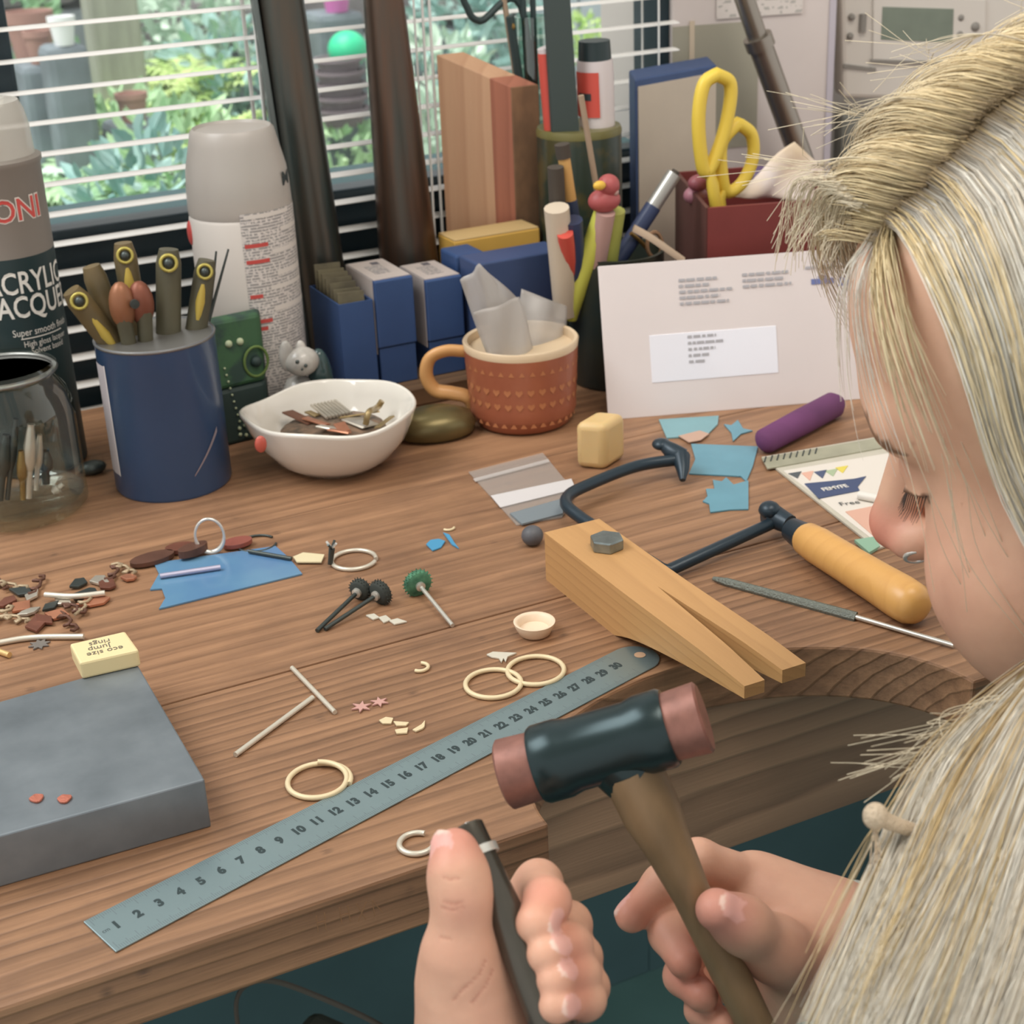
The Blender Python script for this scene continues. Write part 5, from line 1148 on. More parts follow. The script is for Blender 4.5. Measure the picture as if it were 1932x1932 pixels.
b = MB()
for k in range(1, 31):
    v, f = text_mesh(str(k), .0070, 'CENTER', .00045, .85); b.add([tuple(MR @ Vector((k / 100 + x, roff + .0012 + y, RT + .00005))) for x, y, _ in v], f)
v, f = text_mesh('cm', .0035, 'CENTER'); b.add([tuple(MR @ Vector((.0052 + x * .8, roff + .0012 + y, RT + .00005))) for x, y, _ in v], f)
b.build('numerals', M_ri, rul)
b = MB()
for k in range(0, 301):
    x = .0035 + k / 1000; L_t = .0060 if k % 10 == 0 else .0045 if k % 5 == 0 else .003
    for ya, yb in ((y1 - .0003, y1 - L_t), (y0 + .0003, y0 + L_t)): b.add([tuple(MR @ Vector(q)) for q in ((x - .00008, ya, RT + .00005), (x + .00008, ya, RT + .00005), (x + .00008, yb, RT + .00005), (x - .00008, yb, RT + .00005))], [(0, 1, 2, 3)])
b.build('graduation_marks', mat('engraved_grey', (104, 116, 118), .6), rul)
MB().lathe([(.0022, RT), (.0030, RT + .0002), (.0030, RT + .00025), (.002, RT + .00015)], (float((RO + ru * (x1 - .0085))[0]), float((RO + ru * (x1 - .0085) + rv * roff)[1]), 0), 20).build('hanging_hole', mat('copper_eyelet', (196, 160, 130), .4), rul, smooth=60)
# ---- steel bench block
T = [G(385, 1478, .025), G(255, 1250, .025), G(-90, 1350, .025), G(-100, 1600, .025)]
T = [np.array([.1283, .5845, .025]), np.array([.1290, .7045, .025]), np.array([.0085, .6975, .025]), np.array([.008, .5885, .025])]
blk2 = MB().hexa([up(p, 0) for p in T], [tuple(p) for p in T]).build('steel_block', mat('oiled_grey_steel', (136, 144, 150), .42, .5, col2=(108, 116, 122), scale=30, bump=.1, bscale=60, detail=8), bevel=.0008); tag(blk2, 'heavy dark grey steel bench block at the lower left', 'steel block')
# small copper discs on it
M_cd = mat('copper_disc', (186, 112, 92), .5, .4, bump=.5, bscale=300)
for i, (x, y) in enumerate(((69, 1505), (121, 1506))):
    c = G(x, y, .026); pts = [(c[0] + .0030 * (1 + .14 * math.sin(3 * a + i)) * math.cos(a), c[1] + .0030 * (1 + .1 * math.cos(4 * a)) * math.sin(a)) for a in np.linspace(0, 6.283, 18, endpoint=False)]
    o = MB().prism(pts, .0251, .0262).build('copper_disc', M_cd, bevel=.0003); tag(o, ('left of two tiny copper discs on the steel block', 'right of two tiny copper discs on the steel block')[i], 'copper disc', 'copper discs on the steel block')
# ---- cream box with handwriting
zt = .0345; q = [G(150, 1251, zt), G(262, 1226, zt), G(236, 1190, zt), G(131, 1214, zt)]
rb = thing('cream_ring_box', up((q[0] + q[2]) / 2, .0251), 'small cream box with handwriting, sitting on the corner of the steel block', 'box')
q = [p - np.array([0, .004, 0]) * 0 for p in q]
MB().hexa([up(p, .0252) for p in q], [tuple(p) for p in q]).build('body', mat('cream_plastic', (226, 208, 160), .5), rb, bevel=.0012)
uu = (q[0] - q[1]); uu[2] = 0; uu /= np.linalg.norm(uu); vv = np.array([-uu[1], uu[0], 0]); cc = sum(q) / 4
b = MB()
for i, (t_, dx) in enumerate((('eco size', 0), ('Jump', .002), ('rings', .001))):
    v, f = text_mesh(t_, .0062, 'CENTER', 0, .9); b.add([tuple(cc + uu * (x + dx) + vv * (y + .0052 - i * .0052) + np.array([0, 0, .0002])) for x, y, _ in v], f)
b.build('handwriting', mat('pencil_grey', (104, 98, 88), .7), rb)
# ---- blue acetate with a punched star, silver bar on it
o = flat('blue_sheet', [(300, 1148), (570, 1082), (545, 1052), (520, 1030), (290, 1062), (300, 1082), (283, 1112), (305, 1110), (312, 1128)], .0002, .0012, mat('deep_blue_acetate', (82, 118, 162), .2, col2=(104, 146, 172), scale=14), 'deep blue plastic sheet with a star punched from its edge', 'plastic sheet')
M_sil = mat('silver_wire', (216, 208, 192), .35, .45); M_slit = mat('bright_silver', (226, 224, 218), .25, .6)
wire('silver_bar', [(302, 1087), (416, 1070)], .0016, mat('lilac_silver', (186, 182, 204), .35, .5), 'straight silver bar on the deep blue sheet', 'silver bar', z=.0030)
# twisted ring standing up
c = G(400, 1046); cz = .0115
P = []
for a in np.linspace(0, 2 * math.pi, 36, endpoint=False):
    P.append((c[0] + .0085 * math.cos(a) * .95, c[1] + .0085 * math.cos(a) * -.35, .0125 + .0112 * math.sin(a)))
o = MB().tube(P, [.0009 + .0009 * max(0, -math.sin(a)) for a in np.linspace(0, 6.283, 36, endpoint=False)], 8, closed=True).build('silver_ring', M_slit, smooth=60); tag(o, 'silver ring standing upright on the pile of copper', 'ring')
# copper pieces in a drift to the left
M_c2 = mat('dark_copper', (132, 84, 68), .5, .4, var=.3, scale=80); M_c3 = mat('brown_copper', (112, 78, 64), .5, .3, var=.3, scale=80)
def oval(px, py, a, b_, ang, m, label, z=0.0, h=.0012, grp='copper offcuts', nm='copper_offcut', cat='metal scrap'):
    c = G(px, py, z); M_ = rotz(ang, (c[0], c[1], z)); o = MB().prism([(a * math.cos(t), b_ * math.sin(t)) for t in np.linspace(0, 6.283, 20, endpoint=False)], .0001, h, M_).build(nm, m, bevel=.0002); tag(o, label, cat, grp)
oval(288, 1058, .014, .007, .1, M_c3, 'long oval brown copper offcut at the edge of the deep blue sheet', .0012, .003)
oval(340, 1038, .009, .006, -.1, M_c2, 'oval copper offcut behind the silver bar', .0012, .003)
oval(448, 1028, .0095, .006, .0, mat('red_copper', (158, 92, 80), .4, .3), 'red copper oval right of the upright silver ring', .0014, .003)
oval(365, 1044, .010, .005, .3, M_c3, 'dark copper oval under the upright silver ring', .0030, .005)
ring_on(485, 1028, .012, .0008, M_dk, 'thin dark wire loop beside the red copper oval', 20, 330)
wire('dark_wire', [(470, 1040), (550, 1054)], .0013, M_dk, 'short dark steel wire lying over the deep blue sheet', 'wire', z=.0026)
flat('paper_tag', [(553, 1050), (572, 1042), (612, 1046), (606, 1060), (560, 1060)], .0012, .0020, mat('cream_paper_tag', (214, 200, 164), .7), 'small folded cream paper tag at the tip of the deep blue sheet', 'paper tag')
o = MB().tube([G(623, 1064, .002), G(626, 1035, .012), ], [.0016, .0020], 8).build('claw_ring', M_dk, smooth=50); 
cl_ = thing('claw_setting', tuple(G(623, 1060)), 'tiny dark claw setting standing beside the silver ring', 'jewellery'); cl_base = o; attach(o, cl_); o.name = 'stem'
for k in range(4):
    a = k * 1.57 + .6; p0 = G(626, 1035, .012); MB().tube([p0, p0 + (.0035 * math.cos(a), .0035 * math.sin(a), .004)], .0008, 6).build('claw', M_slit if k % 2 else M_dk, cl_, smooth=50)
c = G(668, 1060); ring_on(668, 1060, .0132, .0013, M_sil, 'open silver ring with a bezel beside the claw setting', -28, 318)
# heap of small offcuts far left
rr_ = random.Random(5); M_sand = mat('silver_filing', (178, 158, 130), .5, .4)
heap = [(-5, 1105), (20, 1112), (45, 1122), (15, 1140), (40, 1150), (62, 1130), (70, 1110), (5, 1165), (95, 1150), (85, 1175), (110, 1165), (120, 1140), (140, 1155), (155, 1150), (165, 1125), (70, 1185), (180, 1140), (190, 1100), (215, 1085), (235, 1080), (150, 1105), (205, 1108), (245, 1095), (55, 1160), (128, 1180), (30, 1175)]
adj = ['curled dark', 'bright twisted', 'dark flat', 'square brown', 'bent copper', 'pale silver']
for i, (x, y) in enumerate(heap):
    m = (M_c3, M_sand, M_dk, M_c2, M_copp, M_slv)[i % 6]; c = G(x, y); ang = rr_.uniform(0, 3.1); s_ = rr_.uniform(.006, .0105); z = .0002
    if i % 6 in (0, 1):
        P = [(c[0] + s_ * .75 * t * math.cos(ang) + .0028 * math.cos(7 * t + i), c[1] + s_ * t * math.sin(ang) + .0028 * math.sin(7 * t + i), .0016 + .0010 * (1 + math.sin(3 * t))) for t in np.linspace(-1.2, 1.2, 14)]
        o = MB().tube(P, .0010, 7).build('metal_offcut', m, smooth=60)
    else:
        k = rr_.choice((4, 5, 6)); pts = [(s_ * rr_.uniform(.6, 1.1) * math.cos(6.283 * q / k), s_ * .6 * rr_.uniform(.7, 1.1) * math.sin(6.283 * q / k)) for q in range(k)]
        M_ = rotz(ang, (c[0], c[1], z)) @ Matrix.Rotation(rr_.uniform(-.12, .12), 4, 'X'); o = MB().prism(pts, .0008, .0026, M_).build('metal_offcut', m, bevel=.0003)
    nth = sorted(range(i % 6, len(heap), 6), key=lambda k_: heap[k_][0]).index(i)
    tag(o, '%s offcut, %s of its kind from the left in the metal heap' % (adj[i % 6], ('first', 'second', 'third', 'fourth', 'fifth')[nth]), 'metal scrap', 'metal offcuts heaped at the left')
wire('silver_strip', [(85, 1122), (140, 1125), (198, 1119)], .0017, M_sil, 'straight pale silver strip on the heap of offcuts', 'silver strip', z=.0045)
wire('silver_strip', [(-20, 1216), (60, 1203), (158, 1201)], .0017, M_sil, 'long curved silver strip left of the cream box', 'silver strip')
wire('silver_strip', [(-10, 1226), (18, 1236)], .0017, mat('gold_tint_silver', (222, 186, 128), .4, .5), 'short gold tinted stub at the left edge', 'silver strip')
def star(px, py, R, r, k, m, label, nm='star_charm', z=.0, rot=0.0, cat='charm', grp=None, h=.0012):
    c = G(px, py, z); pts = []
    for i in range(2 * k):
        a = math.pi * i / k + rot; q = R if i % 2 == 0 else r; pts.append((c[0] + q * math.cos(a), c[1] + q * math.sin(a)))
    o = MB().prism(pts, z + .0002, z + h).build(nm, m, bevel=.0002); tag(o, label, cat, grp)
star(75, 1218, .0062, .0034, 8, mat('grey_pewter', (128, 122, 116), .5, .4), 'grey pewter star charm left of the cream box')
# ---- rubber polishing wheels on shanks
def wheel(hub, tail, R, m, label, sm, lz=.006, bristle=True):
    h = G(*hub, R * .95); t = G(*tail, .0014); d = t - h; L = np.linalg.norm(d); d /= L
    o = thing('polishing_wheel', up(h, 0), label, 'polishing wheel', 'mounted polishing wheels')
    q = Vector(d).to_track_quat('Z', 'Y').to_matrix().to_4x4(); Mw = Matrix.Translation(Vector(h)) @ q
    MB().lathe([(.0, -.0032), (R * .8, -.0030), (R, -.0018), (R, .0018), (R * .8, .003), (.0, .0032)], (0, 0, 0), 28, Mw).build('bristle_wheel', m, o, smooth=50)
    b = MB()
    for k in range(60):
        a = k * .10472; p = Vector((math.cos(a) * R * .92, math.sin(a) * R * .92, (k % 3 - 1) * .0014)); p2 = Vector((math.cos(a) * R * 1.12, math.sin(a) * R * 1.12, (k % 3 - 1) * .0018)); b.tube([Mw @ p, Mw @ p2], .0003, 4)
    b.build('bristles', m, o)
    MB().lathe([(.0028, .0025), (.0028, .0048), (.0012, .0056)], (0, 0, 0), 14, Mw).build('hub', M_st, o, smooth=40)
    MB().tube([h + d * .002, t], .00125, 10).build('shank', sm, o, smooth=50)
    return o
M_bw = mat('black_bristle', (56, 60, 56), .85); M_gw = mat('green_bristle', (88, 140, 108), .8, col2=(50, 92, 72), scale=200)
wheel((680, 1112), (598, 1190), .0062, M_bw, 'left of the two black bristle wheels on steel shanks', M_dk)
wheel((718, 1118), (613, 1187), .0070, M_bw, 'right of the two black bristle wheels on steel shanks', M_dk)
wheel((788, 1100), (854, 1180), .0078, M_gw, 'green bristle wheel on a steel shank', M_st)
# ---- silver wires in a T, rings and small charms
wire('silver_rod', [(551, 1260), (632, 1344)], .0013, M_sil, 'short silver rod forming the top of a T', 'silver rod')
wire('silver_rod', [(590, 1316), (444, 1424)], .0014, M_sil, 'long silver rod forming the stem of a T', 'silver rod')
M_crm = mat('matt_cream_silver', (226, 208, 170), .5, .15)
c = ring_on(931, 1294, .0142, .0013, M_crm, 'left of two touching cream silver rings beside the ruler'); c = ring_on(1011, 1269, .0146, .0013, M_crm, 'right of two touching cream silver rings beside the ruler')
# coil of one and a half turns
c = G(601, 1478); P = []
for a in np.linspace(-40, 430, 60): q = .0150 - .0022 * (a + 40) / 470 * 1.0; P.append((c[0] + q * math.cos(math.radians(a)), c[1] + q * math.sin(math.radians(a)), .0014 + .0020 * max(0, (a - 300) / 130)))
o = MB().tube(P, .0013, 10).build('wire_coil', M_crm, smooth=60); tag(o, 'cream silver wire coil beside the ruler edge', 'wire coil')
ring_on(787, 1596, .0076, .0013, M_sil, 'open C shaped silver ring near the thumb', 40, 330, name='open_ring')
ring_on(793, 1262, .0042, .0010, M_crm, 'tiny curl of silver wire in mid bench', -150, 60, name='wire_curl')
ring_on(846, 998, .0036, .0008, M_crm, 'tiny gold curl near the blue chips', 200, 330, name='wire_curl')
# small dish
c = G(1009, 1196); o = thing('small_dish', tuple(c), 'tiny cream lid shaped dish beside the bench pin', 'dish')
MB().lathe([(.0060, 0), (.0085, .001), (.0108, .0058), (.0113, .0078), (.0105, .0080), (.0090, .0070), (.0078, .0035), (0, .003)], tuple(c), 36).build('dish_body', mat('cream_ceramic', (232, 210, 184), .4), o, smooth=60)
# dinosaur charm and white chips
def shape(nm, px, label, m, cat='charm', grp=None, h=.0012, z=.0): return flat(nm, px, z + .0002, z + h, m, label, cat, grp, bevel=.0002)
M_ws = mat('white_silver', (222, 216, 200), .4, .3)
shape('animal_charm', [(918, 1234), (930, 1229), (950, 1230), (975, 1231), (958, 1238), (954, 1248), (950, 1241), (946, 1249), (941, 1241), (928, 1239)], 'white animal shaped charm above the two rings', M_ws)
g_ = 'white silver chips'
shape('silver_chip', [(715, 1358), (728, 1352), (742, 1354), (738, 1364), (722, 1364)], 'leftmost white silver chip below the pink flowers', M_crm, 'silver chip', g_)
shape('silver_chip', [(742, 1360), (772, 1362), (766, 1368), (748, 1368)], 'middle white silver chip below the pink flowers', M_crm, 'silver chip', g_)
shape('silver_chip', [(745, 1376), (770, 1372), (768, 1382), (748, 1383)], 'lowest white silver chip below the pink flowers', M_crm, 'silver chip', g_)
shape('silver_chip', [(778, 1376), (795, 1366), (802, 1358), (801, 1370), (797, 1374), (785, 1379)], 'notched white silver chip furthest right below the pink flowers', M_crm, 'silver chip', g_)
shape('silver_chip', [(690, 1160), (706, 1157), (716, 1164), (704, 1168)], 'first of three silver leaf chips under the black wheels', M_ws, 'silver chip', g_)
shape('silver_chip', [(714, 1164), (728, 1160), (738, 1168), (724, 1174)], 'second of three silver leaf chips under the black wheels', M_ws, 'silver chip', g_)
shape('silver_chip', [(734, 1170), (750, 1166), (768, 1172), (744, 1177)], 'third of three silver leaf chips under the black wheels', M_ws, 'silver chip', g_)
M_pf = mat('pink_anodised', (206, 160, 150), .5, .2)
star(682, 1336, .0056, .0022, 6, M_pf, 'larger pink flower charm', 'flower_charm', grp='pink flower charms'); star(716, 1327, .0050, .0020, 6, M_pf, 'smaller pink flower charm', 'flower_charm', rot=.3, grp='pink flower charms')
M_bc = mat('sky_blue_chip', (74, 146, 186), .4)
shape('blue_chip', [(804, 1026), (812, 1018), (828, 1016), (840, 1020), (832, 1032), (816, 1038)], 'larger sky blue plastic chip in mid bench', M_bc, 'plastic chip', 'sky blue chips'); shape('blue_chip', [(836, 1004), (848, 1008), (858, 1024), (866, 1034), (852, 1026)], 'smaller sky blue plastic sliver in mid bench', M_bc, 'plastic chip', 'sky blue chips')
# ---- bag and strap on the floor under the bench
M_bag = mat('dark_grey_cloth', (92, 98, 90), .9, var=.2, scale=30)
c = np.array([.19, .95, -.40])
sk = thing('strap_bag', (float(c[0]), float(c[1]), -.85), 'dark cloth bag with a looped strap on the floor under the bench', 'bag')
q = [D(590, 1893, 1.15), D(720, 1955, 1.12), D(620, 2010, 1.05), D(505, 1950, 1.1)]
zt = float(q[0][2]); 
MB().hexa([up(p, -.85) for p in q], [up(p, zt) for p in q]).build('bag_body', M_bag, sk, bevel=.01)
P = bez([D(452, 1960, 1.05), D(446, 1890, 1.05), D(470, 1856, 1.06), D(520, 1852, 1.07), D(600, 1880, 1.08), D(700, 1925, 1.08), D(760, 1965, 1.05)], 8)
MB().tube(P, .0022, 8, flat=(1, .6)).build('strap', mat('brown_grey_strap', (96, 90, 82), .8), sk, smooth=60)
# ================================================================== the person: one continuous sculpted body
class SDF:
    """signed distance of blended rounded cones and ellipsoids, meshed with surface nets"""
    def __init__(s): s.groups = []
    def group(s, k=.004, out=.003, sub=False): s.groups.append(dict(p=[], k=k, out=out, sub=sub)); return s
    def cone(s, a, b, ra, rb): s.groups[-1]['p'].append(('c', np.array(a, float), np.array(b, float), ra, rb)); return s
    def ell(s, c, r, M=None): s.groups[-1]['p'].append(('e', np.array(c, float), np.array(r, float), None if M is None else np.array(M, float))); return s
    def chain(s, pts, rs):
        for i in range(len(pts) - 1): s.cone(pts[i], pts[i + 1], rs[i], rs[i + 1])
        return s
    @staticmethod
    def smin(a, b, k):
        h = np.clip(.5 + .5 * (b - a) / k, 0, 1); return b + (a - b) * h - k * h * (1 - h)
    def ev(s, X):
        tot = None
        for g in s.groups:
            d = None
            for p in g['p']:
                if p[0] == 'c':
                    _, a, b, ra, rb = p; ab = b - a; L2 = float(ab @ ab) + 1e-12; q = X - a.astype(np.float32)
                    t = np.clip((q @ ab.astype(np.float32)) / L2, 0, 1); q = q - t[:, None] * ab.astype(np.float32); e = np.sqrt((q * q).sum(1)) - (ra + (rb - ra) * t)
                else:
                    _, c, r, M = p; q = X - c.astype(np.float32)
                    if M is not None: q = q @ M.T.astype(np.float32)
                    rr = r.astype(np.float32); k0 = np.sqrt(((q / rr) ** 2).sum(1)); k1 = np.sqrt(((q / (rr * rr)) ** 2).sum(1)); e = k0 * (k0 - 1) / np.maximum(k1, 1e-6)
                d = e if d is None else s.smin(d, e, g['k'])
            if tot is None: tot = d
            elif g['sub']: tot = -s.smin(-tot, d, g['out'])
            else: tot = s.smin(tot, d, g['out'])
        return tot
    def mesh(s, lo, hi, h):
        lo = np.array(lo, float); hi = np.array(hi, float); n = np.ceil((hi - lo) / h).astype(int) + 1
        ax = [np.arange(n[i], dtype=np.float32) * np.float32(h) + np.float32(lo[i]) for i in range(3)]
        V = np.empty(n, np.float32)
        st = max(1, int(400000 / (n[1] * n[2])))
        for i in range(0, n[0], st):
            g = np.stack(np.meshgrid(ax[0][i:i + st], ax[1], ax[2], indexing='ij'), -1).reshape(-1, 3); V[i:i + st] = s.ev(g).reshape(-1, n[1], n[2])
        return nets(V, lo, h)
def nets(V, lo, h):
    S = V < 0; nx, ny, nz = V.shape; acc = np.zeros((nx - 1, ny - 1, nz - 1, 3), np.float32); cnt = np.zeros((nx - 1, ny - 1, nz - 1), np.float32)
    for ax in range(3):
        o1, o2 = [a for a in range(3) if a != ax]
        for u in (0, 1):
            for w_ in (0, 1):
                s0 = [slice(0, -1)] * 3; s0[o1] = slice(u, V.shape[o1] - 1 + u); s0[o2] = slice(w_, V.shape[o2] - 1 + w_); s1 = list(s0); s1[ax] = slice(1, None)
                a, b = V[tuple(s0)], V[tuple(s1)]; m = (a < 0) != (b < 0); t = np.where(m, a / np.where(a == b, 1, a - b), 0)
                cnt += m; acc[..., ax] += t * m; acc[..., o1] += u * m; acc[..., o2] += w_ * m
    act = cnt > 0; idx = -np.ones(act.shape, np.int64); idx[act] = np.arange(act.sum())
    ijk = np.argwhere(act); P = lo + (ijk + acc[act] / cnt[act][:, None]) * h; F = []
    for ax in range(3):
        o1, o2 = [(1, 2), (2, 0), (0, 1)][ax]
        s0 = [slice(1, -1)] * 3; s0[ax] = slice(0, -1); s1 = list(s0); s1[ax] = slice(1, None); a, b = S[tuple(s0)], S[tuple(s1)]
        for flip in (False, True):
            e = np.argwhere((a & ~b) if not flip else (~a & b))
            if not len(e): continue
            c = e.copy()
            for q in (o1, o2): c[:, q] += 1
            def at(d1, d2):
                k = c.copy(); k[:, o1] -= d1; k[:, o2] -= d2; return idx[k[:, 0], k[:, 1], k[:, 2]]
            q = np.stack([at(1, 1), at(0, 1), at(0, 0), at(1, 0)], 1)
            F.append(q[:, ::-1] if flip else q)
    F = np.concatenate(F); F = F[(F >= 0).all(1)]
    return P, F
def relax(P, F, it=2, lam=.5):
    n = len(P)
    for _ in range(it):
        s = np.zeros((n, 3)); c = np.zeros(n)
        for i in range(4):
            a, b = F[:, i], F[:, (i + 1) % 4]
            for k in range(3): s[:, k] += np.bincount(a, P[b, k], n) + np.bincount(b, P[a, k], n)
            c += np.bincount(a, minlength=n) + np.bincount(b, minlength=n)
        P = P + lam * (s / np.maximum(c, 1)[:, None] - P)
    return P
def mesh_np(name, P, F, m, parent=None, cols=None, smooth=True):
    me = bpy.data.meshes.new(name); k = F.shape[1]
    me.vertices.add(len(P)); me.vertices.foreach_set('co', np.asarray(P, np.float32).ravel()); me.loops.add(F.size); me.loops.foreach_set('vertex_index', F.astype(np.int32).ravel())
    me.polygons.add(len(F)); me.polygons.foreach_set('loop_start', np.arange(0, F.size, k, dtype=np.int32)); me.polygons.foreach_set('loop_total', np.full(len(F), k, np.int32)); me.update(calc_edges=True)
    if cols is not None:
        at = me.attributes.new('col', 'FLOAT_COLOR', 'POINT'); at.data.foreach_set('color', np.c_[cols, np.ones(len(P))].astype(np.float32).ravel())
    if smooth: me.shade_smooth()
    me.materials.append(m); o = bpy.data.objects.new(name, me); COL.objects.link(o)
    if parent is not None: attach(o, parent)
    return o
def blend(cols, w_, c): c = np.array(lin(c)); w_ = np.clip(w_, 0, 1)[:, None]; return cols * (1 - w_) + c * w_
def fall(P, c, r): return np.clip(1 - np.linalg.norm((P - np.array(c)) / np.array(r), axis=1), 0, 1)

# ---- head frame (x = her right, y = forward, z = up)
HF = np.array([-.617, .679, -.398]); HF /= np.linalg.norm(HF)
HU = np.array([-.323, .242, .915]); HU -= HF * (HU @ HF); HU /= np.linalg.norm(HU); HR = np.cross(HF, HU)
HS = 1.05
HO = np.array([.4619, .4006, .2092])
def H(x, y, z): return HO + HS * (HR * x + HF * y + HU * z)
hs = SDF()
hs.group(.03, .02).ell((0, -.012, .032), (.074, .096, .082)).ell((0, .040, .030), (.062, .050, .056)).ell((0, .040, -.030), (.056, .046, .066)).ell((0, .036, -.070), (.046, .046, .040))
hs.group(.02, .018).ell((0, .070, -.100), (.018, .016, .015))
for sx in (-1, 1):
    hs.group(.02, .025).ell((sx * .036, .050, -.082), (.026, .034, .032))
    hs.group(.02, .022).ell((sx * .041, .060, -.054), (.028, .033, .037))
hs.group(.01, .014).cone((-.040, .0790, .017), (-.012, .084, .018), .0105, .0105).cone((.012, .084, .018), (.040, .079, .017), .0105, .0105)
for sx in (-1, 1): hs.group(.01, .010, True).ell((sx * .030, .098, -.004), (.017, .014, .0125))
for sx in (-1, 1): hs.group(.01, .004).ell((sx * .030, .0765, -.005), (.0140, .0130, .0120))
for sx in (-1, 1): hs.group(.001, .0025).cone((sx * .018, .0880, -.0105), (sx * .030, .0897, -.0130), .0016, .0018).cone((sx * .030, .0897, -.0130), (sx * .0425, .0835, -.0105), .0018, .0014)
hs.group(.006, .009).cone((0, .0815, .004), (0, .1060, -.036), .0070, .0102).ell((0, .1080, -.0400), (.0105, .0095, .0095))
for sx in (-1, 1): hs.group(.004, .005).ell((sx * .0115, .0985, -.0435), (.0072, .0115, .0080))
for sx in (-1, 1): hs.group(.002, .003, True).ell((sx * .0055, .1015, -.0495), (.0032, .0055, .0040))
hs.group(.004, .006).ell((0, .0905, -.0665), (.020, .0085, .0060)); hs.group(.004, .0045).ell((0, .0885, -.0765), (.017, .0085, .0068))
hs.group(.002, .002, True).cone((-.018, .0975, -.0715), (.018, .0975, -.0715), .0012, .0012)
for sx in (-1, 1): hs.group(.004, .006).ell((sx * .0725, -.012, -.018), (.008, .019, .031))
hs.group(.02, .03).cone((0, -.022, -.06), (0, -.065, -.19), .050, .054)
HP, HFc = hs.mesh((-.10, -.125, -.20), (.10, .135, .13), .0021)
HP = relax(HP, HFc, 1, .4)
skin = np.array(lin((222, 178, 150)))
hc = np.tile(skin, (len(HP), 1))
hc = blend(hc, fall(HP, (0, .112, -.040), (.022, .022, .018)) * 1.4, (222, 138, 118))
for sx in (-1, 1):
    hc = blend(hc, fall(HP, (sx * .042, .075, -.045), (.035, .05, .03)) * .6, (214, 150, 128))
    hc = blend(hc, fall(HP, (sx * .030, .088, -.001), (.020, .02, .010)) * .8, (196, 144, 120))
    d = np.hypot((HP[:, 0] - sx * .030) / 1.0, 0); 
    hc = blend(hc, ((abs(HP[:, 2] + .0125) < .0016) & (abs(HP[:, 0] - sx * .030) < .0145) & (HP[:, 1] > .078)) * .85, (92, 66, 54))
    bz = .0165 + .004 * np.clip((abs(HP[:, 0]) - .018) / .02, 0, 1) - .010 * np.clip((abs(HP[:, 0]) - .040) / .012, 0, 1)
    hc = blend(hc, ((abs(HP[:, 2] - bz) < .0036) & (abs(HP[:, 0] - sx * .034) < .017) & (HP[:, 1] > .06)) * .85, (112, 82, 60))
hc = blend(hc, ((fall(HP, (0, .094, -.0665), (.021, .014, .0065)) > .12) | (fall(HP, (0, .092, -.0765), (.018, .014, .0075)) > .12)) * .9, (196, 116, 106))
hair_line = np.maximum(np.clip((HP[:, 2] - .076) / .008, 0, 1), np.clip((.050 - HP[:, 1]) / .008, 0, 1)) * (HP[:, 2] > -.09)
hc = blend(hc, hair_line, (164, 140, 100))   # scalp under the hair
for k in range(70):
    t = nrng.uniform(0, 1); i = nrng.integers(len(HP)); hc = blend(hc, (np.linalg.norm(HP - HP[i], axis=1) < nrng.uniform(.0008, .0016)) * .30, (150, 96, 72))
HW = HO + HS * (HP[:, :1] * HR + HP[:, 1:2] * HF + HP[:, 2:] * HU)

# ---- left hand, palm towards us, closed round the mandrel
q = lambda px, py, d: D(px, py, d)
LD = .53
rodA, rodB = q(882, 1556, .542), q(1062, 1975, .516)
lh = SDF()
lh.group(.012, .006).cone(q(925, 1985, .545), q(902, 1900, .545), .0178, .0165).cone(q(902, 1900, .545), q(876, 1830, .538), .0152, .0122).cone(q(930, 1985, .555), q(965, 1900, .568), .021, .0165).cone(q(965, 1900, .568), q(925, 1790, .575), .0150, .0115).cone(q(985, 1960, .562), q(1000, 1880, .566), .015, .011).ell(q(890, 1890, .540), (.0150, .0160, .0190))
lh.group(.008, .010).chain([q(876, 1850, .535), q(868, 1795, .530), q(871, 1695, .527), q(864, 1645, .528), q(858, 1602, .531)], [.0135, .0110, .0086, .0083, .0070])
fing = [  # MCP, PIP, DIP, tip, radius
    ([(925, 1775, .572), (1016, 1668, .560), (1032, 1702, .535), (1012, 1742, .524)], .0078),
    ([(945, 1835, .572), (1072, 1745, .560), (1074, 1786, .534), (1032, 1800, .520)], .0076),
    ([(965, 1885, .568), (1094, 1806, .556), (1092, 1838, .531), (1048, 1850, .517)], .0071),
    ([(990, 1930, .562), (1110, 1862, .552), (1104, 1886, .530), (1050, 1898, .514)], .0066)]
for pts, r in fing:
    P = [q(*p) for p in pts]; lh.group(.004, .0018).chain(P, [r * 1.12, r * 1.04, r * .98, r * .90])
def tri(n_, u_):
    n_ = np.array(n_, float); n_ /= np.linalg.norm(n_); u_ = np.array(u_, float); u_ -= n_ * (u_ @ n_); u_ /= np.linalg.norm(u_); return np.array([np.cross(u_, n_), u_, n_])
cr, cdn, cf = ROT
NAILS = []
def nail(s, tip, prev, r, nd, hw, hl):
    tip, prev = np.array(tip), np.array(prev); d = tip - prev; d /= np.linalg.norm(d); nd = nd - d * (nd @ d); nd /= np.linalg.norm(nd)
    c = tip + nd * (r * .80) - d * hl * .15; M = tri(nd, d); s.group(.001, .0006).ell(c, (hw, hl, .0016), M); NAILS.append((c, M, hw, hl))
nail(lh, q(853, 1598, .532), q(862, 1660, .528), .0070, -cf - cr * .55, .0054, .0070)
nail(lh, q(1012, 1742, .524), q(1032, 1702, .535), .0070, cr * .9 - cf * .35, .0046, .0058)
nail(lh, q(1032, 1800, .520), q(1074, 1786, .534), .0068, -cf * .4 + cdn * -.6 + cr * .6, .0044, .0054)
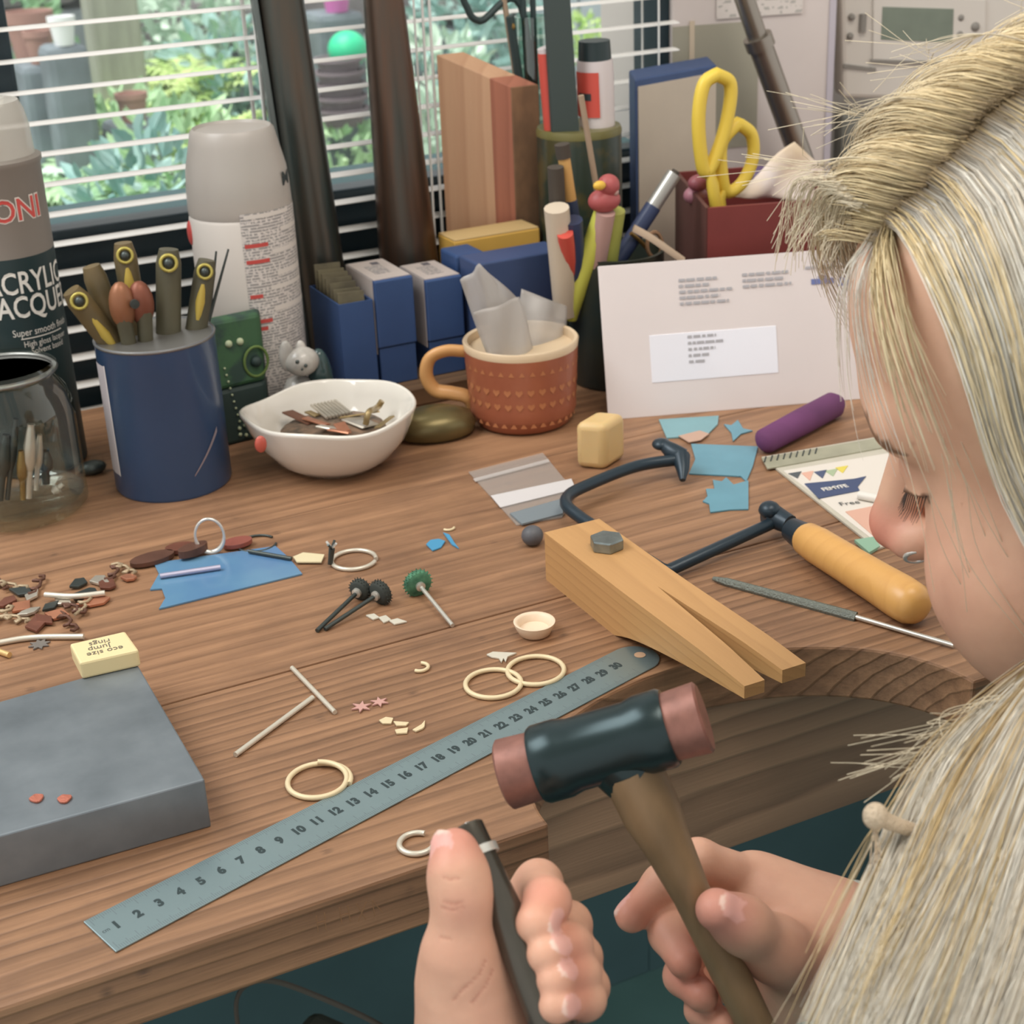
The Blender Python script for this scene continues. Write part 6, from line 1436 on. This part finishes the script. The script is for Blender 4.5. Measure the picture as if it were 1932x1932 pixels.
nail(lh, q(1048, 1850, .517), q(1092, 1838, .531), .0064, -cf * .3 + cdn * -.7 + cr * .6, .0042, .0050)
nail(lh, q(1050, 1898, .514), q(1104, 1886, .530), .0060, -cf * .9 - cdn * .2 + cr * .5, .0042, .0052)
# forearm
el_l = np.array([.300, .165, -.075])
lh.group(.02, .02).cone(q(930, 1990, .550), q(960, 2150, .53), .0195, .024).cone(q(935, 2150, .53), el_l, .026, .036)
lo = np.minimum.reduce([q(780, 1560, .58), q(1140, 2080, .58), q(780, 1560, .50), q(1140, 2080, .50)]) - .012; hi = np.maximum.reduce([q(780, 1560, .58), q(1140, 2080, .58), q(780, 1560, .50), q(1140, 2080, .50)]) + .012
LP, LF = lh.mesh(lo, hi, .0010); LP = relax(LP, LF, 1, .4)
def hand_col(P, pts, nails):
    c = np.tile(np.array(lin((220, 172, 146))), (len(P), 1))
    for p, r, cc, w_ in pts: c = blend(c, fall(P, p, r) * w_, cc)
    for cen, M, hw, hl in nails:
        L = (P - cen) @ M.T; m = ((L[:, 0] / (hw * .98)) ** 2 + (L[:, 1] / (hl * .98)) ** 2 < 1) & (L[:, 2] > -.0006) & (L[:, 2] < .0026); c = blend(c, m * .85, (232, 178, 168))
        m2 = m & (L[:, 1] > hl * .72); c = blend(c, m2 * .6, (236, 216, 200))
    return c
lc = hand_col(LP, [(q(853, 1600, .53), .014, (214, 128, 116), .9), (q(1025, 1700, .53), .016, (216, 142, 122), .9), (q(1050, 1795, .525), .014, (212, 136, 116), .9), (q(1060, 1848, .522), .013, (212, 136, 116), .9), (q(1062, 1898, .52), .013, (212, 136, 116), .9), (q(930, 1880, .555), .03, (212, 138, 118), .6), (q(868, 1712, .52), .010, (206, 140, 120), .5)], NAILS)
LN = len(NAILS)
# skin creases on thumb and palm: shallow dents, their shade darkened into the colour
def to_px(P): Q = (P - CAM) @ ROT.T; return 966 + FPX * Q[:, :2] / Q[:, 2:], Q[:, 2]
def crease(P, cols, line, depmax, w_=3.2, amt=.45, push=.0004):
    px, dp = to_px(P); best = np.full(len(P), 1e9)
    for a, b in zip(line[:-1], line[1:]):
        a = np.array(a, float); b = np.array(b, float); t = np.clip(((px - a) @ (b - a)) / ((b - a) @ (b - a)), 0, 1); best = np.minimum(best, np.linalg.norm(px - a - t[:, None] * (b - a), axis=1))
    k = np.clip(1 - best / w_, 0, 1) * (dp < depmax); return P + cf * (push * k)[:, None], blend(cols, k * amt, (176, 104, 86))
for ln, dm in (([(834, 1712), (850, 1717), (874, 1712)], .53), ([(836, 1702), (858, 1706), (880, 1700)], .53), ([(832, 1768), (850, 1772)], .53), ([(916, 1812), (905, 1838), (880, 1860), (856, 1886)], .56), ([(930, 1830), (915, 1862), (890, 1892)], .56), ([(836, 1655), (850, 1660), (868, 1656)], .53)):
    LP, lc = crease(LP, lc, ln, dm)

# ---- right hand round the hammer handle
hA, hB = q(1200, 1470, .588), q(1445, 1975, .606)
rh = SDF()
rh.group(.012, .007).cone(q(1560, 1775, .645), q(1470, 1740, .650), .021, .0185).cone(q(1470, 1740, .650), q(1415, 1665, .652), .0165, .0125).cone(q(1475, 1790, .650), q(1425, 1840, .650), .018, .013).cone(q(1450, 1700, .652), q(1420, 1790, .652), .015, .014).cone(q(1500, 1830, .640), q(1450, 1880, .638), .018, .014)
rf = [([(1425, 1660, .650), (1318, 1622, .640), (1250, 1668, .632), (1192, 1728, .622)], .0080), ([(1412, 1715, .650), (1282, 1700, .640), (1262, 1762, .622), (1292, 1815, .608)], .0080),
      ([(1418, 1780, .650), (1300, 1785, .638), (1288, 1842, .620), (1325, 1880, .606)], .0075), ([(1435, 1840, .646), (1335, 1862, .634), (1325, 1905, .618), (1365, 1932, .606)], .0068)]
for pts, r in rf: rh.group(.004, .002).chain([q(*p) for p in pts], [r * 1.12, r * 1.03, r * .95, r * .84])
rh.group(.008, .007).chain([q(1510, 1820, .628), q(1462, 1790, .608), q(1402, 1745, .592), q(1352, 1716, .584)], [.0150, .0118, .0096, .0080])
n0 = len(NAILS)
nail(rh, q(1352, 1716, .584), q(1402, 1745, .592), .0078, -cf * .8 - cdn * .6, .0054, .0066)
nail(rh, q(1192, 1728, .622), q(1250, 1668, .632), .0066, -cr * .6 + cf * .2 - cdn * .5, .0044, .0058)
el_r = np.array([.585, .31, -.13])
rh.group(.02, .02).cone(q(1560, 1775, .645), q(1700, 1840, .66), .0225, .026).cone(q(1700, 1840, .66), el_r, .026, .036)
cs = [q(x, y, d) for x in (1140, 1700) for y in (1570, 1980) for d in (.565, .685)]
RP, RF = rh.mesh(np.minimum.reduce(cs) - .005, np.maximum.reduce(cs) + .005, .0014); RP = relax(RP, RF, 1, .4)
rc = hand_col(RP, [(q(1192, 1725, .622), .02, (214, 132, 112), .8), (q(1300, 1820, .608), .02, (206, 126, 108), .8), (q(1355, 1716, .584), .018, (200, 128, 120), 1.0), (q(1340, 1880, .61), .03, (206, 126, 110), .6), (q(1460, 1820, .61), .03, (196, 134, 110), .6)], NAILS[n0:])

# ---- torso, upper arms, pelvis and legs (coarser; all under the clothes)
nb = H(0, -.065, -.185)
sh_l = nb + np.array([-.145, -.085, -.045]); sh_r = nb + np.array([.150, .075, -.045]); pel = np.array([.60, .06, -.40])
def body_sdf(off=0.0):
    b = SDF()
    b.group(.05, .04).cone(nb, nb + np.array([.01, -.03, -.07]), .055 + off, .085 + off).cone(nb + np.array([.01, -.03, -.07]), pel, .115 + off, .135 + off).cone(sh_l, sh_r, .056 + off, .056 + off)
    b.group(.03, .03).chain([sh_l, sh_l * .45 + el_l * .55, el_l], [.054 + off, .046 + off, .041 + off]).cone(el_l, q(935, 2150, .53), .040 + off, .029 + off)
    b.group(.03, .03).chain([sh_r, sh_r * .45 + el_r * .55, el_r], [.054 + off, .046 + off, .041 + off]).cone(el_r, q(1700, 1840, .66), .040 + off, .029 + off)
    return b
def legs(b, off=0.0):
    for sx in (-1, 1):
        hp = pel + np.array([.085 * sx, .02 + .03 * sx, 0]); kn = np.array([.36 + .13 * sx, .50 + .05 * sx, -.37]); b.group(.04, .05).chain([hp, kn, kn + np.array([0, .02, -.40])], [.088 + off, .062 + off, .046 + off])
        b.cone(kn + np.array([0, .0, -.42]), kn + np.array([-.02, .16, -.44]), .040, .032)
    return b
bd = legs(body_sdf())
BP, BFc = bd.mesh((.15, -.20, -.86), (.90, .72, .16), .008); BP = relax(BP, BFc, 1, .4)
bc = np.tile(skin, (len(BP), 1))

M_skin = vcol_mat('skin', .5, sss=.12, bump=.12, bscale=420, spec=.4, noise=.14, nscale=45)
Pall = np.concatenate([HW, LP, RP, BP]); o1, o2, o3 = len(HW), len(HW) + len(LP), len(HW) + len(LP) + len(RP)
person = mesh_np('person', Pall, np.concatenate([HFc, LF + o1, RF + o2, BFc + o3]), M_skin, None, np.concatenate([hc, lc, rc, bc]))
tag(person, 'person with long blonde hair bending over the bench, holding a mandrel and a hammer', 'person')

# ---- clothes
M_knit = mat('grey_blue_knit', (72, 84, 90), .9, col2=(120, 126, 128), scale=220, bump=.8, bscale=400)
jp = body_sdf(.012); P, F = jp.mesh((.10, -.22, -.42), (.92, .58, .14), .008); keep = None
mesh_np('jumper', relax(P, F, 2, .5), F, M_knit, person)
M_den = mat('dark_navy_denim', (70, 96, 108), .8, var=.25, scale=30, bump=.5, bscale=60)
tr_ = SDF(); tr_.group(.05, .04).cone(pel, pel + np.array([0, .02, .05]), .150, .14); legs(tr_, .012)
P, F = tr_.mesh((.15, -.20, -.86), (.90, .72, -.18), .009); mesh_np('trousers', relax(P, F, 2, .5), F, M_den, person)
# pale knitted cuff at the right wrist
ca, cb_ = q(1575, 1782, .647), q(1640, 1812, .655)
P = [ca + (cb_ - ca) * t for t in np.linspace(-.05, 1.0, 8)]
MB().tube(P, [.0262, .0275, .0270, .0278, .0272, .0280, .0285, .029], 28, cap=False).build('cuff', mat('pale_knit_cuff', (176, 178, 168), .9, bump=1.0, bscale=500), person, smooth=180, solid=.002)
# nose ring
c = H(-.0150, .1010, -.0480); P = [c + HR * -.0022 * 0 + (HF * math.cos(a) + (-HR * .6 + HU * .8) * math.sin(a)) * .0043 * HS for a in np.linspace(0, 6.283, 20, endpoint=False)]
MB().tube(P, .0011, 8, closed=True).build('nose_ring', M_slit, person, smooth=180)
# eyelashes of the near eye
b = MB()
for sx in (-1, 1):
    for k in range(17):
        t = k / 16; x = sx * (.0195 + .0235 * t); y = .0900 - .0035 * max(0, t - .5) * 2 - .003 * (t - .3) ** 2 * 4; z = -.0133 + .003 * (t - .5) ** 2 * 2
        p0 = H(x, y, z); out = H(x + sx * (.0015 + .004 * (t - .3)), y + .0060 + nrng.uniform(-.001, .001), z - .0075 + nrng.uniform(-.001, .001)); mid = H(x + sx * .001, y + .0035, z - .0052)
        b.tube([p0, mid, out], [.00024, .00018, .00007], 4)
lash = b.build('eyelashes', mat('dark_lash', (62, 48, 42), .6), person); tag(lash, kind='stuff')

# ================================================================== what the hands hold
ax_ = rodB - rodA; L = np.linalg.norm(ax_); ax_ /= L
tm = thing('ring_mandrel', tuple(rodB), 'dark tapered steel ring mandrel held upright in the left hand', 'mandrel')
MB().tube([rodA, rodA + ax_ * .0006, rodA + ax_ * .012, rodA + ax_ * .0125, rodA + ax_ * L], [.0046, .0053, .0056, .0054, .0082], 32).build('shaft', mat('gunmetal_steel', (92, 88, 80), .28, .7, var=.2, scale=30), tm, smooth=35)
MB().tube([rodA - ax_ * .0007, rodA], [.0012, .0016], 12).build('centre_pip', M_slit, tm, smooth=60)
rr0 = .0060; c = rodA + ax_ * .0105; e1 = np.cross(ax_, cf); e1 /= np.linalg.norm(e1); e2 = np.cross(ax_, e1)
if e1 @ cr < 0: e1 = -e1
if e2 @ cf > 0: e2 = -e2
P = [c + (e1 * math.cos(a) + e2 * math.sin(a)) * rr0 for a in np.linspace(math.radians(-40), math.radians(235), 26)]
P = [c + e1 * (rr0 + .0035) - e2 * .001] and [c + e1 * (.0012) - e2 * rr0 * 1.0] * 0 + P
b = MB(); v = []; f = []
for i, p in enumerate(P):
    n_ = (p - c); n_ /= np.linalg.norm(n_)
    for s_ in (-1, 1):
        for t_ in (0, 1): v.append(tuple(p + ax_ * .0015 * s_ + n_ * .0008 * t_))
for i in range(len(P) - 1):
    a = 4 * i; f += [(a, a + 4, a + 5, a + 1), (a + 2, a + 3, a + 7, a + 6), (a, a + 2, a + 6, a + 4), (a + 1, a + 5, a + 7, a + 3)]
b.add(v, f); o = b.build('silver_ring', M_slit, smooth=60); tag(o, 'flat silver band being shaped on the mandrel', 'ring')
# ---- rawhide and copper faced hammer
hm = thing('hammer', tuple(hB), 'black hammer with copper faces held in the right hand', 'hammer')
hax = hB - hA; hl = np.linalg.norm(hax); hax /= hl
MB().tube([hA + hax * -.006, hA + hax * .014, hA + hax * .026, hA + hax * .05, hA + hax * hl], [.0125, .0122, .0102, .0080, .0076], 20, flat=(1.12, .9)).build('handle', mat('brown_ash_handle', (150, 122, 90), .5, col2=(120, 98, 72), scale=60, stretch=(1, 1, .4)), hm, smooth=50)
f0, f1 = q(950, 1462, .592), q(1330, 1352, .578); fa = f1 - f0; FL = np.linalg.norm(fa); fa /= FL
M_hb = mat('black_hammer_body', (42, 56, 58), .28, .5); M_cf_ = mat('copper_face', (150, 104, 92), .45, .35, var=.3, scale=160, stretch=(1, 1, 1))
Rh = .0150
MB().tube([f0 + fa * FL * t for t in (.17, .19, .30, .36, .64, .70, .81, .83)], [Rh * .94, Rh, Rh, Rh * .92, Rh * .92, Rh, Rh, Rh * .94], 36).build('head', M_hb, hm, smooth=35)
MB().tube([f0 + fa * FL * t for t in (0, .012, .17)], [Rh * .82, Rh * .9, Rh * .86], 36).build('copper_face', M_cf_, hm, smooth=35)
MB().tube([f1 - fa * FL * t for t in (0, .012, .17)], [Rh * .82, Rh * .9, Rh * .86], 36).build('copper_face', M_cf_, hm, smooth=35)
md = f0 + fa * FL * .5; MB().tube([md, hA + hax * -.004], [.0125, .0132], 24).build('eye_socket', M_hb, hm, smooth=40)
# ================================================================== long blonde hair, strand by strand (one part: nobody could count it)
def resample(pts, n):
    P = np.array(bez(pts, 12)); d = np.r_[0, np.cumsum(np.linalg.norm(np.diff(P, axis=0), axis=1))]; t = np.linspace(0, d[-1], n)
    return np.stack([np.interp(t, d, P[:, k]) for k in range(3)], 1)
def strand_mesh(paths, rad, cols):
    """paths (S, n, 3): three sided tubes"""
    S, n, _ = paths.shape; T = np.gradient(paths, axis=1); T /= np.linalg.norm(T, axis=2, keepdims=True) + 1e-9
    ref = np.array([.31, .52, .79]); A = np.cross(T, ref); A /= np.linalg.norm(A, axis=2, keepdims=True) + 1e-9; B = np.cross(T, A)
    r = rad[..., None]
    ring = np.stack([paths + r * (A * math.cos(a) + B * math.sin(a)) for a in (0, 2.0944, 4.18879)], 2)   # S,n,3,3
    V = ring.reshape(-1, 3); base = (np.arange(S)[:, None] * n + np.arange(n - 1)[None, :]).reshape(-1) * 3; F = []
    for j in range(3): F.append(np.stack([base + j, base + (j + 1) % 3, base + 3 + (j + 1) % 3, base + 3 + j], 1))
    return V, np.concatenate(F), np.repeat(cols.reshape(-1, 3), 3, axis=0)
def lock(guides, S, n=15, clumps=60, spread=.05, lift=(0, .010), wob=.0012, r=.00022, root=.10, pal=0, lens=(.75, 1.0), seed=1, centre=None, uu=(0, 1), endspread=1.0):
    g = np.random.default_rng(seed); Gd = np.array([resample(x, n) for x in guides]); K = len(guides)
    cu = g.uniform(uu[0], uu[1], clumps); ci = g.integers(0, clumps, S); u = np.clip(cu[ci] + g.normal(0, spread, S) * .6, 0, 1) * (K - 1)
    i0 = np.clip(u.astype(int), 0, K - 2); f = (u - i0)[:, None, None]; f = f * f * (3 - 2 * f) * .3 + f * .7
    P = Gd[i0] * (1 - f) + Gd[i0 + 1] * f
    t = np.linspace(0, 1, n)[None, :, None]
    Lf = g.uniform(lens[0], lens[1], S)[:, None]; tt = np.linspace(0, 1, n)[None, :] * Lf * (n - 1); j0 = np.clip(tt.astype(int), 0, n - 2); fr = (tt - j0)[..., None]
    P = np.take_along_axis(P, j0[..., None], 1) * (1 - fr) + np.take_along_axis(P, j0[..., None] + 1, 1) * fr
    if centre is not None:
        rad_ = P - centre; rad_ /= np.linalg.norm(rad_, axis=2, keepdims=True); clift = g.uniform(lift[0], lift[1], clumps)[ci] + g.normal(0, .0012, S)
        P = P + rad_ * clift[:, None, None] * np.minimum(1, t * 5)
    cofs = g.normal(0, wob * 1.8, (clumps, 3))[ci]; sof = g.normal(0, wob, (S, 3))
    P = P + (cofs + sof)[:, None, :] * (.35 + endspread * t ** 1.5)
    ph = g.uniform(0, 6.28, (S, 3)); fq = g.uniform(3, 8, (S, 1)); P = P + wob * .5 * np.sin(fq[:, None, :] * t + ph[:, None, :])
    rr = r * g.uniform(.75, 1.3, S)[:, None] * np.clip(1.15 - .75 * np.linspace(0, 1, n)[None, :] ** 3, .2, 1)
    dark = np.array(lin((112, 92, 62))); gold = np.array(lin((242, 218, 164))); plat = np.array(lin((244, 236, 220))); ash = np.array(lin((206, 178, 132)))
    cool = np.array(lin((247, 242, 230))); mid = (gold, cool, ash)[pal]; end = (plat, cool, gold)[pal]
    tv = np.linspace(0, 1, n)[None, :, None] * Lf[..., None]; rt = root * g.uniform(.4, 1.5, S)[:, None, None] + 1e-4
    w0 = np.clip(1 - tv / rt, 0, 1); c = mid * (1 - tv) + end * tv; c = c * (1 - w0) + dark * w0
    tone = g.choice([0, 1, 2], S, p=[.66, .16, .18]); c = np.where((tone == 1)[:, None, None], c * .62 + .38 * ash, c); c = np.where((tone == 2)[:, None, None], c * .5 + .5 * plat, c) if root < .05 else c
    dk_ = (g.uniform(0, 1, S) < .14)[:, None, None]; c = np.where(dk_, c * .55 + .45 * np.array(lin((150, 126, 88))), c)
    c = c * g.uniform(.74, 1.12, S)[:, None, None]
    return strand_mesh(P, rr, np.clip(c, 0, 1))
HC = H(0, -.005, .02)
def snap(pts, offs):
    # lay rough head-space guide points on the scalp at the given heights
    P = np.array(pts, float)
    for _ in range(25):
        e = hs.ev(P.astype(np.float32)); g = np.stack([(hs.ev((P + np.eye(3)[k] * 1e-3).astype(np.float32)) - hs.ev((P - np.eye(3)[k] * 1e-3).astype(np.float32))) / 2e-3 for k in range(3)], 1)
        g /= np.linalg.norm(g, axis=1, keepdims=True) + 1e-9; w_ = np.array([o if o is not None else 9 for o in offs]); mv = (w_ < 5)
        P = P - g * ((e - w_) * mv * .7)[:, None]
    return [H(*p) for p in P]
N_ = None
near = [snap(L, (.001, .006, .009, .010, .011, N_, N_)) for L in (
    [(-.031, .062, .088), (-.055, .048, .081), (-.073, .040, .053), (-.074, .043, .002), (-.076, .041, -.029), (-.085, .032, -.075), (-.090, .018, -.12)],
    [(-.034, .039, .097), (-.060, .025, .086), (-.078, .020, .054), (-.079, .026, .008), (-.080, .018, -.04), (-.092, .006, -.09), (-.09, 0, -.14)],
    [(-.026, .018, .107), (-.058, .002, .094), (-.080, -.004, .058), (-.084, -.004, .005), (-.082, -.014, -.05), (-.096, -.022, -.10), (-.09, -.03, -.15)],
    [(-.010, -.015, .114), (-.052, -.035, .098), (-.078, -.042, .058), (-.082, -.045, 0), (-.078, -.05, -.05), (-.094, -.055, -.12), (-.09, -.06, -.16)],
    [(-.004, -.065, .102), (-.045, -.080, .085), (-.068, -.085, .050), (-.074, -.085, 0), (-.070, -.08, -.04), (-.088, -.08, -.12), (-.085, -.08, -.16)])]
fringe = [snap(L, o) for L, o in (
    ([(-.029, .068, .084), (-.030, .082, .072), (-.031, .088, .048), (-.033, .090, .020), (-.034, .088, -.004)], (.001, .004, .005, .006, .012)),
    ([(-.031, .066, .086), (-.046, .077, .070), (-.052, .076, .046), (-.055, .076, .016), (-.056, .074, -.02)], (.001, .004, .005, .006, .008)),
    ([(-.033, .062, .088), (-.054, .066, .072), (-.063, .064, .046), (-.064, .066, .008), (-.064, .066, -.026), (-.064, .062, -.05)], (.001, .005, .006, .007, .009, .010)),
    ([(-.034, .060, .088), (-.056, .058, .076), (-.068, .056, .050), (-.070, .056, .006), (-.071, .054, -.028), (-.072, .048, -.06)], (.001, .006, .008, .009, .010, .010)))]
far = [snap(L, (.001, .008, .012, .012, .011)) for L in (
    [(-.030, .066, .085), (-.012, .080, .086), (.006, .086, .078), (.024, .088, .060), (.036, .087, .036)],
    [(-.034, .039, .097), (-.015, .058, .100), (.005, .073, .095), (.022, .083, .080), (.034, .088, .055)],
    [(-.026, .018, .107), (-.006, .038, .108), (.016, .056, .104), (.036, .070, .090), (.050, .076, .062)],
    [(-.012, -.010, .114), (.008, .012, .114), (.030, .032, .108), (.050, .048, .092), (.062, .056, .066)],
    [(-.006, -.045, .112), (.016, -.022, .115), (.040, 0, .108), (.060, .016, .088), (.070, .026, .060)],
    [(-.004, -.075, .098), (.020, -.055, .105), (.046, -.036, .100), (.066, -.020, .078), (.076, -.010, .050)],
    [(-.003, -.100, .070), (.020, -.085, .085), (.046, -.068, .085), (.066, -.050, .066), (.076, -.040, .040)])]
q = lambda px, py, d: D(px, py, d)
low = [
    [q(1985, 1245, .575), q(1880, 1325, .560), q(1778, 1430, .540), q(1708, 1560, .520), q(1650, 1720, .500), q(1575, 1930, .480), q(1530, 2050, .470)],
    [q(2010, 1235, .565), q(1915, 1350, .548), q(1825, 1500, .525), q(1750, 1680, .500), q(1665, 1880, .480), q(1600, 2060, .465)],
    [q(2050, 1225, .555), q(1960, 1350, .535), q(1870, 1560, .512), q(1790, 1760, .490), q(1700, 1960, .470), q(1650, 2100, .46)],
    [q(2110, 1200, .545), q(2030, 1400, .525), q(1960, 1600, .502), q(1890, 1800, .480), q(1800, 2020, .462), q(1760, 2120, .455)],
    [q(2180, 1250, .54), q(2110, 1450, .52), q(2050, 1650, .498), q(1990, 1850, .477), q(1930, 2060, .46), q(1890, 2160, .452)]]
parts = []
parts.append(lock(near, 5200, clumps=210, spread=.016, lift=(-.002, .005), wob=.0011, r=.00019, root=.13, pal=1, seed=3, centre=HC, lens=(.85, 1.0)))
parts.append(lock(near, 500, clumps=60, spread=.03, lift=(.001, .006), wob=.0016, root=.10, pal=0, seed=13, centre=HC, lens=(.6, 1.0)))
parts.append(lock(fringe[:2], 30, clumps=11, spread=.03, lift=(.0, .002), wob=.0012, root=.10, pal=1, seed=4, centre=HC, lens=(.30, .85), r=.00018))
parts.append(lock(fringe[1:], 84, clumps=22, spread=.02, lift=(.0, .002), wob=.0012, root=.10, pal=0, seed=14, centre=HC, lens=(.22, .60)))
parts.append(lock(far, 4800, clumps=240, spread=.018, lift=(-.004, .005), wob=.0017, r=.00018, root=.17, pal=0, seed=6, centre=HC, lens=(.7, 1.0)))
parts.append(lock(low, 5200, clumps=150, spread=.022, wob=.0021, r=.00018, root=.001, pal=1, seed=7, lens=(.85, 1.0), endspread=1.1))
parts.append(lock(low, 900, clumps=46, spread=.03, wob=.0024, r=.00018, root=.001, pal=2, seed=8, lens=(.8, 1.0)))
# fly-away strands: along the top outline, off the fringe, and off the lower lock
g = np.random.default_rng(21); fl = []
for k in range(70):
    s_ = g.uniform(0, .75); i = int(s_ * 5); base = np.array(far[min(i + 1, 5)]); tip = base[2] + (base[2] - HC) * g.uniform(.05, .30) + HF * g.uniform(-.005, .025) + g.normal(0, .006, 3)
    fl.append(resample([base[0], base[1] + (base[1] - HC) * .08, base[2] + (base[2] - HC) * g.uniform(.05, .18), tip], 15))
for k in range(120):
    c_ = g.integers(0, 18); x0 = 1632 - 4 * c_ + g.uniform(-12, 12); y0 = 392 - 3.5 * c_ + g.uniform(-10, 10); a = q(x0, y0, .575 + .0008 * c_)
    e = q(1590 - 7 * c_ + g.normal(0, 22), 474 - 3 * (c_ % 7) + g.normal(0, 24), .592 + .0012 * c_); m_ = q(1600 - 6.5 * c_ + g.normal(0, 6), 420 - 3 * c_ + g.normal(0, 6), .590 + .001 * c_)
    fl.append(resample([a, a * .45 + m_ * .55 + HU * .004, m_, e], 15))
for k in range(40):
    y0 = g.uniform(1310, 1430); a = q(1900 + (y0 - 1290) * -.6 + g.uniform(-20, 30), y0, .552); L = g.uniform(60, 260)
    fl.append(resample([a, a + (q(1780, y0 + 25, .55) - q(1880, y0, .552)) * g.uniform(.5, 1.0), q(1880 - (y0 - 1290) * .6 - L, y0 + g.uniform(10, 110), .548 + g.uniform(-.01, .01))], 15))
for k in range(60):
    t = g.uniform(0, 1); x0, y0 = 1775 - 215 * t, 1430 + 510 * t; a = q(x0 + g.uniform(0, 60), y0 - 40, .535 - .05 * t)
    fl.append(resample([a, q(x0 - g.uniform(0, 30), y0 + g.uniform(10, 70), .53 - .05 * t), q(x0 - g.uniform(0, 75), y0 + g.uniform(60, 220), .525 - .05 * t)], 15))
for k in range(12):
    a = H(-.058 - .015 * g.uniform(), .078 - .02 * g.uniform(), .045 - .05 * g.uniform()); fl.append(resample([a, a + HU * -.03 + HF * g.uniform(-.004, .006) - HR * .003, a + HU * -g.uniform(.05, .085) + HF * g.uniform(-.012, .012) - HR * g.uniform(.002, .008)], 15))
FLY = np.array(fl); cc = np.array(lin((226, 212, 184))) * g.uniform(.75, 1.1, (len(fl), 1, 1)) * np.ones((1, 15, 1))
parts.append(strand_mesh(FLY, np.full((len(fl), 15), .00015), cc))
V = []; F = []; C = []; o_ = 0
for v, f, c in parts: V.append(v); F.append(f + o_); C.append(c); o_ += len(v)
M_hair = vcol_mat('blonde_hair', .38, spec=.55)
hair = mesh_np('hair', np.concatenate(V), np.concatenate(F), M_hair, person, np.concatenate(C)); tag(hair, 'long straight blonde hair with dark roots', kind='stuff')
# thin tied braid with a knot
kb = q(1652, 1540, .505); 
b = MB().ball(kb, .0042, 14, 10, (1, 1, 1.1)); b.tube([kb, q(1690, 1556, .507), q(1722, 1566, .512)], [.0030, .0026, .0024], 10)

for k in range(9):
    a_ = g.uniform(-1, 1); b.tube(bez([kb + (0, 0, -.002), kb + cdn * .010 + cr * .0015 * a_, kb + cdn * .026 + cr * .003 * a_], 4), .00022, 4)
b.build('braid_knot', mat('pale_thread', (206, 186, 160), .7, bump=1, bscale=700), person, smooth=60)

# ================================================================== pieces that belong to a part become its sub-parts
SUB = {'spray_can': {'body': ('lettering', 'label_panel', 'print_rule', 'printed_heading', 'printed_gap', 'red_badge')}, 'hand_tool': {'handle': ('brass_ring', 'rivet', 'yellow_inlay')},
       'polishing_wheel': {'bristle_wheel': ('bristles', 'hub')}, 'steel_ruler': {'blade': ('numerals', 'graduation_marks', 'hanging_hole')}, 'tea_cup': {'body': ('printed_pattern',)},
       'envelope': {'envelope_sheet': ('address_window', 'printed_address', 'postal_mark')}, 'piercing_saw': {'clamp': ('wing_nut',), 'handle': ('ferrule',)}, 'heating_controller': {'display_bezel': ('display',), 'housing': ('button', 'rocker', 'ridge', 'shadow_gap')},
       'small_blue_box': {'paper_label': ('printed_mark',)}, 'cream_ring_box': {'body': ('handwriting',)}, 'spectacle_case': {'upper_half': ('dot', 'stitched_ring', 'stitched_eye'), 'lower_half': ('stitch', 'flower_stitch')},
       'folding_tool': {'handle': ('rivet',)}, 'toy_duck': {'head': ('beak',)}, 'porcelain_figurine': {'head': ('ear', 'painted_face')}, 'glue_tube': {'red_label': ('black_label_strip',)},
       'patterned_packet': {'illustration': ('bunting_flag', 'pink_shape'), 'banner': ('lettering',), 'header_strip': ('printed_heading',)}, 'ring_mandrel': {'shaft': ('centre_pip',)}, 'white_carton': {'grey_panel': ('tape',)}, 'blue_tin': {'label': ('label_edge',)}, 'glass_jar': {'glass_body': ('wire_band', 'thick_base')}}
stem_ = lambda n: n.rsplit('.', 1)[0] if n.rsplit('.', 1)[-1].isdigit() else n
kids = {}
for o in COL.objects:
    if o.parent is not None: kids.setdefault(o.parent.name, []).append(o)
for root in [o for o in COL.objects if o.parent is None and stem_(o.name) in SUB]:
    for pn, subs in SUB[stem_(root.name)].items():
        part = next((c for c in kids.get(root.name, ()) if stem_(c.name) == pn), None)
        if part is None: continue
        for c in kids[root.name]:
            if stem_(c.name) in subs: c.parent = part; c.matrix_parent_inverse = Matrix.Identity(4)   # every part sits at the world origin
